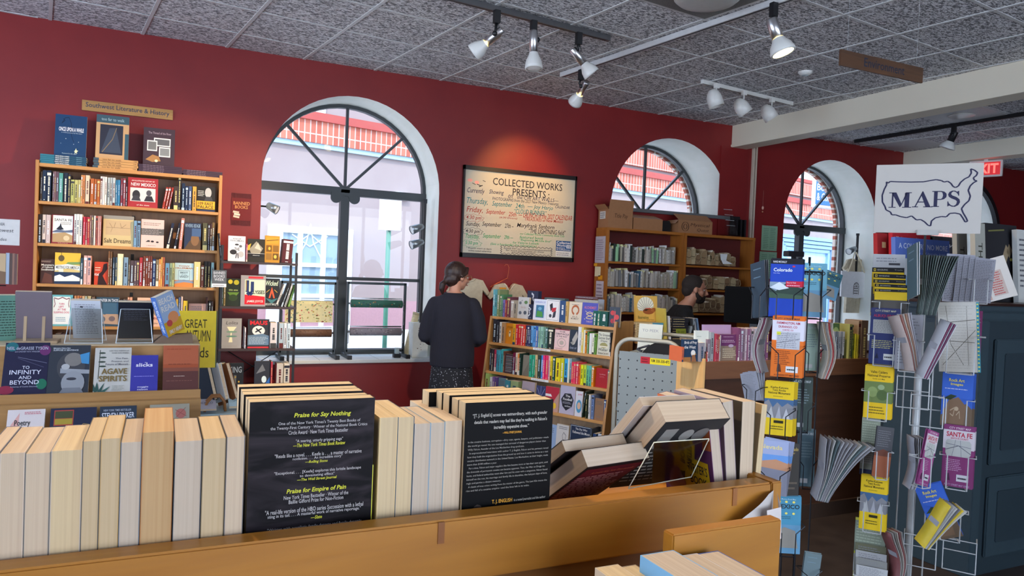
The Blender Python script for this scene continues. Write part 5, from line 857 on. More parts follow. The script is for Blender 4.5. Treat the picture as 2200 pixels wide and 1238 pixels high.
# nearer, lower plywood divider with its own books
py = .74; A_ = onY(1447, 1150, py); B_ = onY(1680, 1123, py)
t = thing('plywood_divider', 'lower birch divider board in front of the long rail at the bottom of the picture', 'shelf', (A_.x, py, 0)); w = B_.x-A_.x
MB().box(0, w, 0, .022, .7, A_.z, PLYX, .002).obj('board', t); 
MB().box(-.75, w, -.25, .0, .98, 1.0, PLYX).obj('lower_shelf', t)
for i, (x0, x1, yy, Y_, c, lb, ry, pg_) in enumerate(((1280, 1330, 1222, .62, 'b8a890', 'cream paperback peeping up at the bottom edge, leftmost', 0, 1), (1330, 1368, 1221, .62, '8a7a68', 'cream paperback second at the bottom edge', 0, 1), (1377, 1450, 1195, .6, '6a9cc0', 'light blue and red paperback at the bottom edge', .0, 4), (1452, 1500, 1198, .6, 'b8b4b0', 'thick white-paged paperback at the bottom edge', .0, 4), (1500, 1545, 1192, .6, '3a5a9c', 'white-paged paperback with a blue cover at the bottom edge', .0, 4))):
    a, b = onY(x0, yy, Y_+.125), onY(x1, yy, Y_+.125); t = thing('paperback', lb, 'book', ((a.x+b.x)/2, Y_+.065, 1.001), (0, ry, -math.pi/2), 'books at the bottom edge'); bookparts(t, .125, a.z-1.001, (b.x-a.x)*.97, c, page=PV[pg_], spine=None)
# curled paper notice
NY = .878; nl, nr, nt = onY(1566, 1132, NY), onY(1676, 1100, NY), onY(1660, 1062, NY); w = nr.x-nl.x; h = nt.z-nl.z
t = thing('paper_notice', 'curled white paper notice about food hanging beside the rail end', 'notice', (nl.x, NY, nl.z-.03), 0)
m = MB(); n = 14; vs = []
for j in range(2):
    for i in range(n+1): s_ = i/n; vs.append((w*s_+.0*j, -.010*math.sin(s_*math.pi)+.016*s_*s_, ((h+.03)*(.25+.75*min(1, s_*1.25)**.6)) if j else 0))
m.add(vs, [(i, i+1, n+2+i, n+1+i) for i in range(n)], M('b8b2ae', .7, gain=1.1), True); m.obj('sheet', t)
m = MB(); m.add([(w, .008, h+.028), (w*.9, -.012, h+.012), (w*.52, -.022, h*.62+.03), (w*.6, -.022, 0), (w*1.01, -.004, 0)], [(0, 1, 2, 3, 4)], M('c4bcba', .7, gain=1.2)); m.obj('curled_flap', t)
m = MB(); m.art(lambda u, v, k: (w*.14+u*w*.42, -.0125-.0005*k, .028+v*.012), [T(0, 0, 1, 1, 'No food', '2a2424', .0)]); m.obj('lettering', t)
# =================================================================== WINDOW DISPLAY ON THE BIG SILL
SZ = .746
def roll_frame(label, px0, px1, pyt, Y=6.66):
    a, b = onY(px0, pyt, Y), onY(px1, pyt, Y); zt = (a.z+b.z)/2; x0, x1 = a.x, b.x
    t = thing('paper_roll_stand', label, 'display stand', ((x0+x1)/2, Y, SZ)); w = (x1-x0)/2; h = zt-SZ; m_ = M('3c4448', .4, .5, gain=1)
    for s_ in (-1, 1):
        MB().box(s_*w-.011, s_*w+.011, -.011, .011, .03, h, m_).obj('upright', t); MB().box(s_*w-.014, s_*w+.014, -.14, .14, 0, .03, m_).box(s_*w-.018, s_*w+.018, -.175, -.14, .0, .035, BLACK).obj('foot', t)
        for z in (.30, .13): MB().tube([(s_*(w-.012), -.005, z+.12), (s_*(w-.012), -.03, z+.12), (s_*(w-.012), -.03, z), (s_*(w-.012), -.005, z)], .003, METAL, 5).obj('bracket', t)
    MB().box(-w, w, -.011, .011, h-.022, h, m_).obj('top_bar', t); MB().box(-w, w, -.011, .011, .05, .07, m_).obj('bottom_bar', t)
    return t, (x0+x1)/2, w
tA, xA, wA = roll_frame('dark steel stand with two gift-wrap rolls partly behind the book rack', 605, 722, 605)
tB, xB, wB = roll_frame('dark steel stand with two gift-wrap rolls right of the window mullion', 748, 871, 607)
def pattern(mb, w, h0, h1, y, cols, n, seed, T=None):
    R = random.Random(seed)
    for i in range(n):
        cx, cz, r = R.uniform(-w, w), R.uniform(h0, h1), R.uniform(.003, .008); a = R.random()*3
        mb.add([(cx+math.cos(a+q)*r*(1 if q % 2 else 2.2), y, cz+math.sin(a+q)*r) for q in (0, 1.5, 3, 4.5)], [(0, 1, 2, 3)], M(R.choice(cols), .6, gain=1), T=T)
def wrap_roll(label, xc, w, z, r, col, cols, sheet=0, seed=1):
    t = thing('wrapping_paper_roll', label, 'gift wrap', (xc, 6.645, z), 0, 'gift-wrap rolls in the window'); T = Matrix.Rotation(math.pi/2, 4, 'Y')
    R = random.Random(seed); mb = MB().lathe([(r, -w), (r, w)], M(col, .5, gain=1.1), 20, T)
    for i in range(46):
        x = R.uniform(-w+.01, w-.01); a = R.uniform(2.2, 4.8); d = R.uniform(.004, .009)
        q = [(x-d, -math.sin(a)*0+(r+.0006)*math.cos(a), (r+.0006)*math.sin(a)), (x+d, (r+.0006)*math.cos(a), (r+.0006)*math.sin(a)), (x+d*.4, (r+.0006)*math.cos(a+.28), (r+.0006)*math.sin(a+.28))]
        mb.add(q, [(0, 1, 2)], M(R.choice(cols), .6, gain=1))
    mb.obj('paper', t); MB().lathe([(.008, -w-.02), (.008, w+.02)], METAL, 8, T).obj('rod', t)
    if sheet:
        m = MB().box(-w, w, -r-.001, -r, -sheet, 0, M(col, .5, gain=1.1)); pattern(m, w*.97, -sheet, 0, -r-.0016, cols, 110, seed); m.obj('hanging_sheet', t)
    tr = MB().box(-w, w, -.008, .008, 0, .012, METAL); tr.obj('tear_bar', t, (0, 0, r+.006))
za = onY(660, 668, 6.64).z; zb = onY(677, 716, 6.64).z; z1 = onY(808, 653, 6.64).z; z2 = onY(806, 713, 6.64).z
wrap_roll('cream floral gift wrap hanging in a sheet from its roll', xA, wA-.03, za+.06, .03, 'd8d4a8', ['8a9a58', 'c05a50', 'b8a050', '7a9a80'], .16, 3)
wrap_roll('brown gift-wrap roll low on the stand behind the rack', xA, wA-.03, zb, .036, '6a4c3c', ['4c342a', '7c5c4a'], 0, 4)
wrap_roll('green floral gift-wrap roll upper on the right stand', xB, wB-.03, z1, .036, '3c7060', ['c8603c', '2c4c6c', '7ab098', 'd8b060', '2c5a3c'], 0, 5)
wrap_roll('grey sketched gift-wrap roll lower on the right stand', xB, wB-.03, z2, .036, '948c94', ['5c5460', 'b8b0b8'], 0, 6)
def sill_box(label, px0, px1, pyt, Y, col, cols, seed, cat='box', name='gift_box', dp=.1):
    a, b = onY(px0, pyt, Y), onY(px1, pyt, Y); w = (b.x-a.x)/2; h = a.z-SZ
    t = thing(name, label, cat, ((a.x+b.x)/2, Y, SZ)); MB().box(-w, w, 0, dp, 0, h, M(col, .5, gain=1.2), .002).obj('body', t)
    m = MB(); pattern(m, w*.8, h*.1, h*.9, -.0012, cols, 16, seed); m.obj('animal_print', t); return t
sill_box('white gift box printed with animals on the sill corner', 888, 921, 694, 6.56, 'c8ccc8', ['5a3c34', '7a6a60', 'a08070', '3c3438'], 2, dp=.14)
c = onY(884, 755, 6.62); t = thing('wrapping_paper_roll', 'cream patterned gift-wrap tube leaning in the window corner', 'gift wrap', (c.x-.03, 6.7, SZ), (0, .22, 0)); MB().tube([(0, 0, .006), (0, 0, .42)], .032, M('c8bc98', .6, gain=1.2, scale=60, var=.3), 16).obj('tube', t); MB().tube([(0, 0, .40), (0, 0, .423)], .034, M('a89c7c', .6), 16).obj('end_cap', t)
sill_box('small white tin beside the animal gift box', 894, 906, 672, 6.72, 'c8d4d4', ['7a5a50', '5c8a90'], 8, name='tin', cat='tin', dp=.05)
t = thing('tape_dispenser', 'small black tape dispenser with clear pads on the sill', 'dispenser', (onY(853, 755, 6.6).x, 6.6, SZ)); MB().box(-.035, .03, -.03, .03, 0, .035, BLACK, .004).obj('base', t); MB().box(-.02, .015, -.02, .02, .035, .09, M('9fb0b4', .3, gain=1.2), .003).obj('pad_stack', t)
# window spotlights
t = thing('window_track', 'black upright track fixed in the right reveal of the big window', 'track', (onY(915, 430, 6.58).x, 6.6, onY(915, 695, 6.58).z)); L = onY(915, 430, 6.58).z-onY(915, 695, 6.58).z
MB().box(-.012, .012, -.012, .012, 0, L, BLACK, .002).obj('rail', t); MB().box(-.016, .016, -.014, .014, L-.03, L+.01, DKMET).obj('end_cap', t)
def small_spot(label, a, h, q):
    a, h, q = Vector(a), Vector(h), Vector(q); t = thing('window_spotlight', label, 'spotlight', a, 0, 'small window spotlights'); d = (q-h).normalized(); L = (q-h).length
    MB().tube([(0, 0, 0), tuple(h-a+d*L*.4)], .008, BLACK, 8).obj('arm', t); T = Matrix.Translation(h-a) @ aimrot(d)
    MB().lathe([(.02, 0), (.03, -L*.1), (.036, -L*.5), (.042, -L), (.036, -L)], M('8c9498', .3, .7, gain=1.2), 18, T, False).obj('head', t); MB().lathe([(.036, -L*.96), (.001, -L*.95)], M('dfe6e8', .3, gain=1.2), 16, T, False).obj('lens', t)
Y = 6.58; X = onY(915, 486, Y).x
for lb, (ax, ay), (hx, hy), (qx, qy) in (('upper small silver spotlight on the window track', (913, 486), (909, 486), (884, 495)), ('lower small silver spotlight on the window track', (913, 520), (909, 519), (883, 527))):
    small_spot(lb, (X, 6.6, onY(ax, ay, Y).z), onY(hx, hy, Y), onY(qx, qy, Y-.02))
small_spot('small silver spotlight at the left edge of the big window', (.74, 6.6, onY(563, 443, 6.6).z), onY(574, 440, 6.6), onY(596, 452, 6.56))
# =================================================================== WHITEBOARD, SHIRTS
bw0, bw1, bz0_, bz1_ = 2.53, 3.752, 1.702, 2.565; W_, H_ = bw1-bw0, bz1_-bz0_
t = thing('whiteboard', 'large black-framed whiteboard of handwritten events under a warm spotlight', 'whiteboard', (bw0, WY-.03, bz0_)); y0 = 0
MB().box(.012, W_-.012, .006, .03, .012, H_-.012, M('c4c2b0', .35, gain=1.0, var=.02)).obj('writing_surface', t)
fm = MB(); B2 = M('1a1414', .35, gain=1)
fm.box(0, W_, -.006, .03, 0, .042, B2).box(0, W_, -.006, .03, H_-.04, H_, B2).box(0, .016, -.006, .03, 0, H_, B2).box(W_-.016, W_, -.006, .03, 0, H_, B2); fm.obj('frame', t)
K_, BL, TE, RD, GR, IN = '24222c', '3a4458', '2c7880', '9c3c34', '2c9060', '2c3050'
bt = [T(.24, .85, .88, .94, 'COLLECTED WORKS', K_, .006), T(.42, .74, .76, .83, 'PRESENTS :', K_, .006), ('e', .04, .88, .022, .02, 'd8988c'), ('e', .1, .86, .02, .02, 'd8988c'), ('l', [(.06, .85), (.09, .83)], .006, K_), ('l', [(.1, .84), (.14, .82)], .008, K_), ('l', [(.15, .89), (.175, .88)], .006, K_), ('l', [(.12, .81), (.15, .83)], .01, K_),
 T(.02, .71, .17, .79, 'Currently', IN, .001, .25), T(.21, .72, .34, .79, 'Showing', IN, .001, .25), T(.38, .705, .42, .745, 'on', IN, .001, .25), T(.46, .70, .85, .745, 'the CW ART WALLS—', IN, .001, .1), T(.24, .66, .85, .70, 'PHOTOGRAPHS from the 2027 New Mexico Treasures', BL, .001, .15), T(.82, .625, .96, .66, 'CALENDAR', BL, .001, .2),
 T(.02, .575, .2, .67, 'Thursday,', TE, .003, .25), T(.24, .57, .42, .65, 'September', TE, .003, .25), T(.45, .585, .53, .645, '24th', TE, .003, .2), T(.56, .58, .8, .645, '— Joy Harjo', TE, .003, .2), T(.44, .515, .74, .575, '“CLOUD RUNNER”', TE, .003, .1),
 T(.02, .47, .16, .56, 'Friday,', RD, .003, .25), T(.19, .47, .36, .545, 'September', RD, .003, .25), T(.39, .475, .46, .53, '25th', RD, .003, .2), T(.48, .475, .99, .54, '— LAUNCH of the 2027 CALENDAR', RD, .003, .15), T(.54, .435, .9, .475, 'TREASURES of New Mexico', RD, .002, .15), T(.31, .435, .47, .465, '(6:30 Doors)', RD, .002, .1), T(.02, .39, .15, .45, '4:30 pm', RD, .003, .15),
 T(.02, .305, .14, .375, 'Sunday,', K_, .002, .25), T(.16, .315, .33, .385, 'September', K_, .002, .25), T(.36, .325, .44, .38, '27th –', K_, .002, .2), T(.47, .33, .82, .40, 'Maryfrank Sanborn', K_, .003, .25), T(.58, .28, .93, .34, '“THE LIGHTNING field”', K_, .002, .1), T(.02, .225, .14, .28, '4:30 pm', K_, .002, .15),
 T(.02, .15, .14, .225, 'Tuesday,', GR, .002, .25), T(.17, .17, .33, .24, 'September', GR, .002, .25), T(.36, .185, .44, .235, '29th —', GR, .002, .2), T(.5, .245, .92, .28, 'our Collected Works Community Book Club', GR, .001, .2), T(.5, .205, .72, .24, 'featured book', GR, .001, .2), T(.5, .168, .8, .20, '“Beginning Middle End”', GR, .002, .15), T(.44, .128, .68, .163, 'by Valeria Luiselli', GR, .002, .15), T(.24, .095, .66, .13, '(See a bookseller for information)', GR, .001, .15), T(.02, .08, .13, .135, '5:30 pm', GR, .002, .15),
 T(.03, .035, .25, .06, '* Events start at 6pm', K_, .001, .1), T(.05, .008, .25, .03, 'unless noted otherwise', K_, .001, .1), T(.36, .06, .8, .08, 'PLEASE VISIT our collectedworksbookstore/events', K_, .001, .05), T(.38, .037, .73, .056, 'for more information on these', K_, .001, .05), T(.43, .014, .65, .032, 'AND UPCOMING EVENTS', K_, .001, .05),
 ('r', .843, .075, .99, .205, '1c4a7c'), T(.85, .165, .985, .198, 'Collected', 'e0e4e4', .006), T(.85, .13, .94, .16, 'Works', 'e0e4e4', .006), T(.85, .105, .93, .122, 'Bookstore', 'e0e4e4', .004), T(.85, .083, .98, .1, '& Coffeehouse', 'e0e4e4', .004), ('r', .945, .11, .985, .155, 'd8dcdc'), ('r', .955, .113, .962, .15, '1c4a7c'), ('r', .97, .113, .977, .15, '1c4a7c'), ('r', .843, .002, .99, .07, 'c8c8c4'), ('m', .85, .01, .98, .06, 2, '6a6a6c')]
# the writing sits inside the frame: squeeze v into the writing surface
m = MB(); m.art(lambda u, v, k: (.02+u*(W_-.04), .0055-.0006*k, .05+v*(H_-.096)), bt)
def zig(x0, x1, y0, y1, n, a):
    P = []; 
    for i in range(n): P.append((x0+(x1-x0)*i/n, y1+(a if i % 2 else 0)))
    P.append((x1, y1))
    for i in range(6): P.append((x1-(a*.8 if i % 2 else 0), y1-(y1-y0)*i/6))
    for i in range(n): P.append((x1-(x1-x0)*i/n, y0-(a if i % 2 else 0)))
    for i in range(6): P.append((x0+(a*.8 if i % 2 else 0), y0+(y1-y0)*i/6))
    return P+[P[0]]
fr_ = lambda u, v, k: (.02+u*(W_-.04), .0055-.0006*k, .05+v*(H_-.096))
m.art(fr_, [('l', zig(.33, .81, .012, .09, 26, .018), .0045, K_)])
for cx, cy, c in ((.085, .42, RD), (.08, .252, K_), (.075, .107, GR)):
    m.art(fr_, [('l', [(cx+(.085+.008*math.sin(9*q))*math.cos(q), cy+(.045+.006*math.sin(9*q))*math.sin(q)) for q in [k*2*math.pi/40 for k in range(41)]], .0028, c)])
m.obj('marker_writing', t)
SHIRT = ramp_mat('cotton', None, rgb('b8aa90', 1.1), rgb('c8bca2', 1.1), 'noise', (1, 1, 1), 30, (.3, .7), .85, .1)
def shirt(label, cx, cy, cz, w, h, vneck, tagit=True, s_=1.0, name='t_shirt'):
    t = thing(name, label, 'shirt', (cx, cy, cz-h)); nk = w*.16; sw = w*.5; sl = w*.19
    half = [(nk, h), (sw*.8, h-.05*w), (sw+sl*.55, h-.36*w), (sw+sl*.2, h-.44*w), (sw*.80, h-.30*w), (sw*.78, h-.55*w), (sw*.82, 0)]
    o = [(-x, z) for x, z in half[::-1]]+([(-nk*.6, h-.05*w), (0, h-(.2 if vneck else .07)*w), (nk*.6, h-.05*w)])+half
    n = len(o); R = random.Random(int(cx*100)); mb = MB(); rows = []
    vs = []
    # body as a front and a rounded back with gentle folds
    for (x, z) in o: vs.append((x, -.012-.012*math.cos(x/w*3)*(1 if z < h*.9 else .3), z))
    for (x, z) in o: vs.append((x*.98, .022, z))
    mb.add(vs, [tuple(range(n)), tuple(range(2*n-1, n-1, -1))]+[(i, (i+1) % n, n+(i+1) % n, n+i) for i in range(n)], SHIRT); ob = mb.obj('cloth', t)
    mb = MB(); q = [(-nk, h+.0)]+[(-nk*.6, h-.05*w), (0, h-(.2 if vneck else .07)*w), (nk*.6, h-.05*w)]+[(nk, h+.0)]
    mb.tube([(x, -.026, z-.004) for x, z in q], .006, M('c8bca4', .8), 6).obj('collar', t)
    mb = MB()
    for sx in (-1, 1): mb.tube([(sx*(sw+sl*.53), -.018, h-.37*w), (sx*(sw+sl*.2), -.02, h-.435*w), (sx*(sw*.82), -.022, h-.31*w)], .003, M('a89c84', .8), 5)
    for k in range(4): x = (-.22+.15*k)*w; mb.tube([(x, -.0262, h*.1), (x+.02*w, -.0272, h*.35), (x+.01*w, -.0262, h*.6)], .0035, SHIRT, 5)
    mb.obj('hem_and_folds', t)
    return t
def hanger(label, cx, cy, cz, w, hook):
    t = thing('coat_hanger', label, 'hanger', (cx, cy, cz)); WR = M('c87850', .3, .8, gain=1.2)
    MB().tube([(-w/2, 0, -.09), (0, 0, 0), (w/2, 0, -.09), (-w/2, 0, -.09)], .0022, WR, 5).obj('arms', t)
    MB().tube([(0, 0, 0), (.01, 0, hook*.45), (.012, 0, hook*.8), (.0, 0, hook), (-.022, 0, hook*1.02), (-.034, 0, hook*.9)], .0022, WR, 5).obj('hook', t)
a = onY(1090, 610, 6.45); shirt('cream v-neck T-shirt hanging on the red wall under the whiteboard', a.x+.02, 6.462, a.z+.005, .36, .58, True); hanger('copper wire hanger of the v-neck shirt', a.x+.0, 6.455, a.z+.055, .36, onY(1090, 570, 6.45).z-a.z-.05)
b = onY(1016, 598, 6.45); shirt('cream crew-neck T-shirt partly hidden behind the woman', b.x-.04, 6.462, b.z, .36, .62, False)
c = onY(1079, 620, 6.42); t = thing('price_tag', 'orange fabric tag pinned beside the v-neck shirt collar', 'tag', (c.x, 6.405, c.z-.05)); MB().box(-.035, .035, -.002, .002, -.04, .06, M('d08a18', .7, gain=1.2), .001).obj('tag_cloth', t); MB().art(lambda u, v, k: (-.03+.06*u, -.0024-.0004*k, -.035+.09*v), [T(.1, .55, .9, .85, 'Bird', '5a3410', .01), ('m', .1, .1, .9, .4, 2, '5a3410')]).obj('tag_print', t)
# =================================================================== PINE CASES BEHIND THE COUNTER
PY = 6.27; PT = 2.035
for i, (x0, x1, lb) in enumerate(((4.0, 4.965, 'tall pine bookcase of special-order slips under the half-round window'), (4.968, 5.945, 'tall pine bookcase of brown paper parcels beside the wall conduit'))):
    t = thing('pine_bookcase', lb, 'bookcase', ((x0+x1)/2, PY, 0)); w = (x1-x0)/2; dp = WY-.04-PY
    for s_ in (-1, 1): MB().box(min(s_*w, s_*(w-.035)), max(s_*w, s_*(w-.035)), 0, dp, 0, PT, PINEZ, .002).obj('side_panel', t)
    MB().box(-w, w, -.004, dp, PT, PT+.028, PINEX, .002).obj('top_board', t); MB().box(-w+.035, w-.035, dp-.006, dp, 0, PT, M('5c1a18', .7, gain=1)).obj('back_panel', t)
    for z in (1.725, 1.47, 1.215, .96, .6, .2): MB().box(-w+.035, w-.035, .002, dp-.006, z-.02, z, PINEX, .0015).obj('shelf', t)
PSH = [1.725, 1.47, 1.215, .96]
def slips(z, seed, x0, x1, n, side, cols, hmin, hmax, desc, nm='order_book'):
    R = random.Random(seed); x = x0; k = 0
    while x < x1-.02 and k < n:
        th = R.uniform(.012, .030); h = R.uniform(hmin, hmax); col = R.choice(cols); k += 1; lean = R.choice((0, 0, 0, .06, -.05, .1)) if x > x0+.05 and x < x1-.1 else 0
        t = thing(nm, '%s %s, %s from the left on %s' % (hsvname(col), desc, ordn(k), side), 'book', (x+th/2, PY+.085, z+.003), (0, lean, math.pi/2), 'order slips and books on the pine shelves')
        bookparts(t, R.uniform(.11, .15), h, th*.9, col, page=M('c0bab0', .8), spine=[('m', .2, .2, .8, .9, 3, '8a8680')] if R.random() < .5 else None)
        if R.random() < .6: MB().box(-.07, .05, -th*.2, th*.15, h-.01, h+R.uniform(.004, .022), M(R.choice(['d8d8d8', 'c8ccd0', 'b0b0ae', 'd8d4a0']), .7)).obj('paper_slip', t)
        x += th+(.0 if not lean else abs(lean)*h*.5)
GW = ['a8a49c', 'b4b2ac', '8c8a86', 'c0bdb6', '9a9690', '6c6e70', 'b8b0a8', 'a09a8a', '5c5a58', 'c4c4c4']
for z, sd, side in ((PSH[0], 1, 'the upper slip shelf'), (PSH[1], 2, 'the middle slip shelf'), (PSH[2], 3, 'the lower slip shelf')):
    slips(z, sd, 4.05, 4.93, 38, side, GW+(['8aa88a', '3a5a70'] if sd != 1 else ['8ab890', '2c3430']), .13, .18, 'order book')
def parcels(z, seed, side, n=11, hm=.17):
    R = random.Random(seed); x = 5.02
    for k in range(n):
        w = R.uniform(.045, .085); h = R.uniform(.1, hm); 
        if x+w > 5.90: break
        lean = R.uniform(-.25, .25) if 0 < k < n-1 else 0
        t = thing('paper_parcel', 'brown paper parcel tied with string, %s from the left on %s' % (ordn(k+1), side), 'parcel', (x+w/2, PY+.02, z+.012), (0, lean*.6, 0), 'brown parcels on the pine shelves')
        cm = M(R.choice(['7a6248', '8a7254', '6c5640', '9a8464', 'a89878']), .8, bump=.3); cs = R.uniform(.2, .35)
        mb = MB(); mb.add([(-w/2, 0, 0), (w/2, 0, 0), (w/2, .15, 0), (-w/2, .15, 0), (-w/2*1.05, 0, h*.9), (w/2*.9, .0, h), (w/2, .15, h*.95), (-w/2, .15, h)], [(3, 2, 1, 0), (4, 5, 6, 7), (0, 1, 5, 4), (1, 2, 6, 5), (2, 3, 7, 6), (3, 0, 4, 7)], cm); mb.obj('wrapper', t)
        MB().box(-w*.28, w*.28, .01, .13, h*.5, h*1.06, M(R.choice(['b8a890', 'c8c0b0', 'a89474']), .8)).obj('contents', t)
        m = MB(); m.tube([(-w/2-.003, -.004, h*.5), (0, -.01, h*.46), (w/2+.003, -.004, h*.55)], .0022, M('4a3a28', .8), 5); m.tube([(-w*.2+.04*math.cos(q*.9), -.012-.004*math.sin(q*2), h*.6+.05*math.sin(q*.9)) for q in range(8)], .002, M('a09070', .8), 5); m.obj('string', t)
        x += w+.004
parcels(PSH[0], 11, 'the upper parcel shelf', 10, .19); parcels(PSH[1], 12, 'the middle parcel shelf', 10, .15); parcels(PSH[2], 13, 'the lower parcel shelf', 11, .18)
p = onY(1555, 530, PY); t = thing('receipt', 'white curled receipt paper poking out among the brown parcels', 'paper', (p.x, PY-.004, PSH[0]+.03))
MB().add([(-.05, 0, .11), (.05, -.004, .11), (.035, -.006, .04), (.11, -.03, .005), (-.02, -.02, 0), (-.035, 0, .05)], [(0, 1, 2, 5), (5, 2, 3, 4)], M('cfd2d4', .7)).obj('sheet', t)
# paper notices on the pine side panel
for i, (x0, y0_, x1, y1_, col, lb) in enumerate(((1279, 508, 1300, 565, 'b8b0b4', 'pale printed schedule taped on the pine side panel, topmost'), (1276, 566, 1283, 572, 'e0a020', 'small orange note on the pine side panel'), (1278, 573, 1290, 594, 'e0d4a8', 'strip of cream sticky notes on the pine side panel'), (1285, 592, 1294, 601, 'e09818', 'orange sticky note below the cream strip'), (1280, 604, 1296, 642, 'c8c0c4', 'pale drawing taped lowest on the pine side panel'))):
    a, b = onX(x0, (y0_+y1_)/2, 3.997), onX(x1, (y0_+y1_)/2, 3.997); zt_, zb_ = onX((x0+x1)/2, y0_, 3.997).z, onX((x0+x1)/2, y1_, 3.997).z
    o = MB().box(-.0015, .0, min(a.y, b.y), min(6.50, max(a.y, b.y)), zb_, zt_, M(col, .7, gain=1.1)); t = thing('paper_note', lb, 'note', (3.998, 0, 0)); o.obj('sheet', t); ya, yb_ = min(a.y, b.y), min(6.5, max(a.y, b.y))
    if i in (0, 4): m = MB(); m.art(lambda u, v, k: (-.0019-.0002*k, yb_-(yb_-ya)*u, zb_+(zt_-zb_)*v), [('m', .1, .1, .9, .9, 10 if i == 0 else 4, '7c6c78')]); m.obj('print', t)
# boxes on top of the pine cases
CB = M('9a6c48', .75, gain=1.15, bump=.15); CB2 = M('7c5236', .75, gain=1.1)
def carton(label, px0, px1, pyt, Y0, dp, flaps, txt=None, side=None, col=CB, z=PT+.028, emblem=False):
    a, b = onY(px0, pyt, Y0), onY(px1, pyt, Y0); w = b.x-a.x; h = (a.z+b.z)/2-z; t = thing('cardboard_box', label, 'box', (a.x, Y0, z)); s_ = .003
    mb = MB(); mb.box(0, w, 0, s_, 0, h, col).box(0, w, dp-s_, dp, 0, h, col).box(0, s_, s_, dp-s_, 0, h, col).box(w-s_, w, s_, dp-s_, 0, h, col).box(s_, w-s_, s_, dp-s_, 0, s_, CB2); mb.obj('carton', t)
    for f in flaps:
        e, q = f
        if e == 'L': MB().add([(0, 0, h), (0, dp, h), (-q[0], dp, h+q[1]), (-q[0], 0, h+q[1])], [(0, 1, 2, 3)], col).obj('flap', t)
        if e == 'R': MB().add([(w, 0, h), (w, dp, h), (w+q[0], dp, h+q[1]), (w+q[0], 0, h+q[1])], [(0, 1, 2, 3)], col).obj('flap', t)
        if e == 'F': MB().add([(0, 0, h), (w, 0, h), (w, -q[0], h+q[1]), (0, -q[0], h+q[1])], [(0, 1, 2, 3)], col).obj('flap', t)
        if e == 'B': MB().add([(0, dp, h), (w, dp, h), (w, dp+q[0], h+q[1]), (0, dp+q[0], h+q[1])], [(0, 1, 2, 3)], col).obj('flap', t)
    if txt:
        its = [T(.35 if emblem else .25, .5, .92 if emblem else .8, .8, txt[0], '3c2418', .0, .2)]
        if len(txt) > 1: its.append(T(.55, .15, .9, .42, txt[1], '3c2418', .0, .2))
        if emblem: its += [('l', [(.2+.1*math.cos(q), .5+.36*math.sin(q)) for q in [k*.4 for k in range(17)]], .02, '3c2418'), ('l', [(.2+.05*math.cos(q), .5+.2*math.sin(q)) for q in [k*.4 for k in range(17)]], .02, '3c2418')]
        MB().art(lambda u, v, k: (u*w, -.0006*k, v*h), its).obj('marker_text', t)
    if side: m = MB(); m.art(lambda u, v, k: (-.0006*k, dp-(dp)*u, h*v), [('r', .15, .5, .7, .92, 'c0bcb4'), ('m', .2, .55, .65, .88, 3, '5a5650')]); m.obj('side_label', t)
    return t
carton('large open cardboard box at the left end of the pine case top', 1308, 1360, 452, 6.28, .19, [('F', (.02, .10)), ('L', (.05, .05)), ('B', (.01, .05))], ('Title Pay',), True)
carton('small low cardboard box with a grey lid between two larger boxes', 1361, 1424, 470, 6.29, .17, [('B', (.0, .02)), ('F', (-.15, .045))], None)
carton('wide cardboard box marked in pen on the right pine case', 1458, 1531, 475, 6.28, .18, [('F', (-.1, .07)), ('L', (.04, -.04))], ('Mystical', 'Quest'), None, emblem=True)
a = onY(1425, 478, 6.36); o = thing('bookend', 'black metal bookend between the cardboard boxes', 'bookend', (a.x+.04, 6.36, PT+.028)); MB().box(-.05, .05, 0, .12, 0, .003, BLACK).obj('foot', o); MB().prism([(-.06, 0), (.06, 0), (.06, .09), (.04, .12), (-.04, .12), (-.06, .09)], .0, .003, BLACK).obj('plate', o)
a = onY(1568, 505, 6.34); t = thing('brochure_holder', 'tall clear acrylic brochure holder on the right pine case', 'holder', (a.x, 6.34, PT+.028))
for i in range(4): MB().add([(-.07, .0-.02*i, .02), (.07, .0-.02*i, .02), (.06, .05-.02*i, .30-.06*i), (-.06, .05-.02*i, .30-.06*i)], [(0, 1, 2, 3)], ACRYL).tube([(-.06, .05-.02*i, .30-.06*i), (.06, .05-.02*i, .30-.06*i)], .002, M('c8d0d4', .2, gain=1.3), 4).obj('clear_pocket', t)
MB().box(-.08, .08, -.08, .1, 0, .012, ACRYL).obj('base', t)
a = onY(1592, 505, 6.36); t = thing('black_bookend_tray', 'black slatted desk tray at the right end of the pine case top', 'tray', (a.x, 6.36, PT+.028)); MB().box(-.07, .07, .1, .108, 0, .24, BLACK, .002).obj('back', t)
for x in (-.06, 0, .06): MB().box(x-.012, x+.012, 0, .1, 0, .2, BLACK, .002).obj('divider', t)
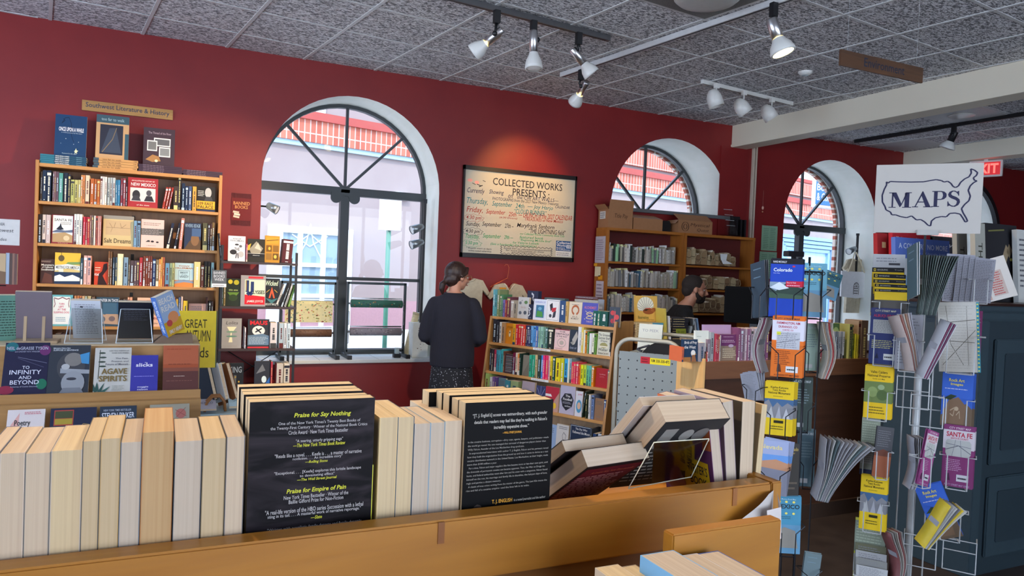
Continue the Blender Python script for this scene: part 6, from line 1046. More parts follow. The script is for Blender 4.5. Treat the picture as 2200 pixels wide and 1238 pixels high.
# green lists taped on the wall, wind chime
for i, (p0, p1, lb) in enumerate((((1638, 484), (1669, 540), 'pale green printed list taped on the red wall, upper sheet'), ((1633, 540), (1667, 600), 'pale green printed list taped on the red wall, lower sheet'))):
    a, b = onY(*p0, 6.5), onY(*p1, 6.5); t = thing('paper_list', lb, 'paper', (a.x, WY-.004, b.z)); w, h = b.x-a.x, a.z-b.z
    MB().box(0, w, -.001, .001, 0, h, M('8aae90', .7, gain=1.1)).obj('sheet', t); MB().art(lambda u, v, k: (w*u, -.0013-.0003*k, h*v), [('m', .12, .08, .46, .92, 12, '5c7c68'), ('m', .54, .08, .88, .92, 12, '5c7c68')]).obj('print', t)
a = onY(1641, 428, 6.48); t = thing('wall_ornament', 'tiny glass ornament hanging by a thread beside the conduit', 'ornament', (a.x, 6.49, a.z)); MB().tube([(0, 0, -.09), (0, 0, .1)], .0015, M('8a5a50', .6), 4).obj('thread', t); MB().ball((0, 0, -.1), (.014, .014, .022), M('c89888', .2, gain=1.2, spec=.8), 10).ball((.0, 0, -.145), .01, M('a06850', .3), 8).obj('bead', t)
# exit sign
a = onX(2118, 363, 8.7); t = thing('exit_sign', 'lit red exit sign hanging behind the corner of the maps sign', 'sign', (a.x, a.y, a.z), -1.25); MB().box(-.17, .17, -.02, .02, -.095, .095, M('c8c0bc', .4), .004).obj('case', t); MB().box(-.15, .15, -.022, -.0195, -.075, .075, M('a81c20', .4, gain=1, emit=.9)).obj('red_face', t)
MB().art(lambda u, v, k: (-.15+.3*u, -.0225-.0004*k, -.075+.15*v), [T(.06, .12, .94, .88, 'EXIT', M('ff5048', .4, gain=1, emit=2.2), .03)]).obj('lit_letters', t); MB().box(-.02, .02, -.012, .012, .095, 3.12-a.z, LWHITE).obj('mount', t)
# hanging category sign near the camera
Y = 2.6; a, b = onY(1805, 110, Y), onY(1982, 143, Y); c = onY(1805, 145, Y); w = b.x-a.x; h = a.z-c.z; zc = (a.z+b.z)/2-h/2
t = thing('section_sign', 'dark wooden sign hanging on threads from the ceiling near the cream beam', 'sign', ((a.x+b.x)/2, Y, zc)); DW = wood('walnut_sign', '3c2618', '5a3a22', 'x', 1.1)
MB().box(-w/2, w/2, -.006, .006, -h/2, h/2, DW, .001).obj('board', t); MB().art(lambda u, v, k: (-w/2+w*u, -.0063-.0004*k, -h/2+h*v), [T(.27, .24, .76, .8, 'Environment', '1c2434', .006)]).obj('lettering', t)
for s_ in (-.42, .42): MB().tube([(w*s_, 0, h/2-.002), (w*s_, 0, CZ-zc)], .0008, M('8a8a8c', .5), 4).obj('thread', t)
# =================================================================== LOW SLOPING BOOKCASE
MA = Vector((2.644, 5.95, 1.185)); az = -.444; MD = Vector((-math.sin(az), -math.cos(az), 0)); ML = 1.25; TLT = .139
MN = Vector((-MD.y, MD.x, 0)); drops = [0, .226, .475, .724, 1.042]     # MN points away from the viewer
th0 = math.atan2(MD.y, MD.x)
t = thing('sloping_bookcase', 'low pale wood bookcase with a backward-sloping front beside the woman', 'bookcase', (MA.x, MA.y, 0), th0); PB = wood('pale_board', 'c08c50', 'cc9a5e', 'x', 1.25); PBZ = wood('pale_board_upright', 'a87a48', 'bc8c54', 'z', 1.2)
for k, d in enumerate(drops): yo = -TLT*d; MB().box(0, ML, yo, yo+.22+TLT*0, 1.185-d-.022, 1.185-d, PB, .002).obj('shelf', t, label='top shelf board' if k == 0 else '')
MB().add([(0, .2, 1.163), (ML, .2, 1.163), (ML, .06, .1), (0, .06, .1)], [(0, 1, 2, 3)], wood('knotty_back', 'a88860', 'bc9c74', 'z', 1.2)).obj('back_panel', t)
for x0, x1 in ((-.022, 0), (ML, ML+.022)):
    top = 1.185+(.0 if x0 < 0 else .045); o = [(.0, top), (.26, top), (.26, 0), (-TLT*1.185-.0, 0)]; m = MB(); vs = [(x0, y, z) for y, z in o]+[(x1, y, z) for y, z in o]; m.add(vs, [(0, 1, 2, 3), (7, 6, 5, 4)]+[(i, (i+1) % 4, 4+(i+1) % 4, 4+i) for i in range(4)], PBZ); m.obj('side_panel', t)
ART.update({
 'birds': ([('e', .2, .72, .12, .07, '6a7078'), ('e', .72, .76, .16, .08, '5a7a50'), ('l', [(.3, .8), (.4, .86)], .03, '5c6068'), T(.3, .48, .75, .58, 'birds', 'a89088', .005), ('e', .25, .26, .13, .08, '5c6470'), ('e', .7, .28, .14, .09, '4c5460')], 'pale grey book of small painted birds, face out', False),
 'gecko': ([('l', [(.4, .8), (.6, .7), (.5, .5), (.6, .35), (.4, .2)], .09, 'c8ccd4'), ('l', [(.3, .6), (.5, .62), (.72, .7)], .04, 'c8ccd4'), T(.2, .08, .8, .15, 'deck', '8a90a4', .006)], 'dark blue card box with a white lizard, face out', False),
 'card': ([Rr(.2, .12, .82, .72, '3a6a8c'), ('p', [(.25, .16), (.75, .16), (.7, .4), (.3, .45)], '4c8c48'), T(.1, .82, .9, .9, 'GARDEN OF', '7a7cb4', .006), ('e', .5, .55, .14, .08, '6aa0b8')], 'white box with a green and blue picture, face out', False),
 'tarot': ([('l', [(.08, .06), (.92, .06), (.92, .94), (.08, .94), (.08, .06)], .012, '54545c'), ('p', [(.25, .75), (.45, .85), (.5, .6), (.35, .45)], '2c2c34'), ('p', [(.4, .6), (.75, .65), (.7, .45), (.45, .42)], 'b8343c'), ('p', [(.55, .42), (.75, .5), (.7, .2), (.5, .15)], '3a3a44'), ('e', .35, .25, .1, .08, '44444c')], 'white card box with black and red animal, face out', False),
 'ring': ([('l', [(.5+.26*math.cos(q), .62+.2*math.sin(q)) for q in [k*.35-1.2 for k in range(17)]], .1, 'a85a34'), T(.3, .28, .7, .34, 'IN A', '6a5a50', .01), T(.2, .18, .8, .26, 'MOMENT', '6a5a50', .01), ('m', .2, .85, .8, .92, 1, '7a6a60')], 'cream book with an orange brush ring, face out', False),
 'alch': ([T(.12, .72, .9, .84, 'ALCHEMIST', 'c06a70', .012), ('l', [(.5+.22*math.sin(2*q), .4+.13*math.cos(q)) for q in [k*.35 for k in range(19)]], .035, 'c8b888'), ('l', [(.2, .62), (.35, .55), (.5, .6), (.65, .55), (.8, .62)], .02, 'c8b888'), T(.3, .1, .7, .18, 'TAROT', 'c8a8a8', .01), ('e', .2, .25, .03, .02, 'd8c898')], 'blue violet box with a gold looping emblem, face out', False),
 'floral': ([('e', .3, .7, .2, .12, 'b84448'), ('e', .7, .5, .22, .13, 'c04c4c'), ('e', .35, .3, .2, .12, 'a83c44'), ('l', [(.4, .1), (.5, .9)], .06, '54605c'), ('r', .42, .2, .58, .8, 'c8505c')], 'dark floral box with red blossoms, face out', False),
 'orangeface': ([('e', .5, .5, .12, .16, 'd8c8a0'), T(.15, .75, .85, .85, 'STORY', '7c4810', .01), ('e', .5, .55, .06, .05, '6a4418')], 'orange book with a small cream figure, face out', False),
 'obst': ([T(.3, .84, .7, .9, 'THE', '3c2c30', .015), T(.06, .72, .96, .8, 'OBSTACLE', '3c2c30', .015), T(.14, .61, .86, .68, 'IS THE WAY', '3c2c30', .012), ('l', [(.5+.28*math.cos(q), .35+.2*math.sin(q)) for q in [k*.35 for k in range(19)]], .03, 'a89888'), ('e', .5, .35, .15, .1, 'b0a094'), Rr(0, .95, 1, 1, '7a2430'), T(.1, .04, .6, .09, 'RYAN HOLIDAY', '7c3438', .01)], 'blush pink book with capital title and wreath, face out', False),
 'hawk': ([('p', [(.3, .55), (.75, .95), (.9, .7), (.6, .35), (.4, .3)], 'a8a49c'), ('p', [(.1, .4), (.5, .5), (.4, .3)], '8c8880'), T(.1, .12, .85, .24, 'love or', '9aa4b4', .0, .3)], 'dark slate book with a pale flying bird, face out', False),
 'summer': ([T(.06, .82, .94, .92, 'The Greatest', '2c3430', .008, .1), T(.06, .68, .94, .79, 'Summer Ever', '2c3430', .008, .1), T(.25, .55, .75, .65, 'Days', '2c3430', .008, .1), ('e', .5, .42, .3, .12, '9a9460'), Rr(.15, .34, .85, .4, 'd8d0bc'), T(.1, .18, .85, .3, 'Walter', '3c4030', .01, .2), T(.1, .04, .9, .15, 'Isaacson', '3c4030', .01, .2)], 'white book with green lettering and a ribbon, face out', False),
 'confetti': ([('m', .05, .05, .95, .95, 14, 'a06a6c'), ('m', .1, .08, .9, .92, 9, '4c8c8c')], 'dark book sprinkled with coloured specks, face out', False),
 'grey': ([('p', [(0, 0), (1, .9), (1, 0)], '6c665a')], 'grey green book turned slightly, face out', False),
 'redc': ([T(.3, .66, .75, .72, 'Loveliness', 'd8a0a0', .006), ('m', .3, .52, .75, .6, 2, 'b86068')], 'plain red book with tiny white words, face out', False),
 'lying': ([('m', .1, .5, .7, .8, 2, '8a8088')], 'mauve grey book laid back, face out', False),
 'trellis': ([('l', [(.1, .1), (.9, .9)], .03, '8a90b8'), ('l', [(.9, .1), (.1, .9)], .03, '8a90b8'), ('l', [(.5, 0), (.5, 1)], .03, '8a90b8'), ('l', [(0, .5), (1, .5)], .03, '8a90b8')], 'indigo book with a pale trellis pattern, face out', False),
 'chev': ([('p', [(.4, 0), (1, 0), (1, .8), (.7, .5)], 'b08a7c'), ('p', [(.0, .6), (.5, .6), (.4, .7), (0, .7)], 'd8d0d0'), ('e', .7, .25, .15, .12, 'd8b030')], 'red and tan book with a yellow corner, face out', False),
 'football': ([('p', [(.08, .5), (.3, .72), (.72, .74), (.92, .52), (.82, .28), (.45, .12), (.2, .26)], '24242c'), T(.36, .6, .68, .68, 'The', 'd8d8e0', .015), T(.22, .48, .82, .57, 'Football', 'd8d8e0', .015), ('m', .2, .36, .85, .44, 2, 'a8a8b4'), T(.35, .26, .75, .31, 'atlas', 'd8d8e0', .01)], 'lilac grey book with a black pentagon, face out', False),
 'circle': ([T(.3, .82, .9, .9, 'JUNE', 'b83c6c', .012), ('e', .55, .4, .4, .26, '4c8cb0'), ('e', .55, .42, .25, .14, 'c8a890')], 'white book with a blue round picture, face out', False),
 'lines': ([('l', [(.6, .75), (.8, .66), (.75, .5), (.55, .5), (.5, .64), (.6, .75)], .02, '3c3c40'), ('l', [(.5, .5), (.45, .25), (.6, .2), (.62, .35), (.78, .3)], .02, '3c3c40'), ('m', .2, .84, .9, .95, 2, '5c5c60'), T(.1, .05, .6, .12, 'Miss Mercy', '8a6a5c', .006)], 'white book with a loose line drawing of a figure, face out', False),
 'moon': ([('l', [(.03, .03), (.97, .03), (.97, .97), (.03, .97), (.03, .03)], .015, 'b8c0c4'), T(.25, .84, .8, .92, 'The Day Who', 'e0e0d8', .008, .1), T(.12, .74, .92, .82, 'Followed the Moon', 'e0e0d8', .008, .1), ('e', .5, .5, .15, .1, 'd8c870'), ('p', [(.2, .5), (.5, .6), (.8, .5), (.5, .44)], '3c74b0'), ('p', [(.2, .38), (.5, .48), (.8, .38), (.5, .32)], '6a9cc0'), ('e', .5, .22, .1, .06, 'b83c40'), ('p', [(.05, .05), (.95, .05), (.95, .2), (.05, .16)], '2c3c34')], 'midnight blue picture book with a moon and hat, face out', False),
 'smallw': ([('m', .1, .6, .9, .95, 4, '3c3c44'), ('m', .1, .1, .9, .4, 3, 'a08890')], 'small white book with black lettering, face out', False),
})
off = (1020, 620); sc = 3.26
def mrow(k, spec, grp, nm, **kw):
    O = MA+Vector((0, 0, 0))-MN*(TLT*drops[k]); row(nm, (O.x, O.y, 0), MD, sc, off, 1.185-drops[k], spec, depth=.13, group=grp, inset=.008, **kw)
mrow(0, '122 137 5 5fa0a8;138 151 5 58989f;152 168 8 7a8a60;170 181 42 4a7a50;182 192 42 50805a;193 206 78 7a70b0;207 218 80 a04048;219 242 60 704050;245 267 82 b0a8a0;268 289 82 9a9080;290 366 60 b8b8b8 Fbirds;345 397 110 23283e Fgecko;398 489 75 c8ccd8 Fcard;490 587 78 d8d4d4 Ftarot;588 632 85 324a70;633 646 90 c0a060;648 738 95 c8bca8 Fring;740 850 100 4c50a0 Falch;822 848 155 1e5a50;850 874 157 20604f;876 928 160 1c4c44;932 1008 130 3c4450 Ffloral', 'books along the top of the sloping bookcase', 'top of the sloping bookcase')
mrow(1, '125 150 215 20202a;151 165 225 25252e;166 180 235 e0ddd8;181 204 240 b08a60;205 262 245 c8801e Forangeface;263 282 248 d8a020;283 299 252 c82838;300 316 252 c42434;318 333 255 c82c38;335 349 255 d04028;350 361 258 2c2a50;363 375 260 302e58;377 390 260 2a2c50;391 405 262 68a0d0;406 420 262 5c98cc;421 438 265 2a50a0;439 451 267 88b0a0;453 465 268 90b8a8;467 478 268 88b09c;479 492 270 6a9080;494 508 272 3a6058;510 545 278 262a28;547 650 285 d8b8b4 Fobst;652 716 290 2c3440 Fhawk;718 729 268 d8d8dc;731 742 270 d0d4d8;744 757 272 e0c060;758 770 290 e8e0c0;771 782 300 e08020;783 795 303 4a8040;797 814 315 e0e0d8;815 831 315 d8dcc8;832 847 318 6a9a40;850 940 305 c8c8b8 Fsummer;942 950 310 2c2c30', 'books on the second row of the sloping bookcase', 'second sloping shelf')
mrow(2, '100 113 420 24242c;115 126 425 343038;128 142 430 b03050;144 157 430 3a90b0;160 175 435 48a0b8;177 190 425 40a8b0;192 201 440 6a4438;203 262 462 2c2834 Fconfetti;264 280 450 6a1838;282 295 450 e0c8b0;296 307 460 e08030;308 319 455 203830;322 376 470 7a7468 Fgrey;378 394 465 30a080;396 407 467 2f9a78;409 420 467 34a07c;421 436 466 c0a878;438 458 466 2c3c34;460 474 468 3a80c0;475 489 470 e03070;491 509 470 e83060;511 524 472 f0a0a8;526 541 475 e0c020;543 558 478 184840;560 594 488 d8c820;596 619 490 c8c020;621 644 492 3aa0d0;646 657 490 e8d8c0;659 670 490 88a8b8;672 689 515 d83050;691 704 518 e04060;706 721 520 d8405c;723 734 532 e06020;736 754 535 e8d820;756 774 538 b8d040;776 794 540 60b080;796 814 542 58b0a0;816 832 545 e08820;834 922 562 a02028 Fredc;925 940 575 6c6c70', 'books on the third row of the sloping bookcase', 'third sloping shelf')
mrow(3, '70 94 595 90a860;100 114 620 c8c8cc;116 130 620 7a5c9c;132 146 622 5c4880;150 200 630 5c7888 Fplain;205 240 645 3c8090;244 300 650 8a9a6c;318 408 655 988890 Flying;412 478 685 34385c Ftrellis;483 578 692 a82838 Fchev;585 690 685 a8a4b8 Ffootball;692 742 722 c8c8d0 Fcircle;748 772 714 2a3c34 L8;774 786 745 283020;788 796 745 303c2c;797 808 745 e0e0e0;810 827 750 7088b8;829 896 775 8a6a50 Fplain;900 914 780 304070', 'books on the fourth row of the sloping bookcase', 'fourth sloping shelf')
mrow(4, '480 556 955 8aa0c0 Fplain;560 645 958 c0bcb8 Flines;648 798 968 202c44 Fmoon;800 812 985 444c58;820 843 1020 28406a;846 892 1025 c0c4cc Fsmallw', 'books on the lowest row of the sloping bookcase', 'lowest sloping shelf')
for i, (px, py) in enumerate(((1164, 751), (1160, 811))):
    O = MA-MN*(TLT*drops[i+1]+.002); s_, z = onP(px, py, Vector((O.x, O.y, 0)), MD); c = Vector((O.x, O.y, 0))+MD*s_; t = thing('shelf_label', 'white paper shelf label on the front edge of the %s sloping shelf' % ('second', 'third')[i], 'label', (c.x, c.y, 1.185-drops[i+1]-.021), th0)
    MB().box(-.09, .09, -.0022, -.0008, .001, .019, M('d8d8d4', .6)).obj('card', t); MB().art(lambda u, v, k: (-.085+.17*u, -.0024-.0003*k, .002+.016*v), [('m', .05, .2, .95, .8, 1, '7a7a7c')]).obj('print', t)
# extra cartons and boxes on top: one dark card box set above the lizard box, flat books
def on_top(label, x0, x1, y0, y1, back, col, dp, name='box', cat='box', art=None):
    O = MA+MN*back; s0, z0 = onP(off[0]+x0/sc, off[1]+y0/sc, Vector((O.x, O.y, 0)), MD); s1, _ = onP(off[0]+x1/sc, off[1]+y0/sc, Vector((O.x, O.y, 0)), MD); zb_ = onP(off[0]+(x0+x1)/2/sc, off[1]+y1/sc, Vector((O.x, O.y, 0)), MD)[1]
    c = Vector((O.x, O.y, 0))+MD*(s0+s1)/2; t = thing(name, label, cat, (c.x, c.y, max(1.186, zb_)), th0); w = abs(s1-s0)/2; h = z0-max(1.186, zb_)
    MB().box(-w, w, 0, dp, 0, h, M(col, .5), .001).obj('body', t); m = MB(); m.art(lambda u, v, k: (-w+2*w*u, -.0004*k, h*v), art or [('m', .1, .3, .9, .7, 1, 'a8a8b0')]); m.obj('print', t)
on_top('tall dark blue lizard card box standing at the back of the bookcase top', 370, 446, 15, 190, .10, '262c44', .05, 'card_box', 'box', [('l', [(.4, .9), (.6, .82), (.5, .7), (.6, .6)], .08, 'b8bcc8')])
on_top('tall green book standing at the back left end of the bookcase top', 156, 230, 6, 190, .12, '6c7c58', .02, 'book', 'book')
on_top('wide dark flat box lying behind the white card boxes', 488, 632, 62, 190, .14, '4c5a5c', .06, 'card_box')
on_top('long maroon and cream book lying on other books at the back', 705, 860, 52, 72, .13, '5c4448', .08, 'book', 'book')
on_top('stack block of books beneath the maroon one', 700, 862, 73, 190, .14, '9c9890', .08, 'book', 'book', [('r', 0, .5, 1, .55, '3c3c40'), ('r', 0, .75, 1, .8, '5c5c60'), ('r', 0, .2, 1, .25, '5c5c60')])
on_top('framed grey portrait card behind the blue violet box', 862, 905, 75, 190, .15, '7c8088', .01, 'framed_card', 'card')
# =================================================================== BOOK CART
C0 = onZ(1318, 745, 1.1); cd = Vector((.261, -.34, 0)).normalized(); cw = .44; CA = Vector((2.785, 4.18, 0)); ca = math.atan2(cd.y, cd.x); cn = Vector((-cd.y, cd.x, 0))
t = thing('book_cart', 'grey steel book cart with perforated end panel and tubular hoops', 'cart', (CA.x, CA.y, 0), ca); CG = M('8c9290', .45, .2, gain=1.15); CGL = M('aaa89c', .4, .1, gain=1.15)
def perf():
    m = bpy.data.materials.new('perforated_panel'); m.use_nodes = True; tt = m.node_tree; b = tt.nodes['Principled BSDF']; tx = N(tt, 'ShaderNodeTexCoord'); mp = N(tt, 'ShaderNodeMapping'); mp.inputs['Scale'].default_value = (17, 17, 17)
    fr = N(tt, 'ShaderNodeVectorMath', operation='FRACTION'); su = N(tt, 'ShaderNodeVectorMath', operation='SUBTRACT'); su.inputs[1].default_value = (.5, .5, .5); sp = N(tt, 'ShaderNodeSeparateXYZ'); cb = N(tt, 'ShaderNodeCombineXYZ'); ln = N(tt, 'ShaderNodeVectorMath', operation='LENGTH')
    lt = N(tt, 'ShaderNodeMath', operation='LESS_THAN'); lt.inputs[1].default_value = .09; mx = N(tt, 'ShaderNodeMix', data_type='RGBA'); mx.inputs[6].default_value = rgb('848c8c', 1.1); mx.inputs[7].default_value = rgb('1c1e20', 1)
    L = tt.links.new; L(tx.outputs['Object'], mp.inputs[0]); L(mp.outputs[0], fr.inputs[0]); L(fr.outputs[0], su.inputs[0]); L(su.outputs[0], sp.inputs[0]); L(sp.outputs['X'], cb.inputs['X']); L(sp.outputs['Z'], cb.inputs['Y']); L(cb.outputs[0], ln.inputs[0]); L(ln.outputs['Value'], lt.inputs[0]); L(lt.outputs[0], mx.inputs[0]); L(mx.outputs[2], b.inputs['Base Color'])
    b.inputs['Roughness'].default_value = .45; return m
MB().box(.02, cw-.02, 0, .006, .12, 1.085, perf(), .001).obj('end_panel', t)
MB().box(.02, cw-.02, .61, .616, .12, 1.085, perf(), .001).obj('end_panel', t)
def hoop(y): 
    r = .10; P = [(0, y, .06), (0, y, 1.17-r)]+[(r-r*math.cos(q*math.pi/12), y, 1.17-r+r*math.sin(q*math.pi/12)) for q in range(1, 7)]+[(cw-r+r*math.sin(q*math.pi/12), y, 1.17-r+r*math.cos(q*math.pi/12)) for q in range(0, 7)]+[(cw, y, .06)]
    return MB().tube(P, .014, CGL, 10)
hoop(.0).obj('hoop', t); hoop(.62).obj('hoop', t)
for z in (1.06, .7, .3): MB().box(.01, cw-.01, .006, .61, z-.02, z, CG, .002).obj('shelf', t)
for x in (.03, cw-.03):
    for y in (.04, .58): MB().lathe([(.035, -.012), (.035, .012)], BLACK, 16, Matrix.Translation((x, y, .035)) @ Matrix.Rotation(math.pi/2, 4, 'Y')).box(x-.004, x+.004, y-.004, y+.004, .035, .12, METAL).obj('caster', t)
lb = MB().art(lambda u, v, k: (.17+.2*u, -.0006*k, 1.015+.045*v), [('r', 0, 0, .32, 1, 'b01c2c'), ('r', .32, 0, 1, .92, 'd8c81c'), ('m', .04, .15, .28, .85, 2, '5c1418'), T(.36, .3, .97, .75, 'NM 308-308-4PS', '3c3a14', .012)]); lb.obj('sticker', t, label='red and yellow sticker')
def cart_item(label, u, y, w, h, th, col, rx=0, rz=0, ry=0, hard=False, name='book', **k):
    p = CA+cd*u+cn*y; return book(label, (p.x, p.y, 1.062), ca+rz, w, h, th, col, name, rx=rx, ry=ry, hard=hard, **k)
cart_item('white booklet with a printed flower title leaning on the cart top', .10, .42, .17, .19, .012, 'c8ccc4', rx=-.25, rz=.1, front=[T(.15, .7, .85, .8, 'TO PEEK', '8a9098', .004)])
p = CA+cd*.27+cn*.30; t = thing('fabric_bag', 'folded black fabric bag lying on the cart top', 'bag', (p.x, p.y, 1.062), ca)
MB().add([(-.16, -.08, 0), (.17, -.08, 0), (.17, .1, 0), (-.16, .1, 0), (-.12, -.07, .05), (.17, -.06, .085), (.19, .1, .10), (-.06, .1, .09)], [(3, 2, 1, 0), (4, 5, 6, 7), (0, 1, 5, 4), (1, 2, 6, 5), (2, 3, 7, 6), (3, 0, 4, 7)], M('14151c', .8, gain=1)).obj('cloth', t); MB().tube([(-.16, -.09, .01), (-.2, -.06, .02), (-.18, 0, .03), (-.12, -.05, .05)], .008, M('3c3e48', .8), 6).obj('strap', t)
# =================================================================== COUNTER WITH BOOK LEDGE
CYF = 3.6; k_ = onZ; cz = 1.6-(.455/3.14)*CYF; cx0 = onY(1515, 778, CYF).x; cx1 = 6.4
t = thing('counter', 'dark brown counter with a ledge of books in front of the shop assistant', 'counter', (cx0, CYF, 0)); w = cx1-cx0
MB().box(0, w, 0, .02, 0, cz-.11, BROWN, .002).obj('front_panel', t); MB().box(0, w, -.006, .03, cz-.11, cz, BROWNL, .003).obj('ledge_front', t)
MB().box(0, w, .03, .30, cz-.02, cz-.0, BROWN).obj('ledge_board', t); MB().box(0, w, .30, .32, 0, cz+.02, BROWN).obj('rear_panel', t); MB().box(0, w, -.02, 0, 0, .10, M('3a2c24', .4, gain=1.2)).obj('kick_board', t)
pf = onP(1453, 768, Vector((cx0, CYF, 0)), Vector((0, 1, 0)))
m = MB(); m.box(-.018, 0, -.006, .33, 0, cz+.02, PALEY, .002); m.obj('end_panel', t, label='pale birch end panel')
CO = (0, CYF, 0)
ART.update({
 'prey': ([T(.06, .76, .94, .92, 'Birds of Prey', 'e0e4e8', .012, .1), T(.06, .58, .85, .72, 'the West', 'e0e4e8', .012, .1), ('e', .68, .38, .16, .14, 'd8d8d4'), ('p', [(.55, .0), (.9, 0), (.8, .3), (.6, .3)], '8a5c3c'), ('p', [(.8, .36), (.9, .32), (.8, .3)], 'd8a030'), Rr(0, 0, .5, .2, '9a6a3c')], 'dark blue field guide with a white-headed bird, face out', False),
 'flower': ([('m', .1, .78, .5, .84, 1, '9aa8a0'), ('e', .65, .3, .14, .14, '9a9ca8'), ('p', [(.5, 0), (.8, 0), (.7, .3), (.6, .3)], '6c7078'), ('e', .66, .36, .08, .1, 'c0c0cc')], 'white book with a grey photographed bloom, face out', False),
 'spiral': ([Rr(0, .56, 1, 1, '5c2c58'), ('m', .2, .88, .85, .93, 1, 'a88aa4'), ('m', .12, .68, .9, .8, 2, 'b8a0b4'), ('e', .6, .56, .14, .06, 'a090a8'), ('m', .15, .1, .9, .48, 5, 'c0b8a0'), ('r', .97, .0, 1, 1, '3c3034')], 'spiral bound purple and taupe cookbook, face out', False),
 'lilac': ([('m', .15, .2, .8, .8, 4, '8a7498')], 'lilac large book behind the spiral cookbook, face out', False),
 'plants': ([('e', .2, .6, .2, .25, '6a8a4c'), ('e', .5, .4, .25, .28, '4c7040'), ('e', .8, .65, .2, .25, '8aa06a'), ('e', .6, .6, .1, .1, 'd8c850'), ('e', .3, .3, .1, .1, 'c8c8a0')], 'book covered with leafy garden photograph, face out', False),
})
row('the counter ledge', CO, LD, 4.126, (1300, 560), cz, '700 720 770 c86440;724 850 702 1c3450 Fprey;852 898 730 8c8890;900 912 810 3c2c30;914 926 812 a83c3c;930 956 700 7c6c78;842 960 625 c4ccc8 Fflower;962 992 640 8c949a;996 1008 650 a83c4c;1010 1022 655 8c3040;1024 1036 660 9c3848;1038 1052 665 c0b8b4;1056 1222 658 78695c Fspiral;960 1200 578 9c84a8 Flilac D.05;1203 1222 600 6c3c5c;1224 1244 604 7c5c74;1246 1262 606 8c7484;1264 1282 606 9c8c98;1284 1300 606 7c5470;1302 1320 606 947c90;1322 1340 608 a898a4;1342 1380 606 9c949c;1384 1420 606 a8a4a8;1424 1450 604 8a7486;1454 1480 604 6c4464', depth=.13, group='books on the counter ledge')
row('the far counter ledge', CO, LD, 3.64, (1560, 520), cz, '640 690 665 54705c;696 740 660 b09870;745 776 680 7c3840;780 925 640 4c6840 Fplants;820 836 698 b8b4b4;838 852 700 8c9098;854 868 700 a8a8ac;870 886 700 6c747c;888 904 702 9aa0a4;906 920 702 b8b8b8;922 936 702 8c9094;938 952 702 c0c4c4;980 1002 645 8a8a50;1004 1012 650 3c5a40;1014 1028 720 c8c840;1030 1042 720 c0b830;1044 1056 725 b8a838;1058 1076 620 8c7860;1078 1130 615 705c4c', depth=.14, group='books on the far counter ledge')
# items on the work surface behind: turkey-feather cookbook, stacks, stands
wt = thing('work_table', 'low work counter behind the cart carrying stacks of books', 'table', (3.75, 5.0, 0)); MB().box(-.28, .55, -.19, .17, 1.045, 1.074, PB, .003).obj('table_top', wt); MB().box(-.26, .53, -.17, .15, 0, 1.045, wood('table_base', '4a3020', '5a3c28', 'x')).obj('cabinet', wt)
zt = 1.0745
def tbl(px0, px1, pyt, Y): a, b = onY(px0, pyt, Y), onY(px1, pyt, Y); return (a.x+b.x)/2, b.x-a.x, (a.z+b.z)/2
x, w, z = tbl(1355, 1414, 692, 5.0)
flat_stack((x, 4.93, zt), 0, 7, w, .18, (z-zt)/7, 'c8b488', 'cream and teal spined paperback in the pile by the feather book', group='cream paperbacks piled behind the cart', spines=[('r', .6, 0, 1, 1, '4c8ca4'), ('m', .05, .2, .55, .8, 1, '8a6a40')], jit=.008)
x, w, z2_ = tbl(1366, 1413, 636, 5.05)
FE = [('p', [(.46+.36*math.cos(q)*1.05, .62+.34*math.sin(q)) for q in [math.pi*(-.05+k/10*1.25) for k in range(11)]]+[(.5, .4)], 'e8e0c8')]+[('l', [(.5, .42), (.46+.38*math.cos(q), .62+.34*math.sin(q))], .012, '3a3028') for q in [math.pi*(-.02+k/10*1.2) for k in range(11)]]+[('e', .6, .4, .26, .12, '8a4c28'), ('e', .82, .46, .12, .08, '9a5a30'), ('l', [(.45, .5), (.7, .52)], .03, 'c04838'), T(.12, .1, .6, .22, 'Reservations', '5c6030', .01, .1), T(.5, .04, .85, .1, 'stories', '8a6a30', .004)]
book('yellow book with a feathered headdress drawing standing on the piled paperbacks', (x, 5.05, z), 0, w, z2_-z, .02, 'c8a050', rx=-.08, front=FE)
x, w, z = tbl(1432, 1468, 682, 5.0)
flat_stack((x, 4.93, zt), 0, 9, w, .16, (z-zt)/9, '24242c', 'black paperback in the tall pile behind the rear cart hoop', group='black paperbacks piled behind the cart', ink='b8a878', jit=.006)
x, w, z = tbl(1454, 1498, 716, 4.95)
flat_stack((x+.02, 4.84, zt), 0, 4, w, .16, .014, 'b8a888', 'cream paperback in the low pile beside the cart', group='cream paperbacks in the low pile', jit=.006)
x, w, z = tbl(1455, 1479, 718, 4.8); t = thing('price_card', 'olive green handwritten card propped on the low pile', 'card', (x, 4.82, zt+.058), (-.2, 0, 0)); MB().box(-.05, .05, -.001, .001, 0, .045, M('7c8424', .6, gain=1.2)).obj('card', t); MB().art(lambda u, v, k: (-.05+.1*u, -.0014-.0003*k, .045*v), [T(.15, .3, .85, .7, 'to use!', '2c3010', .0)]).obj('lettering', t)
for i, (px, ry, c) in enumerate(((1475, .32, '8c98a0'), (1488, -.22, '34383c'), (1494, -.22, '9aa0a8'), (1500, -.22, '6c88a8'))):
    q = onY(px, 680, 4.97); book(['grey-blue thin book leaning right as an A on the work table', 'black thin book leaning left, innermost of three', 'pale thin book leaning left, middle of three', 'blue thin book leaning left, outermost of three'][i], (q.x, 4.99, zt+.0), math.pi/2, .12, .185, .009, c, ry=0, rx=0).rotation_euler = (Matrix.Rotation(ry, 4, 'Y') @ Matrix.Rotation(math.pi/2, 4, 'Z')).to_euler()
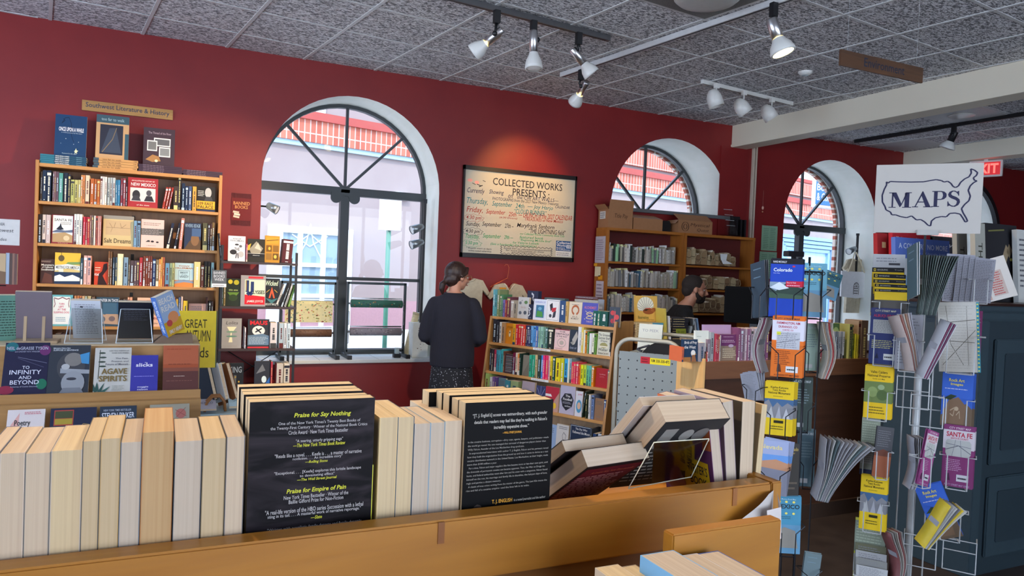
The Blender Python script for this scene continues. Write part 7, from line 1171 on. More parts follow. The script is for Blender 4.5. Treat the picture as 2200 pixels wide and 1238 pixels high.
for i, (px, ry, c, h) in enumerate(((1418, -.10, 'b8a850', .26), (1426, -.12, 'c8ccd0', .2))):
    q = onY(px, 700, 4.99); book(['olive tall thin book leaning beside the feather book', 'white thin book leaning beside the black pile'][i], (q.x+.01, 4.97, zt), math.pi/2, .13, h, .012, c).rotation_euler = (Matrix.Rotation(ry, 4, 'Y') @ Matrix.Rotation(math.pi/2, 4, 'Z')).to_euler()
# monitor, phone, till display
a = onY(1612, 700, 4.6); t = thing('monitor', 'black computer monitor seen edge-on beside the map rack', 'monitor', (a.x+.03, 4.6, cz), -1.0); MB().box(-.24, .24, -.02, .015, .16, .46, M('101114', .8, gain=1, spec=.1), .006).obj('casing', t); MB().box(-.22, .22, -.0225, -.02, .18, .44, M('08080a', .7, gain=1, spec=.1)).obj('screen', t); MB().box(-.03, .03, .0, .03, .01, .2, BLACK).box(-.1, .1, -.07, .08, 0, .012, BLACK).obj('stand', t)
cz2 = cz-.02; tt_ = thing('till_desk', 'dark desk top behind the counter carrying the monitor', 'desk', (4.6, 4.5, 0)); MB().box(-.55, 1.5, -.5, .25, cz-.03, cz, BROWN, .003).obj('desk_top', tt_); MB().box(-.5, 1.45, -.45, -.43, 0, cz-.03, BROWN).obj('modesty_panel', tt_)
a = onY(1618, 690, 4.15); t = thing('desk_telephone', 'dark desk telephone with a yellow lit strip by the monitor', 'telephone', (a.x, 4.2, cz)); MB().add([(-.09, -.09, 0), (.09, -.09, 0), (.09, .1, 0), (-.09, .1, 0), (-.09, -.08, .03), (.09, -.08, .03), (.09, .09, .10), (-.09, .09, .10)], [(3, 2, 1, 0), (4, 5, 6, 7), (0, 1, 5, 4), (1, 2, 6, 5), (2, 3, 7, 6), (3, 0, 4, 7)], M('2c2a28', .4, gain=1)).obj('body', t); MB().tube([(-.06, -.08, .06), (-.065, 0, .1), (-.06, .08, .13)], [.022, .014, .022], M('1c1a1a', .35, gain=1), 10).obj('handset', t); MB().box(-.01, .06, -.03, -.01, .066, .07, M('d8a020', .4)).obj('lit_strip', t)
a = onY(1717, 546, 3.9); t = thing('till_display', 'small black customer display on a pole above the Colorado map', 'display', (a.x, 3.95, cz)); h = a.z-cz; MB().box(-.012, .012, -.012, .012, 0, h, BLACK).obj('pole', t); MB().box(-.075, .075, -.03, .03, h-.02, h+.02, M('1c2024', .3, gain=1), .004).obj('display_head', t, rot=(0, 0, .0)); MB().box(-.1, .1, -.06, .06, 0, .012, BLACK, .003).obj('base', t)
# tote bag and T-shirt beside the third window
WH = M('d4d6d0', .8, gain=1.1); YT = 6.66; a = onY(1838, 556, YT+.05)
shirt('pale T-shirt hanging in the third window reveal behind the tote bag', a.x, YT+.05, a.z, .36, .70, False)
b0, b1 = onY(1808, 582, YT), onY(1863, 642, YT); t = thing('tote_bag', 'cream canvas tote bag with a black arch print hanging by the third window', 'bag', ((b0.x+b1.x)/2, YT, b1.z)); w, h = (b1.x-b0.x), b0.z-b1.z
MB().add([(-w/2, -.012, .02), (0, -.035, 0), (w/2, -.012, .02), (w/2*1.02, -.01, h), (0, -.022, h*.99), (-w/2*1.02, -.01, h), (-w/2, .01, .02), (w/2, .01, .02), (w/2, .01, h), (-w/2, .01, h)], [(0, 1, 4, 5), (1, 2, 3, 4), (6, 9, 8, 7), (0, 5, 9, 6), (2, 7, 8, 3), (5, 4, 3, 8, 9), (0, 6, 7, 2, 1)], M('f0e6d0', .85, gain=1.5, bump=.2)).obj('bag_body', t)
for s_ in (-1, 1): MB().tube([(s_*w*.3, -.018, h*.97), (s_*w*.16, -.012, h*1.35), (s_*.012, .01, h*1.72)], .008, M('d0c4a8', .85), 6).obj('handle', t)
pr = MB(); pc = '34302c'; fm_ = lambda u, v, k: (-.06+u*.11, -.033-.0006*k, .05+v*.16)
pr.art(fm_, [('l', [(.5+.42*math.cos(q), .62+.32*math.sin(q)) for q in [math.pi*k/10 for k in range(11)]], .05, pc), ('l', [(.08, .0), (.08, .62)], .05, pc), ('l', [(.92, 0), (.92, .62)], .05, pc), ('l', [(.08, .62), (.92, .62)], .03, pc), ('l', [(.5, .62), (.5, .94)], .03, pc), ('l', [(.5, .62), (.22, .86)], .03, pc), ('l', [(.5, .62), (.78, .86)], .03, pc), ('m', .14, .42, .86, .58, 1, pc), ('m', .14, .22, .86, .38, 1, pc), ('m', .14, .02, .86, .18, 1, pc)]); pr.obj('print', t)
a = onY(1843, 503, YT+.03); b = onY(1843, 585, YT+.03); t = thing('window_track', 'black upright track in the third window reveal', 'track', (a.x, YT+.03, b.z)); MB().box(-.012, .012, -.012, .012, 0, a.z-b.z, BLACK, .002).obj('rail', t); MB().box(-.015, .015, -.014, .014, a.z-b.z-.02, a.z-b.z+.008, DKMET).obj('end_cap', t)
small_spot('small silver spotlight above the tote bag in the third window', (a.x, YT+.02, onY(1840, 535, YT).z), onY(1838, 533, YT), onY(1823, 541, YT-.03))
# =================================================================== MAP RACKS
WIREB = M('1a1b20', .35, .3, gain=1); WIREW = M('b0b2b2', .35, .1, gain=1.1)
MA_ = {
 'colo': [Rr(0, .91, 1, 1, '16161c'), T(.08, .93, .5, .965, 'RAND MCNALLY', 'c8c8cc', .01), Rr(.68, .86, .76, .885, 'b83040'), T(.1, .78, .68, .84, 'Colorado', 'd0d4e0', .02), T(.1, .74, .3, .76, 'State Map', 'a8b0d0', .008), Rr(0, .32, 1, .6, '7c8c98'), ('p', [(0, .32), (1, .32), (1, .5), (.5, .58), (.2, .44), (0, .5)], '2c3c34'), ('p', [(0, .5), (.3, .6), (.6, .5), (.3, .46)], 'c0c8d0'), ('p', [(0, .32), (1, .32), (1, .38), (0, .42)], '3c5040'), Rr(.5, .52, 1, .62, 'b01c34'), T(.53, .575, .8, .605, 'Easy to Fold', 'd8b8c0', .01), ('m', .53, .53, .95, .565, 1, 'd8a8b4')],
 'farm': [Rr(0, .6, 1, .93, 'c0bcc4'), T(.12, .945, .85, .975, 'CITY STREET MAP', '3c3038', .012), T(.14, .86, .86, .91, 'FARMINGTON, NM', 'a03448', .02), T(.2, .80, .78, .845, 'DURANGO, CO', 'a03448', .02), T(.32, .755, .66, .785, 'CORTEZ, CO', 'a03448', .015), Rr(.15, .46, .88, .745, 'a8a8ac'), ('m', .17, .48, .86, .73, 8, '7c7c84'), ('l', [(.15, .55), (.88, .64)], .008, '5c5c64'), ('l', [(.4, .46), (.5, .745)], .008, '5c5c64'), Rr(.15, .69, .28, .74, 'c8c83c'), ('m', .12, .2, .6, .44, 8, '7c3c1c'), ('p', [(.2, .08), (.34, .08), (.3, .2), (.22, .22)], '4c2414'), Rr(.48, .08, .86, .18, 'c4c4c4'), ('m', .52, .1, .82, .16, 1, '2c2c2c'), T(.12, .015, .9, .045, 'A LONDON CITY MAP SERIES', '6c3014', .008)],
 'kasha': [T(.2, .88, .8, .92, 'Kasha-Katuwe', '34300c', .015), T(.26, .83, .72, .87, 'Tent Rocks', '34300c', .015), T(.12, .775, .88, .82, 'National Monument', '34300c', .015), ('m', .3, .72, .7, .745, 1, '5c5414'), Rr(0, .32, 1, .68, '3c5878'), ('p', [(0, .32), (1, .32), (1, .56), (.8, .62), (.62, .54), (.45, .62), (.3, .52), (.15, .66), (0, .6)], '747478'), ('p', [(.1, .32), (.25, .54), (.35, .32)], 'a0a0a0'), ('p', [(.4, .32), (.52, .56), (.6, .32)], '94949a'), ('p', [(.65, .32), (.76, .52), (.9, .32)], 'a4a4a8'), Rr(.36, .23, .68, .28, '24220c'), ('m', .25, .1, .75, .19, 2, '5c5414')],
 'nev': [Rr(0, .5, 1, 1, '8c94b0'), T(.05, .84, .8, .92, 'Nevada', 'c8b878', .015), Rr(0, .5, 1, .74, '5c84b8'), ('p', [(0, .5), (1, .45), (1, .6), (.6, .66), (0, .6)], 'a87a5c'), ('p', [(0, .0), (1, 0), (1, .46), (0, .5)], '70707c'), ('l', [(.2, .0), (.8, .3)], .02, 'c8a850')],
 'colo2': [T(.06, .86, .94, .93, 'Colorado', 'a8904c', .015), T(.2, .80, .7, .83, 'ROAD MAP', 'a8904c', .008), ('m', .1, .1, .9, .3, 2, '5c5044')],
 'mex': [Rr(0, 0, 1, .5, '54809c'), T(.1, .93, .8, .96, 'New Mexico Road Map', 'a8c4cc', .006), T(.08, .78, .94, .86, 'MEXICO', '1c2c34', .03), ('e', .2, .9, .05, .02, 'c8c060'), ('e', .45, .9, .05, .02, 'c8c060'), ('e', .72, .9, .05, .02, 'c8c060'), ('e', .2, .7, .05, .02, 'c8c060'), ('e', .45, .7, .05, .02, 'c8c060'), ('e', .72, .7, .05, .02, 'c8c060'), ('p', [(.1, .1), (.9, .1), (.8, .4), (.4, .46), (.1, .38)], '7c7870'), ('m', .1, .6, .7, .66, 2, '2c5c6c')],
 'rel': [T(.1, .9, .9, .95, 'RELATION MAP', 'a8b0b4', .01), ('m', .2, .5, .85, .8, 6, '6c7c80'), Rr(.1, .06, .6, .14, 'a8a8a8')],
 'albu': [Rr(0, .93, 1, 1, '2c3058'), T(.15, .945, .85, .98, 'CITY STREET MAP', 'a8a488', .012), T(.1, .84, .95, .90, 'ALBUQUERQUE', '9c2c48', .02), Rr(.1, .56, .9, .8, '9c9c98'), ('m', .12, .57, .88, .79, 8, '6c6c70'), Rr(0, 0, 1, .5, '28305c'), ('m', .08, .28, .85, .44, 5, 'a8a468'), ('p', [(.2, .1), (.34, .1), (.28, .2)], '1c2038'), Rr(.5, .08, .9, .19, 'b8b8b4'), ('m', .53, .1, .87, .17, 1, '24242c')],
 'valles': [Rr(0, .7, 1, 1, 'c8a418'), T(.2, .86, .8, .91, 'Valles Caldera', '342c08', .015), T(.1, .79, .9, .84, 'National Preserve', '342c08', .015), T(.28, .735, .72, .765, 'Guide and Map', '342c08', .008), Rr(0, .3, 1, .7, '5c6c3c'), ('e', .3, .5, .18, .1, '748450'), ('e', .65, .45, .2, .1, '465830'), ('e', .6, .6, .12, .05, '80906a'), ('m', .2, .08, .8, .24, 3, '6c5c18')],
 'topo': [Rr(0, .5, 1, .96, '7c8474'), ('m', .05, .52, .95, .94, 10, '98a08c'), Rr(0, .2, 1, .46, 'a0a09c'), ('m', .1, .22, .9, .44, 6, '787874'), Rr(0, 0, 1, .1, '2c3450')],
 'rockm': [Rr(0, 0, 1, .42, '84482c'), ('p', [(0, .42), (1, .42), (1, .5), (.5, .56), (0, .48)], '5c3020'), ('m', .1, .6, .9, .94, 8, '5c5c60')],
 'sf': [Rr(0, .62, 1, .93, 'aca4a8'), T(.18, .945, .86, .98, 'CITY STREET MAP', 'b8a0ac', .012), T(.1, .82, .92, .9, 'SANTA FE', '9c2438', .025), T(.24, .78, .8, .81, 'SANTA FE COUNTY', '9c2438', .01), ('p', [(.14, .5), (.84, .5), (.9, .55), (.9, .73), (.84, .77), (.14, .77), (.09, .73), (.09, .55)], '989894'), ('l', [(.1, .6), (.5, .68), (.9, .56)], .012, '54545c'), ('l', [(.3, .5), (.4, .77)], .01, '60606a'), ('l', [(.6, .5), (.55, .77)], .01, '60606a'), ('l', [(.1, .7), (.9, .66)], .008, '60606a'), ('m', .12, .26, .66, .46, 7, 'a8809c'), Rr(.48, .1, .86, .21, 'aca8ac'), ('m', .52, .12, .82, .19, 1, '24202c'), ('p', [(.14, .1), (.28, .1), (.24, .22), (.16, .2)], '3c1c34'), T(.1, .02, .9, .05, 'A CITY STREET MAP SERIES', 'a080a0', .008)],
 'rock': [('p', [(0, 0), (1, 0), (1, .35), (.8, .45), (.6, .38), (0, .2)], '5c4c3c'), ('p', [(.08, .05), (.75, .05), (.8, .4), (.55, .56), (.25, .5), (.1, .3)], '6c5440'), ('l', [(.3, .3), (.45, .36), (.4, .2), (.3, .24)], .02, '9c8870'), ('e', .5, .34, .07, .04, '9c8870'), ('l', [(.5, .22), (.6, .3), (.62, .16)], .02, '9c8870'), ('p', [(.05, .5), (.3, .6), (.5, .58), (.3, .5)], '24301c'), T(.22, .84, .72, .9, 'Rock Art', 'b8ac50', .02), T(.28, .76, .68, .82, 'Images', 'b8ac50', .02), ('m', .1, .69, .86, .73, 1, '9ca0b8')],
 'road': [('m', .06, .04, .9, .97, 24, 'a09c94'), ('l', [(.1, .1), (.9, .6)], .01, '5c5850'), ('l', [(.2, .95), (.3, .4), (.6, .1)], .01, '5c5850'), ('l', [(.05, .7), (.9, .75)], .01, '5c5850'), ('l', [(.7, .95), (.72, .1)], .01, '6c6860'), ('l', [(.1, .45), (.9, .42)], .01, '6c6860'), Rr(.93, 0, 1, 1, '2c7484'), ('m', .94, .0, .99, 1, 18, 'c8c060')],
 'ng': [Rr(0, .905, 1, 1, '141418'), Rr(.05, .925, .12, .98, 'c8b040'), Rr(.07, .935, .10, .97, '141418'), T(.16, .935, .5, .97, 'GEOGRAPHIC', '9c9c94', .01), T(.7, .945, .95, .965, 'Trails', '8c8c84', .006), Rr(0, .885, 1, .905, 'c8a820'), Rr(0, 0, 1, .6, '4c4844'), Rr(0, 0, 1, .07, 'c8a820')],
 'ngw': [('m', .1, .85, .9, .95, 2, '7c7c80'), Rr(.5, .8, .85, .84, '3c3c40')],
 'paper': [('m', .1, .1, .9, .95, 16, '6c6c70')], 'bar': [('m', .06, .04, .94, .97, 26, '5c5c62')], 'dk': [('m', .2, .85, .8, .9, 1, '6c8490'), ('m', .2, .7, .8, .75, 1, '6c8490')],
}
POLES = {}
def rackthing(label, C, mat, ztop, two=False):
    t = thing('map_rack', label, 'rack', (C.x, C.y, 0)); base = MB()
    for k in range(4): a = k*math.pi/2+.4; base.tube([(0, 0, .05), (.26*math.cos(a), .26*math.sin(a), .02)], .008, mat, 6)
    base.obj('base', t); MB().tube([(0, 0, .03), (0, 0, ztop)], .005 if not two else .014, mat, 12).obj('pole', t)
    for k in range(4): a = k*math.pi/2+.785; MB().tube([(.05*math.cos(a), .05*math.sin(a), .06), (.05*math.cos(a), .05*math.sin(a), ztop-.05)], .003, mat, 5).obj('upright_wire', t)
    for z in (.1, ztop-.06): MB().tube([(.05*math.cos(q), .05*math.sin(q), z) for q in [k*math.pi/6 for k in range(13)]], .003, mat, 5).obj('ring', t)
    return t
def folded(rack, C, key, x0, x1, y0, y1, D, col, label, n=1, yaw=0., roll=0., rx=-.06, w=None, name='folded_map', pocket=True, wm=None, step=.006, spread=0., fan=0., cat='map', labels=None, grp=None, th=.0035, droop=0):
    """maps in a wire pocket: pixel box of the front one, D its distance; more copies stand behind it"""
    c = deep((x0+x1)/2, (y0+y1)/2, D); az_ = math.atan2(c.x, c.y); rz = -az_+yaw; W = w or (x1-x0)/FPX*D/max(.35, math.cos(yaw))*math.cos(math.atan(((x0+x1)/2-1100)/FPX)); H = (y1-y0)/FPX*D
    ux = Vector((math.cos(rz), math.sin(rz), 0)); nb = Vector((-math.sin(rz), math.cos(rz), 0))
    b = c-Vector((0, 0, H/2)); names = ['front', 'second', 'third', 'fourth', 'fifth', 'sixth', 'seventh', 'eighth', 'ninth', 'tenth', 'eleventh', 'twelfth', 'thirteenth', 'fourteenth']
    R = random.Random(int(x0*7+y0))
    for i in range(n):
        p = b+nb*(step*i)+ux*(spread*i); lb = label if n == 1 else '%s, %s of %d' % (label, names[i] if i < 14 else 'last', n)
        t = thing(name, lb, cat, (p.x, p.y, p.z+R.uniform(0, .004)*(i > 0)+.0), 0, grp or (label if n > 1 else None))
        t.rotation_euler = (Matrix.Rotation(rz, 4, 'Z') @ Matrix.Rotation(roll+fan*i, 4, 'Y') @ Matrix.Rotation(rx-.01*i, 4, 'X')).to_euler()
        cm = pm(col); mb = MB().box(-W/2, W/2, 0, .0008, 0, H, cm).box(-W/2, -W/2+.001, 0, th, 0, H, cm)
        if i == 0 or spread or fan or droop: mb.art(lambda u, v, k: (-W/2+W*u, -.0003*k, H*v), MA_.get(key, []))
        mb.obj('cover', t); MB().box(-W/2+.001, W/2-.0005, .0008, th, .0004, H-.0004, M('b0b0ac', .7)).obj('folded_sheets', t)
    if pocket:
        wm = wm or WIREB; o = MB(); f, bk = -.016, step*n+.02; e = W/2+.008; diag = wm is WIREB
        for s_ in (-1, 1):
            P = [(s_*e, bk, H*.52), (s_*e, f, H*.52)]+([(s_*W*.26, f-.004, H*.38), (s_*W*.26, f-.004, -.006)] if diag else [(s_*W*.33, f, H*.52), (s_*W*.33, f, -.006)])+[(s_*W*.26, bk, -.006)]
            o.tube(P, .0022, wm, 5)
        o.tube([(-e, bk, H*.52), (e, bk, H*.52)], .0022, wm, 5); o.tube([(-W*.3, f, -.006), (W*.3, f, -.006)], .0022, wm, 5); o.tube([(-W*.3, bk, -.006), (W*.3, bk, -.006)], .0022, wm, 5)
        lc = Vector((C.x, C.y, 0)); ww = b-lc; o.tube([(0, bk, H*.5), (0, bk+.03, H*.5)], .0022, wm, 5)
        o.obj('wire_pocket', rack, (ww.x, ww.y, b.z), (0, 0, rz))
def curl(rack, label, px, pys, D, wid, n, cols, yaw, amp, grp, sx=.0, roll=.0):
    """bent pamphlets seen edge-on: S-curved sheets, n of them"""
    c = deep(px, pys[1], D); az_ = math.atan2(c.x, c.y); rot = (Matrix.Rotation(-az_, 4, 'Z') @ Matrix.Rotation(roll, 4, 'Y') @ Matrix.Rotation(yaw, 4, 'Z')).to_euler(); H = (pys[1]-pys[0])/FPX*D; names = ORD
    for i in range(n):
        t = thing('pamphlet', '%s, %s in its bundle' % (label, names[i]), 'map', (c.x, c.y, c.z), rot, grp); m = MB(); K = 10; vs = []
        for j in range(K+1):
            s_ = j/K; y = amp*math.sin(s_*math.pi*1.6-.5)+i*.004*(1+.6*s_)+sx*s_*s_*i; vs += [(-wid/2, y, s_*H), (wid/2, y, s_*H), (wid/2, y+.0022, s_*H), (-wid/2, y+.0022, s_*H)]
        fs = [(a+4*j, b_+4*j, b_+4*j+4, a+4*j+4) for j in range(K) for a, b_ in ((0, 1), (1, 2), (2, 3), (3, 0))]+[(0, 1, 2, 3), (4*K, 4*K+1, 4*K+2, 4*K+3)]
        m.add(vs, fs, M(cols[i % len(cols)], .6), True); m.obj('paper', t); mm = MB(); mm.add([(-wid/2*.8, vs[4*5][1]-.0004, H*.5), (wid/2*.8, vs[4*5][1]-.0004, H*.5), (wid/2*.8, vs[4*6][1]-.0004, H*.6), (-wid/2*.8, vs[4*6][1]-.0004, H*.6)], [(0, 1, 2, 3)], M('8a8a90', .6)); mm.obj('printed_band', t)
CBk = deep(1722, 900, 2.98); CBk.z = 0; rk = rackthing('black wire map rack standing before the dark counter', CBk, WIREB, 1.70)
f_ = lambda *a, **k: folded(rk, CBk, *a, **k)
f_('colo', 1653, 1723, 556, 682, 2.78, '1c3c9c', 'blue state map with a mountain photo atop the black rack', n=3, spread=.003)
f_('farm', 1657, 1726, 680, 811, 2.75, 'c86420', 'orange and white street map in the black rack', n=3, spread=.003)
f_('kasha', 1641, 1704, 822, 936, 2.80, 'c8a818', 'yellow monument map with grey cone rocks in the black rack', n=5, spread=.0035)
f_('nev', 1628, 1692, 948, 1064, 2.72, '8c94b0', 'road photo state map low in the black rack', n=4, spread=.001, fan=.03)
f_('colo2', 1688, 1718, 955, 1066, 2.74, '2c2824', 'narrow dark road map turned beside the road photo maps', yaw=.5, n=2, pocket=False)
f_('mex', 1676, 1708, 1068, 1190, 2.76, '3c7c98', 'teal starred state map at the bottom of the black rack', n=3, w=.10, yaw=.3)
f_('mex', 1728, 1767, 566, 682, 2.95, '5c94a8', 'pale teal starred state map on the right of the black rack', n=3, yaw=.35, w=.11)
f_('mex', 1760, 1785, 580, 640, 3.02, '2c5c68', 'dark teal starred map tilted outwards on the black rack', n=1, yaw=.5, roll=.28, w=.10, pocket=False)
f_('rel', 1733, 1753, 697, 797, 3.0, '8ca094', 'grey green route map turned away in the right pocket', n=2, yaw=.6, w=.09)
f_('rel', 1700, 1746, 812, 925, 3.02, '34403c', 'dark slate relation map behind the yellow ones', n=2, yaw=.2)
f_('rel', 1715, 1752, 924, 1046, 3.03, '4c6068', 'dusky road map in the lower right pocket', n=2, yaw=.3)
f_('dk', 1722, 1758, 1190, 1260, 2.95, '5c6c70', 'small dark folded map at the foot of the black rack', n=2, yaw=.4, roll=.12)
f_('dk', 1618, 1652, 560, 682, 2.86, '34424c', 'slate blue thin map leaning outwards on the left of the black rack', n=3, yaw=-.9, roll=-.22, w=.085)
curl(rk, 'bent maroon backed pamphlet in the left pocket', 1640, (682, 800), 2.86, .07, 5, ['a8a0a0', '6c2c44', 'b0aca8', '9c9490', 'a8a4a4'], 1.2, .016, 'bent pamphlets in the left pocket')
f_('paper', 1600, 1640, 800, 862, 2.84, '7c7c84', 'grey leaflet fanned out at the left of the black rack', n=4, yaw=-.5, roll=-.30, fan=.07, w=.07)
curl(rk, 'cream trail pamphlet curving in the right middle pocket', 1762, (692, 812), 2.98, .07, 7, ['b0a89c', 'a08c78', '8c8c90', 'b8b0a4', 'a83c40', '9c948c', 'c0b8ac'], -1.25, .014, 'curving pamphlets in the right pocket')
curl(rk, 'newsprint leaflet splaying from the lower right pocket', 1748, (935, 1068), 2.92, .09, 12, ['8c8c90', '6c6c72', 'a0a09c', '4c5c60', '949498', '7c7c80'], -1.3, .006, 'splayed leaflets in the lower right pocket', sx=.010, roll=.12)
CWh = deep(1968, 900, 2.92); CWh.z = 0; rk2 = rackthing('white wire map rack carrying the big maps sign', CWh, WIREW, 1.72, True)
g_ = lambda *a, **k: folded(rk2, CWh, *a, **dict(dict(wm=WIREW), **k))
g_('ngw', 1873, 1942, 546, 664, 2.98, 'a4a4a4', 'white backed trail map tallest in the upper left pocket', n=1, pocket=False)
for i, y in enumerate((575, 589, 601, 611, 622)): g_('ng', 1872+i*1.5, 1941+i*1.8, y, 680, 2.97-.018*i, 'c8a820', 'black and yellow trail map, %s strip from the top in the upper left pocket' % ORD[i], n=1, pocket=(i == 4), roll=.02*(i % 2)-.01, th=.003)
g_('albu', 1868, 1932, 664, 783, 2.88, '28305c', 'navy and white street map in the white rack', n=3, spread=.002)
g_('valles', 1856, 1917, 787, 900, 2.88, 'c8a418', 'yellow preserve guide with a green aerial photo', n=3, spread=.002)
g_('topo', 1849, 1889, 900, 1022, 2.92, '8c9084', 'grey topographic map in the left middle pocket', n=2)
g_('rockm', 1875, 1912, 918, 1026, 2.84, '3c3c40', 'map with a brown rock cover leaning in the left middle pocket', n=2, roll=.08, yaw=.3)
g_('kasha', 1847, 1905, 1024, 1140, 2.88, 'c8a818', 'yellow monument map low in the white rack', n=3, spread=.002)
for i, y in enumerate((1118, 1172, 1188, 1204, 1220)): g_('paper' if i else 'topo', 1834+i*1, 1900+i*1.5, y, 1262, 2.95-.02*i, ['b8b848', '5c5c48', '8c8c8c', '747470', '9c9c9c'][i], 'stacked leaflet at the rack foot, %s strip from the top' % ORD[i], n=1, pocket=(i == 4), th=.003)
curl(rk2, 'maroon striped pamphlet leaning left of the white pole', 1952, (676, 797), 2.8, .09, 6, ['a89890', '8c5c54', 'a8a49c', '94705c', 'a8a0a0', '8c8c94'], -1.1, .004, 'maroon pamphlets by the white pole', sx=.003, roll=-.28)
g_('paper', 1938, 1966, 676, 795, 2.82, '8c8c92', 'grey text leaflet in the centre pocket', n=1, w=.09)
curl(rk2, 'dark green brochure fanning above the white pole', 1972, (548, 675), 2.82, .07, 14, ['3c4844', '4c5854', '5c6460', '343c3c'], -1.4, .002, 'dark brochures fanned above the pole', sx=.0025, roll=.02)
g_('dk', 1950, 1975, 522, 640, 2.76, '40565c', 'slate brochure leaning left out of the fan', n=2, roll=-.26, yaw=-1.15, w=.08, pocket=False)
curl(rk2, 'silver edged pamphlet leaning right of the white pole', 1974, (678, 806), 2.72, .08, 5, ['9c9ca0', '6c2c4c', '8c8c94', '5c2448', 'a4a4a8'], -1.2, .0, 'silver edged pamphlets by the pole', sx=.0, roll=.34)
g_('bar', 2046, 2066, 546, 650, 3.02, '8c8c94', 'grey leaflet with dense small print, leftmost of the fan', n=1, w=.10, roll=.05, pocket=False)
for i in range(4): g_('bar', 2062+i*14, 2080+i*11, 550+i*2, 650, 3.0-.012*i, '84848c', 'grey leaflet with dense small print, %s of the fan from the left' % ORD[i+1], n=1, w=.07, roll=.06, pocket=(i == 3))
g_('paper', 2085, 2108, 668, 800, 3.05, '6c2c54', 'plum backed leaflet behind the loose road map', n=1, pocket=False)
g_('road', 2028, 2104, 650, 800, 2.78, 'a8a49c', 'loosely folded road map bulging from the right pocket', n=2, roll=-.07, w=.135)
g_('rock', 2022, 2089, 803, 918, 2.84, '2c50a0', 'blue petroglyph guide in the right pocket', n=4, spread=.003)
g_('sf', 2024, 2092, 917, 1048, 2.80, '6c2c58', 'plum and white street map in the lower right pocket', n=3, spread=.002)
g_('rock', 2012, 2075, 1042, 1158, 2.78, '2c50a0', 'blue petroglyph guide tipped over in the lowest right pocket', n=2, roll=-.42)
curl(rk2, 'yellow monument leaflet spilling from the lowest centre pocket', 1975, (1060, 1168), 2.70, .06, 6, ['b8a028', '8c8c8c', '9c9c98', '5c5c60', 'b8a028', 'a4a4a0'], -.9, .002, 'yellow leaflets spilling low in the rack', sx=.008, roll=.42)
curl(rk2, 'grey pamphlet leaning low left of the pole', 1948, (936, 1046), 2.84, .07, 6, ['84848a', '5c5c60', '9c9ca0'], -1.2, .008, 'grey pamphlets low by the pole', sx=.002, roll=.05)
g_('sf', 1968, 2002, 924, 1044, 2.72, '7c3464', 'plum and silver map edge slanting beside the pole', n=2, roll=.30, yaw=.9, w=.06)
curl(rk2, 'curled flyer at the very foot of the white rack', 1920, (1142, 1250), 2.86, .07, 6, ['6c3c3c', '84807c', '5c5854', '948c84'], -1.0, .012, 'curled flyers at the rack foot', sx=.003, roll=-.15)
# empty lower pockets of the white rack
for (px, py) in ((1960, 860), (1990, 900), (1975, 1200), (2060, 1210)):
    c = deep(px, py, 2.86); az_ = math.atan2(c.x, c.y); o = MB()
    for s_ in (-1, 1): o.tube([(s_*.055, .05, .09), (s_*.055, -.01, .09), (s_*.055, -.01, -.03), (s_*.055, .05, -.03)], .0022, WIREW, 5)
    o.tube([(-.055, -.01, .09), (.055, -.01, .09)], .0022, WIREW, 5).tube([(-.055, -.01, -.03), (.055, -.01, -.03)], .0022, WIREW, 5).tube([(-.055, .05, .03), (.055, .05, .03)], .0022, WIREW, 5); o.obj('wire_pocket', rk2, (c.x-CWh.x, c.y-CWh.y, c.z), (0, 0, -az_))
# MAPS sign
TLc, TRc, BRc, BLc = deep(1878, 355, 2.86), deep(2108, 350, 2.86), deep(2106, 502, 2.86), deep(1876, 500, 2.86)
c = (TLc+TRc+BRc+BLc)/4; az_ = math.atan2(c.x, c.y)-.06; W_ = (TRc-TLc).length*.875; H_ = (TLc.z-BLc.z+TRc.z-BRc.z)/2
t = thing('maps_sign', 'large cream sign lettered maps inside a country outline on the white rack', 'sign', tuple(c), (0, .0, -az_))
MB().box(-W_/2, W_/2, -.002, .002, -H_/2, H_/2, M('b8b2aa', .5, gain=1.0, var=.03), .001).obj('board', t)
a_ = lambda x, y: ((x-1012)/850., 1-(y-262)/550.)
US = [(1100, 400), (1112, 412), (1130, 398), (1200, 402), (1300, 405), (1400, 404), (1470, 392), (1500, 388), (1540, 396), (1562, 408), (1590, 402), (1615, 418), (1635, 445), (1655, 452), (1675, 440), (1690, 412), (1720, 385), (1752, 370), (1768, 340), (1762, 308), (1790, 318), (1815, 338), (1808, 360), (1785, 378), (1795, 398), (1815, 402), (1790, 415), (1765, 440), (1752, 475), (1770, 520), (1762, 555), (1730, 585), (1708, 618), (1722, 650), (1748, 690), (1760, 715), (1742, 722), (1722, 690), (1700, 660), (1660, 652), (1620, 655), (1595, 682), (1555, 680), (1510, 690), (1480, 715), (1475, 755), (1455, 750), (1425, 722), (1395, 705), (1360, 708), (1320, 676), (1280, 690), (1230, 682), (1190, 668), (1158, 668), (1145, 645), (1108, 628), (1098, 600), (1075, 565), (1070, 510), (1085, 460), (1102, 425), (1100, 400)]
NV = M('14143c', .5, gain=1)
def glyph(polys, x0, x1, y0, y1): return [('p', [(x0+(x1-x0)*u, y0+(y1-y0)*v) for u, v in P], NV) for P in polys]
gM = [[(.0, 0), (.32, 0), (.32, .05), (.0, .05)], [(.13, .03), (.2, .03), (.2, .97), (.13, .97)], [(0, .95), (.26, .95), (.26, 1), (0, 1)], [(.1, 1), (.32, 1), (.58, .22), (.5, .02)], [(.5, .02), (.56, .12), (.84, 1), (.76, 1)], [(.7, .97), (.9, .97), (.9, .03), (.7, .03)], [(.6, 0), (1, 0), (1, .05), (.6, .05)], [(.74, .95), (1, .95), (1, 1), (.74, 1)]]
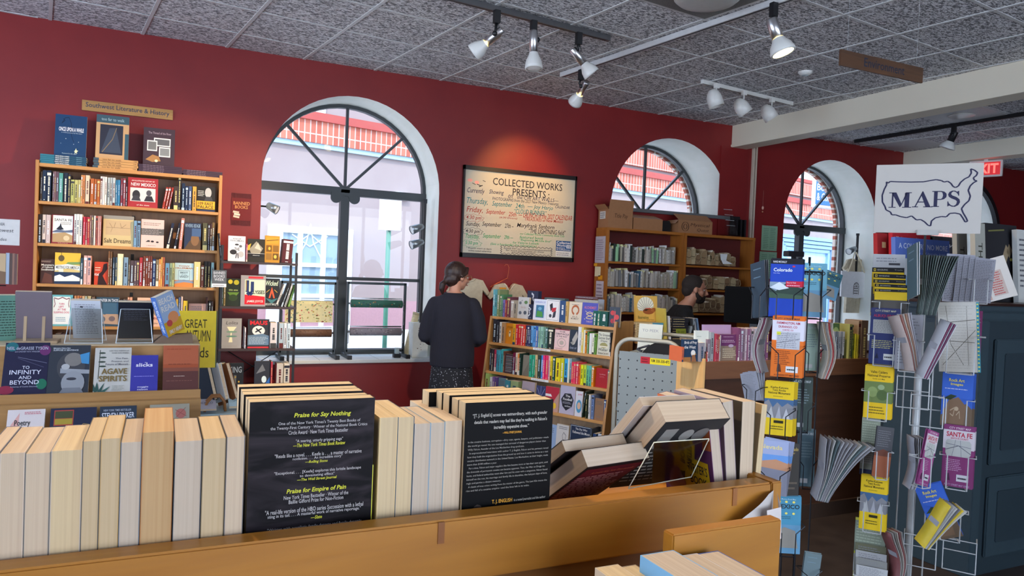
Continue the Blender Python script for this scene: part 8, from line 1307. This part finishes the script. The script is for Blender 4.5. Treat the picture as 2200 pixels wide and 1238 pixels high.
gA = [[(0, 0), (.3, 0), (.3, .05), (0, .05)], [(.55, 0), (1, 0), (1, .05), (.55, .05)], [(.12, .03), (.18, .03), (.5, .85), (.48, 1)], [(.48, 1), (.52, 1), (.9, .03), (.66, .03), (.42, .8)], [(.24, .3), (.62, .3), (.6, .36), (.26, .36)]]
gP = [[(0, 0), (.5, 0), (.5, .05), (0, .05)], [(.13, .03), (.37, .03), (.37, .97), (.13, .97)], [(0, .95), (.4, .95), (.4, 1), (0, 1)], [(.37, 1), (.62, 1), (.62, .94), (.37, .94)], [(.37, .5), (.62, .5), (.62, .44), (.37, .44)], [(.6, 1), (.8, .96), (.95, .84), (.97, .72), (.95, .6), (.8, .48), (.6, .44), (.6, .5), (.68, .55), (.73, .72), (.68, .89), (.6, .94)]]
gS = [[(.85, .98), (.8, .98), (.7, .93), (.55, 1), (.35, 1), (.15, .92), (.06, .76), (.12, .62), (.3, .52), (.6, .42), (.72, .34), (.7, .2), (.62, .1), (.48, .05), (.3, .1), (.15, .22), (.1, .33), (.04, .33), (.05, .02), (.1, .02), (.18, .07), (.38, .0), (.6, -.01), (.84, .1), (.95, .28), (.9, .46), (.68, .6), (.38, .7), (.28, .78), (.34, .9), (.46, .95), (.62, .9), (.76, .78), (.8, .68), (.86, .68)]]
its = [('l', [a_(*p) for p in US], .016, NV)]
for gl, x0, x1, y0, y1 in ((gM, 1127, 1312, 610, 487), (gA, 1318, 1482, 607, 480), (gP, 1474, 1592, 604, 478), (gS, 1592, 1700, 602, 476)): u0, v0 = a_(x0, y0); u1, v1 = a_(x1, y1); its += glyph(gl, u0, u1, v0, v1)
m = MB(); m.art(lambda u, v, k: (-W_/2+W_*u, -.0024-.0, -H_/2+H_*v), its)
m.obj('lettering', t); MB().box(-.03, .045, -.012, .008, -H_/2-.008, -H_/2+.012, M('9c9a96', .3), .002).obj('sign_clip', t); MB().box(-.004, .004, -.004, .004, -H_/2-.14, -H_/2, BLACK).obj('sign_stem', t)
# =================================================================== DARK TEAL CABINET AND ITS BOOKS
KY = 2.55; kx = onY(2107, 700, KY).x; KZ = onY(2150, 652, KY).z
t = thing('painted_cabinet', 'tall dark blue-green panelled cabinet at the right edge', 'cabinet', (kx, KY, 0)); KT = M('26343c', .45, gain=1.0, var=.06, scale=4); KT2 = M('2e3e46', .45, gain=1.0)
MB().box(0, 1.8, 0, .55, 0, KZ-.05, KT).obj('carcass', t); MB().box(-.05, 1.8, -.03, .6, KZ-.045, KZ-.015, KT2, .006).box(-.03, 1.8, -.015, .58, KZ-.10, KZ-.045, KT2, .01).obj('cornice', t); MB().box(-.06, 1.8, -.04, .6, KZ-.015, KZ, M('2c1c18', .35, gain=1), .004).obj('wooden_top', t)
MB().box(-.012, .06, -.015, .56, 0, KZ-.10, KT2, .004).obj('corner_pilaster', t)
for z0, z1 in ((.1, .55), (.62, KZ-.2)):
    m = MB().box(.12, .75, -.018, 0, z0, z1, KT2, .006); m.obj('door_panel', t); MB().box(.2, .67, -.024, -.018, z0+.08, z1-.08, KT, .006).obj('raised_field', t)
MB().lathe([(.016, 0), (.018, .02), (.001, .026)], METAL, 14, Matrix.Translation((.7, -.018, .9)) @ Matrix.Rotation(math.pi/2, 4, 'X')).obj('knob', t)
def cab(label, x0, x1, y0, Y, col, key=None, th=.03, rx=-.08, art=None, ry=0, hard=True, spine=None, zb=None, w=None, rz=0, page=None):
    a, b = onY(x0, y0, Y), onY(x1, y0, Y); z = zb or KZ; return book(label, ((a.x+b.x)/2, Y, z+.001), rz, w or (b.x-a.x), (a.z+b.z)/2-z, th, col, rx=rx, ry=ry, front=art, hard=hard, spine=spine, page=page)
t = thing('display_ledge', 'dark wooden ledge behind the white map rack holding large books', 'shelf', (onY(1990, 650, 3.3).x, 3.2, 0)); MB().box(-.28, .75, -.12, .3, 1.53, 1.555, M('2c2420', .4, gain=1), .003).obj('ledge_board', t); MB().box(-.26, .73, .0, .28, 0, 1.53, KT).obj('cabinet_back', t)
cab('blue and white book with capital title about a country behind the rack', 1927, 2044, 514, 3.28, '4c64a8', art=[Rr(0, .0, 1, .62, 'b4b8bc'), T(.06, .8, .96, .9, 'A COUNTRY NO MORE', 'b8c0d0', .008), T(.2, .7, .95, .75, 'a story of lands held', '9ca8c4', .0, .2), Rr(0, 0, 1, .3, '7c98b4'), ('e', .55, .2, .35, .18, 'a8a8a8'), ('l', [(.7, .4), (.85, .5), (.9, .42)], .02, '34343c'), ('e', .78, .44, .1, .05, '5c5c64')], zb=1.556)
cab('red topographic atlas peeping up behind the blue titled book', 1922, 2004, 500, 3.36, 'a82430', art=[T(.1, .86, .7, .92, 'Mexico topographic', 'd8b8a0', .01), T(.1, .78, .4, .83, 'new updates', 'c8a838', .01)], zb=1.556)
cab('thick dark book standing behind the blue titled book', 2020, 2062, 512, 3.40, '2c2c34', zb=1.556, art=[T(.2, .8, .8, .92, 'by', 'a8a8ac', .0, .3)])
cab('red clamshell folder with cream labels by the tote bag', 1889, 1922, 502, 3.40, '8c2428', art=[Rr(.3, .75, .55, .85, 'c8b888'), Rr(.3, .5, .55, .62, 'c8b888'), Rr(.3, .25, .55, .36, 'c8b888')], zb=1.556)
cab('grey spined large bird book, left of the two', 2062, 2084, 492, 2.95, '84847c', zb=1.0+KZ-1.0, art=[('tv', .3, .1, .7, .75, 'THE BIRD', '34342c')])
cab('pale spined large bird book, touching the dark photographic one', 2102, 2124, 480, 2.80, '8c8c84', art=[('tv', .3, .1, .7, .75, 'THE BIRD', '34342c')])
cab('big glossy black book with a pale bird photograph', 2124, 2192, 482, 2.80, '1c1c20', art=[('l', [(.4, .15), (.55, .5), (.7, .7), (.8, .62)], .14, '7c6c54'), ('l', [(.1, .9), (.6, .93)], .02, '5c5c34'), ('e', .8, .55, .04, .02, 'c8c060')])
cab('white boxed book with small black title at the edge of the picture', 2192, 2235, 495, 2.75, 'a8a8a4', art=[('m', .1, .2, .5, .9, 10, '44444c')])
a = onY(2172, 650, 2.5); t = thing('book', 'white spined book leaning left on the dark cabinet', 'book', (a.x+.02, 2.56, KZ+.024), 0); t.rotation_euler = (Matrix.Rotation(-.92, 4, 'Z') @ Matrix.Rotation(-.34, 4, 'Y')).to_euler()
bookparts(t, .15, .235, .034, 'b8b4ae', hard=True, front=None, spine=None); m = MB().art(lambda u, v, k: (-.075+.15*u, -.017-.0004*k, .235*v), [('tv', .04, .3, .18, .92, 'NO PROPHETS', '2c2c30'), ('r', .3, .1, .75, .7, 'a89890'), ('m', .32, .12, .73, .68, 10, 'a03c3c'), ('tv', .08, .04, .2, .28, 'JAMES', 'a85c30')]); m.obj('jacket_print', t)
# =================================================================== POSTCARD RACK AT THE LEFT EDGE
Y = 4.9; a, b = onY(-40, 468, Y), onY(42, 528, Y); t = thing('card_rack', 'postcard rack cut off by the left edge beneath a white sign', 'rack', (a.x, Y+.05, 0)); cxr = 0
MB().tube([(0, 0, 0), (0, 0, a.z-.05)], .012, BLACK, 8).obj('pole', t); MB().lathe([(.2, 0), (.2, .02), (.02, .04)], BLACK, 20, None).obj('base', t)
for i, py in enumerate((614, 720)): z = onY(20, py, Y).z; MB().tube([(-.12, -.05, z), (.12, -.05, z)], .003, BLACK, 5).tube([(-.12, -.05, z+.1), (.12, -.05, z+.1)], .003, BLACK, 5).tube([(0, 0, z), (0, -.05, z)], .003, BLACK, 5).obj('wire_pocket', t)
w, h = b.x-a.x, a.z-b.z; t = thing('sign_card', 'white southwest guides sign cut off by the left edge of the picture', 'sign', (a.x, Y, b.z)); MB().box(0, w, -.002, .002, 0, h, M('c0bcb8', .6, gain=1.2), .001).obj('card', t)
MB().art(lambda u, v, k: (w*u, -.0024-.0004*k, h*v), [T(.2, .74, .6, .86, 'ARIZONIA', '3c3c40', .0, .15), T(.15, .5, .84, .64, 'Southwest', '3c3c40', .0, .15), T(.3, .16, .66, .28, 'Guides', '3c3c40', .0, .15)]).obj('lettering', t)
for i, (x0, x1, y0, y1, c) in enumerate(((-30, 14, 545, 612, 'a89070'), (14, 21, 545, 612, '8c98a8'), (22, 27, 546, 613, '4c3c38'), (28, 32, 546, 613, '7c5c50'), (33, 38, 547, 613, '5c4440'), (12, 18, 662, 718, '24283c'), (19, 25, 662, 718, '2c3048'), (26, 31, 664, 718, '20243c'))):
    p, q = onY(x0, y0, Y-.0), onY(x1, y1, Y-.0); book('%s postcard book on the edge rack, %s in its %s pocket' % (hsvname(c), ordn(i+1 if i < 5 else i-4), 'upper' if i < 5 else 'lower'), ((p.x+q.x)/2, Y-.012-.0, q.z+.004), 0, q.x-p.x-.002, p.z-q.z, .02, c, group='postcard books on the left edge rack', front=[('p', [(0, 0), (1, 0), (1, .4), (0, .5)], '6c5440')] if i == 0 else None)
# =================================================================== PEOPLE
def blend(name, mb, parent, vox, mats=None, smooth=4, sub=False):
    o = mb.obj(name, parent); m = o.modifiers.new('fuse', 'REMESH'); m.mode = 'VOXEL'; m.voxel_size = vox; m.use_smooth_shade = True
    s_ = o.modifiers.new('soften', 'SMOOTH'); s_.factor = .5; s_.iterations = smooth; return o
def limb(mb, pts, r, mat, n=14):
    mb.tube(pts, r, mat, n)
    for p, q in zip(pts, r): mb.ball(tuple(p), q*.99, mat, 10)
def hand(mb, p, fwd, down, s_, mat):
    """palm and five fingers; fwd points along the fingers, s_ = thumb side"""
    p, f, d = Vector(p), Vector(fwd).normalized(), Vector(down).normalized(); sd = f.cross(d).normalized()*s_
    mb.tube([p, p+f*.03, p+f*.075], [.024, .032, .030], mat, 10)
    for i, (o, L) in enumerate(((-.024, .068), (-.008, .078), (.008, .073), (.023, .058))):
        q = p+f*.075+sd*(-o); mb.tube([q-f*.012, q+f*L*.45+d*.006, q+f*L*.75+d*.022, q+f*L*.8+d*.044], [.0095, .009, .008, .007], mat, 8)
    q = p+f*.025+sd*.026; mb.tube([q, q+sd*.022+f*.022, q+sd*.028+f*.05+d*.01], [.012, .0105, .0085], mat, 8)
def head(mb, c, k, skin):
    """head facing +y, c = centre, k = scale"""
    X, Y, Z = c; P = lambda x, y, z: (X+x*k, Y+y*k, Z+z*k)
    mb.ball(P(0, -.012, .03), (.076*k, .094*k, .088*k), skin, 18); mb.ball(P(0, .018, -.03), (.062*k, .072*k, .075*k), skin, 16); mb.ball(P(0, .045, -.075), (.035*k, .035*k, .03*k), skin, 12)
    mb.tube([P(0, .086, .022), P(0, .102, -.008), P(0, .112, -.026), P(0, .092, -.034)], [.009*k, .011*k, .014*k, .010*k], skin, 8)
    mb.tube([P(-.03, .082, .032), P(0, .090, .034), P(.03, .082, .032)], [.008*k, .009*k, .008*k], skin, 6)
    for s_ in (-1, 1):
        mb.ball(P(s_*.078, -.004, -.005), (.012*k, .018*k, .030*k), skin, 10); mb.ball(P(s_*.04, .055, -.02), (.022*k, .022*k, .02*k), skin, 10)
    mb.tube([P(-.02, .088, -.055), P(0, .096, -.053), P(.02, .088, -.055)], .007*k, skin, 6)
SK = ramp_mat('skin_tone', None, rgb('b07c66', 1.15), rgb('bc8a72', 1.15), 'noise', (1, 1, 1), 12, (.3, .7), .5)
# ---- woman at the window, seen from behind, head turned to the right
hx, hy = onY(985, 600, 5.6).x, 5.6; FZ = onY(985, 566, 5.6).z
w_ = thing('person', 'woman in a navy cardigan and dotted black skirt standing with her back turned', 'person', (hx-.03, hy, 0), -.45)
hz = FZ-.112; b = MB()
hd = MB(); head(hd, (0, 0, 0), .98, SK); HM = Matrix.Translation((.02, .02, hz)) @ Matrix.Rotation(-.9, 4, 'Z') @ Matrix.Rotation(-.12, 4, 'X')
b.add([tuple(HM @ Vector(v)) for v in hd.v], hd.f, SK)
b.tube([(.01, .0, hz-.04), (.0, -.01, hz-.12), (0, -.01, hz-.19)], [.048, .047, .062], SK, 14)
b.rings([(0, 0, .86, .165, .12), (0, 0, .95, .145, .105), (0, 0, 1.08, .125, .09), (0, 0, 1.2, .15, .10), (0, -.01, 1.31, .165, .09), (0, -.01, 1.37, .10, .07), (0, -.01, 1.40, .06, .055)], SK, 20)
for s_ in (-1, 1):
    sh, el, wr = Vector((s_*.15, -.01, 1.30)), Vector((s_*.20, .0, 1.06)), Vector((s_*.12, .20, .98)); limb(b, [sh, (sh+el)/2, el, (el+wr)/2, wr], [.05, .045, .038, .034, .026], SK); hand(b, wr, wr-el, (0, 0, -1), s_, SK)
    hp, kn, an = Vector((s_*.085, 0, .86)), Vector((s_*.09, .02, .47)), Vector((s_*.085, -.02, .09)); limb(b, [hp, (hp+kn)/2, kn, (kn+an)/2, an], [.085, .072, .05, .046, .032], SK); b.tube([an, (s_*.09, .06, .045), (s_*.095, .13, .03)], [.034, .034, .025], SK, 10)
blend('body', b, w_, .0075)
KN = ramp_mat('navy_knit', None, rgb('14141e', 1.2), rgb('1d1d2a', 1.2), 'wave', (1, 1, 1), 60, (.2, .8), .9, .25, distort=.5)
c = MB(); c.rings([(0, 0, .80, .178, .15), (0, 0, .88, .182, .15), (0, -.005, 1.0, .178, .14), (0, -.012, 1.12, .175, .135), (0, -.015, 1.24, .172, .125), (0, -.015, 1.31, .16, .108), (0, -.012, 1.36, .13, .09), (0, -.01, 1.395, .075, .068)], KN, 28)
for s_ in (-1, 1):
    sh, el, wr = Vector((s_*.15, -.01, 1.30)), Vector((s_*.222, -.005, 1.06)), Vector((s_*.135, .19, .985)); limb(c, [sh, (sh+el)/2+Vector((s_*.01, -.005, .01)), el+Vector((0, 0, -.02)), (el+wr)/2+Vector((s_*.01, 0, -.02)), wr], [.064, .064, .062, .056, .040], KN)
blend('cardigan', c, w_, .009, smooth=6); MB().tube([(.078*math.cos(q), -.01+.07*math.sin(q), 1.385+.012*math.sin(q)) for q in [k*math.pi/12 for k in range(25)]], .009, KN, 8).obj('neckband', w_)
def fab():
    m = bpy.data.materials.new('dotted_black_cloth'); m.use_nodes = True; tt = m.node_tree; b_ = tt.nodes['Principled BSDF']; tx = N(tt, 'ShaderNodeTexCoord'); vo = N(tt, 'ShaderNodeTexVoronoi'); vo.inputs['Scale'].default_value = 62; r = N(tt, 'ShaderNodeValToRGB'); e = r.color_ramp.elements; e[0].position = .16; e[0].color = rgb('c8ccd4', 1.1); e[1].position = .2; e[1].color = rgb('14141c', 1)
    r2 = tt.links.new; r2(tx.outputs['Object'], vo.inputs['Vector']); r2(vo.outputs['Distance'], r.inputs[0]); r2(r.outputs[0], b_.inputs['Base Color']); b_.inputs['Roughness'].default_value = .8; return m
n = 40; vs = []; lev = [(.90, .15, .12, 0), (.80, .165, .135, .003), (.6, .18, .155, .010), (.4, .20, .175, .016), (.22, .225, .195, .02)]
for z, rx, ry, f in lev:
    for k in range(n): q = 2*math.pi*k/n; r = 1+f*9*math.sin(q*9)*.5; vs.append((rx*r*math.cos(q), ry*r*math.sin(q), z))
MB().add(vs, [(i*n+k, i*n+(k+1) % n, (i+1)*n+(k+1) % n, (i+1)*n+k) for i in range(4) for k in range(n)], fab(), True).obj('skirt', w_)
HR = ramp_mat('brown_hair', None, rgb('20130f', 1.), rgb('3a241e', 1.), 'noise', (90, 90, 4), 1.2, (.3, .7), .45, .3)
h_ = MB(); h_.ball((0, -.026, .036), (.086, .096, .092), HR, 20); h_.ball((0, -.058, -.02), (.072, .06, .07), HR, 16); h_.tube([(0, -.098, -.035), (0, -.118, -.05)], [.035, .018], HR, 12)
h_.tube([(0, -.115, -.05), (-.0, -.135, -.075), (-.004, -.135, -.115), (.0, -.12, -.16)], [.017, .027, .024, .007], HR, 12)
for s_ in (-1, 1): h_.tube([(s_*.05, .05, .085), (s_*.078, .03, .04), (s_*.08, -.02, .0)], [.014, .013, .015], HR, 8)
o = blend('hair', h_, w_, .005); o.matrix_local = HM; e = MB().tube([(.014*math.cos(q), -.112, -.048+.014*math.sin(q)) for q in [k*.785 for k in range(9)]], .005, M('8a7a8c', .7), 6).obj('hair_tie', w_); e.matrix_local = HM
g = MB(); GL = M('b89468', .3, .6, gain=1.2)
for s_ in (-1, 1): g.tube([(s_*.034+.024*math.cos(q), .098, .006+.021*math.sin(q)) for q in [k*math.pi/8 for k in range(17)]], .0018, GL, 5); g.tube([(s_*.058, .096, .01), (s_*.078, .05, .012), (s_*.082, -.01, .006)], .0018, GL, 5)
g.tube([(-.01, .099, .008), (.01, .099, .008)], .0018, GL, 5); o = g.obj('eyeglasses', w_); o.matrix_local = HM
e = MB()
for s_ in (-1, 1): e.ball((s_*.032, .073, .006), (.011, .009, .007), M('c8c0ba', .5, gain=1), 10).ball((s_*.032, .0812, .006), (.005, .003, .005), M('2c1c14', .2), 8)
e.tube([(-.02, .092, -.055), (0, .1, -.0535), (.02, .092, -.055)], .0042, M('9c5450', .5), 6); o = e.obj('eyes_and_lips', w_); o.matrix_local = HM
for s_ in (-1, 1): MB().ball((s_*.093, .05, .035), (.045, .12, .035), M('1c1a1c', .5, gain=1), 14).obj('shoe', w_)
# ---- man behind the counter, in profile
p = onY(1488, 600, 5.5); FZ = onY(1488, 596, 5.5).z
m_ = thing('person', 'bearded man in a black T-shirt behind the counter, seen in profile', 'person', (p.x-.03, 5.53, 0), -2.1)
hz = FZ-.115; b = MB(); hd = MB(); head(hd, (0, 0, 0), 1.06, SK); HM = Matrix.Translation((0, .07, hz)) @ Matrix.Rotation(-.1, 4, 'X')
b.add([tuple(HM @ Vector(v)) for v in hd.v], hd.f, SK); b.tube([(0, .055, hz-.05), (0, .02, hz-.12), (0, -.03, hz-.19)], [.056, .058, .075], SK, 14)
tz = hz-.2; b.rings([(0, -.14, tz-.60, .16, .12), (0, -.14, tz-.5, .165, .125), (0, -.12, tz-.32, .175, .125), (0, -.09, tz-.15, .19, .12), (0, -.06, tz-.04, .19, .10), (0, -.04, tz+.03, .10, .08)], SK, 20)
for s_ in (-1, 1):
    sh, el, wr = Vector((s_*.2, -.05, tz-.03)), Vector((s_*.26, .02, tz-.30)), Vector((s_*.16, .26, tz-.33)); limb(b, [sh, (sh+el)/2, el, (el+wr)/2, wr], [.06, .055, .045, .042, .032], SK); hand(b, wr, wr-el, (0, 0, -1), s_, SK)
    hp, kn, an = Vector((s_*.1, -.14, tz-.6)), Vector((s_*.11, -.08, (tz-.6)*.52)), Vector((s_*.11, -.1, .09)); limb(b, [hp, (hp+kn)/2, kn, (kn+an)/2, an], [.095, .082, .058, .052, .038], SK); b.tube([an, (s_*.115, -.02, .045), (s_*.12, .06, .03)], [.038, .038, .028], SK, 10)
blend('body', b, m_, .0075)
BT = ramp_mat('black_cotton', None, rgb('121317', 1.2), rgb('1a1b20', 1.2), 'noise', (1, 1, 1), 20, (.3, .7), .9)
c = MB(); c.rings([(0, -.145, tz-.64, .185, .145), (0, -.14, tz-.5, .19, .145), (0, -.12, tz-.32, .195, .145), (0, -.09, tz-.15, .21, .14), (0, -.06, tz-.03, .205, .118), (0, -.042, tz+.03, .13, .095), (0, -.03, tz+.055, .085, .082)], BT, 24)
for s_ in (-1, 1): limb(c, [(s_*.19, -.05, tz-.03), (s_*.24, -.01, tz-.16), (s_*.255, .01, tz-.22)], [.085, .078, .07], BT)
blend('t_shirt', c, m_, .009, smooth=5)
tr = MB()
for s_ in (-1, 1): limb(tr, [(s_*.09, -.14, tz-.56), (s_*.11, -.11, tz-.75), (s_*.112, -.08, .45), (s_*.112, -.1, .1)], [.115, .105, .075, .06], M('22242c', .8, gain=1))
blend('trousers', tr, m_, .012)
HB_ = ramp_mat('cropped_hair', None, rgb('1a1412', 1.2), rgb('2e241f', 1.2), 'noise', (160, 160, 160), 1.4, (.3, .7), .8, .4)
h_ = MB(); h_.ball((0, -.026, .040), (.0835, .098, .089), HB_, 20); h_.ball((0, -.062, -.012), (.066, .055, .06), HB_, 14)
o = blend('hair', h_, m_, .005); o.matrix_local = HM @ Matrix.Scale(1.06, 4)
d_ = MB(); d_.ball((0, .045, -.078), (.052, .055, .042), HB_, 14).ball((0, .072, -.055), (.036, .03, .022), HB_, 12)
for s_ in (-1, 1): d_.tube([(s_*.07, .0, -.015), (s_*.064, .018, -.05), (s_*.045, .05, -.075)], [.009, .018, .024], HB_, 8)
o = blend('beard', d_, m_, .005); o.matrix_local = HM @ Matrix.Scale(1.06, 4)
e = MB()
for s_ in (-1, 1): e.ball((s_*.034, .077, .006), (.011, .009, .007), M('c8c0ba', .5, gain=1), 10).ball((s_*.034, .0855, .006), (.005, .003, .005), M('2c1c14', .2), 8).tube([(s_*.018, .094, .03), (s_*.05, .086, .03)], .005, HB_, 5)
o = e.obj('eyes_and_brows', m_); o.matrix_local = HM
for s_ in (-1, 1): MB().ball((s_*.118, -.02, .04), (.05, .13, .04), M('1c1a1c', .5, gain=1), 14).obj('shoe', m_)
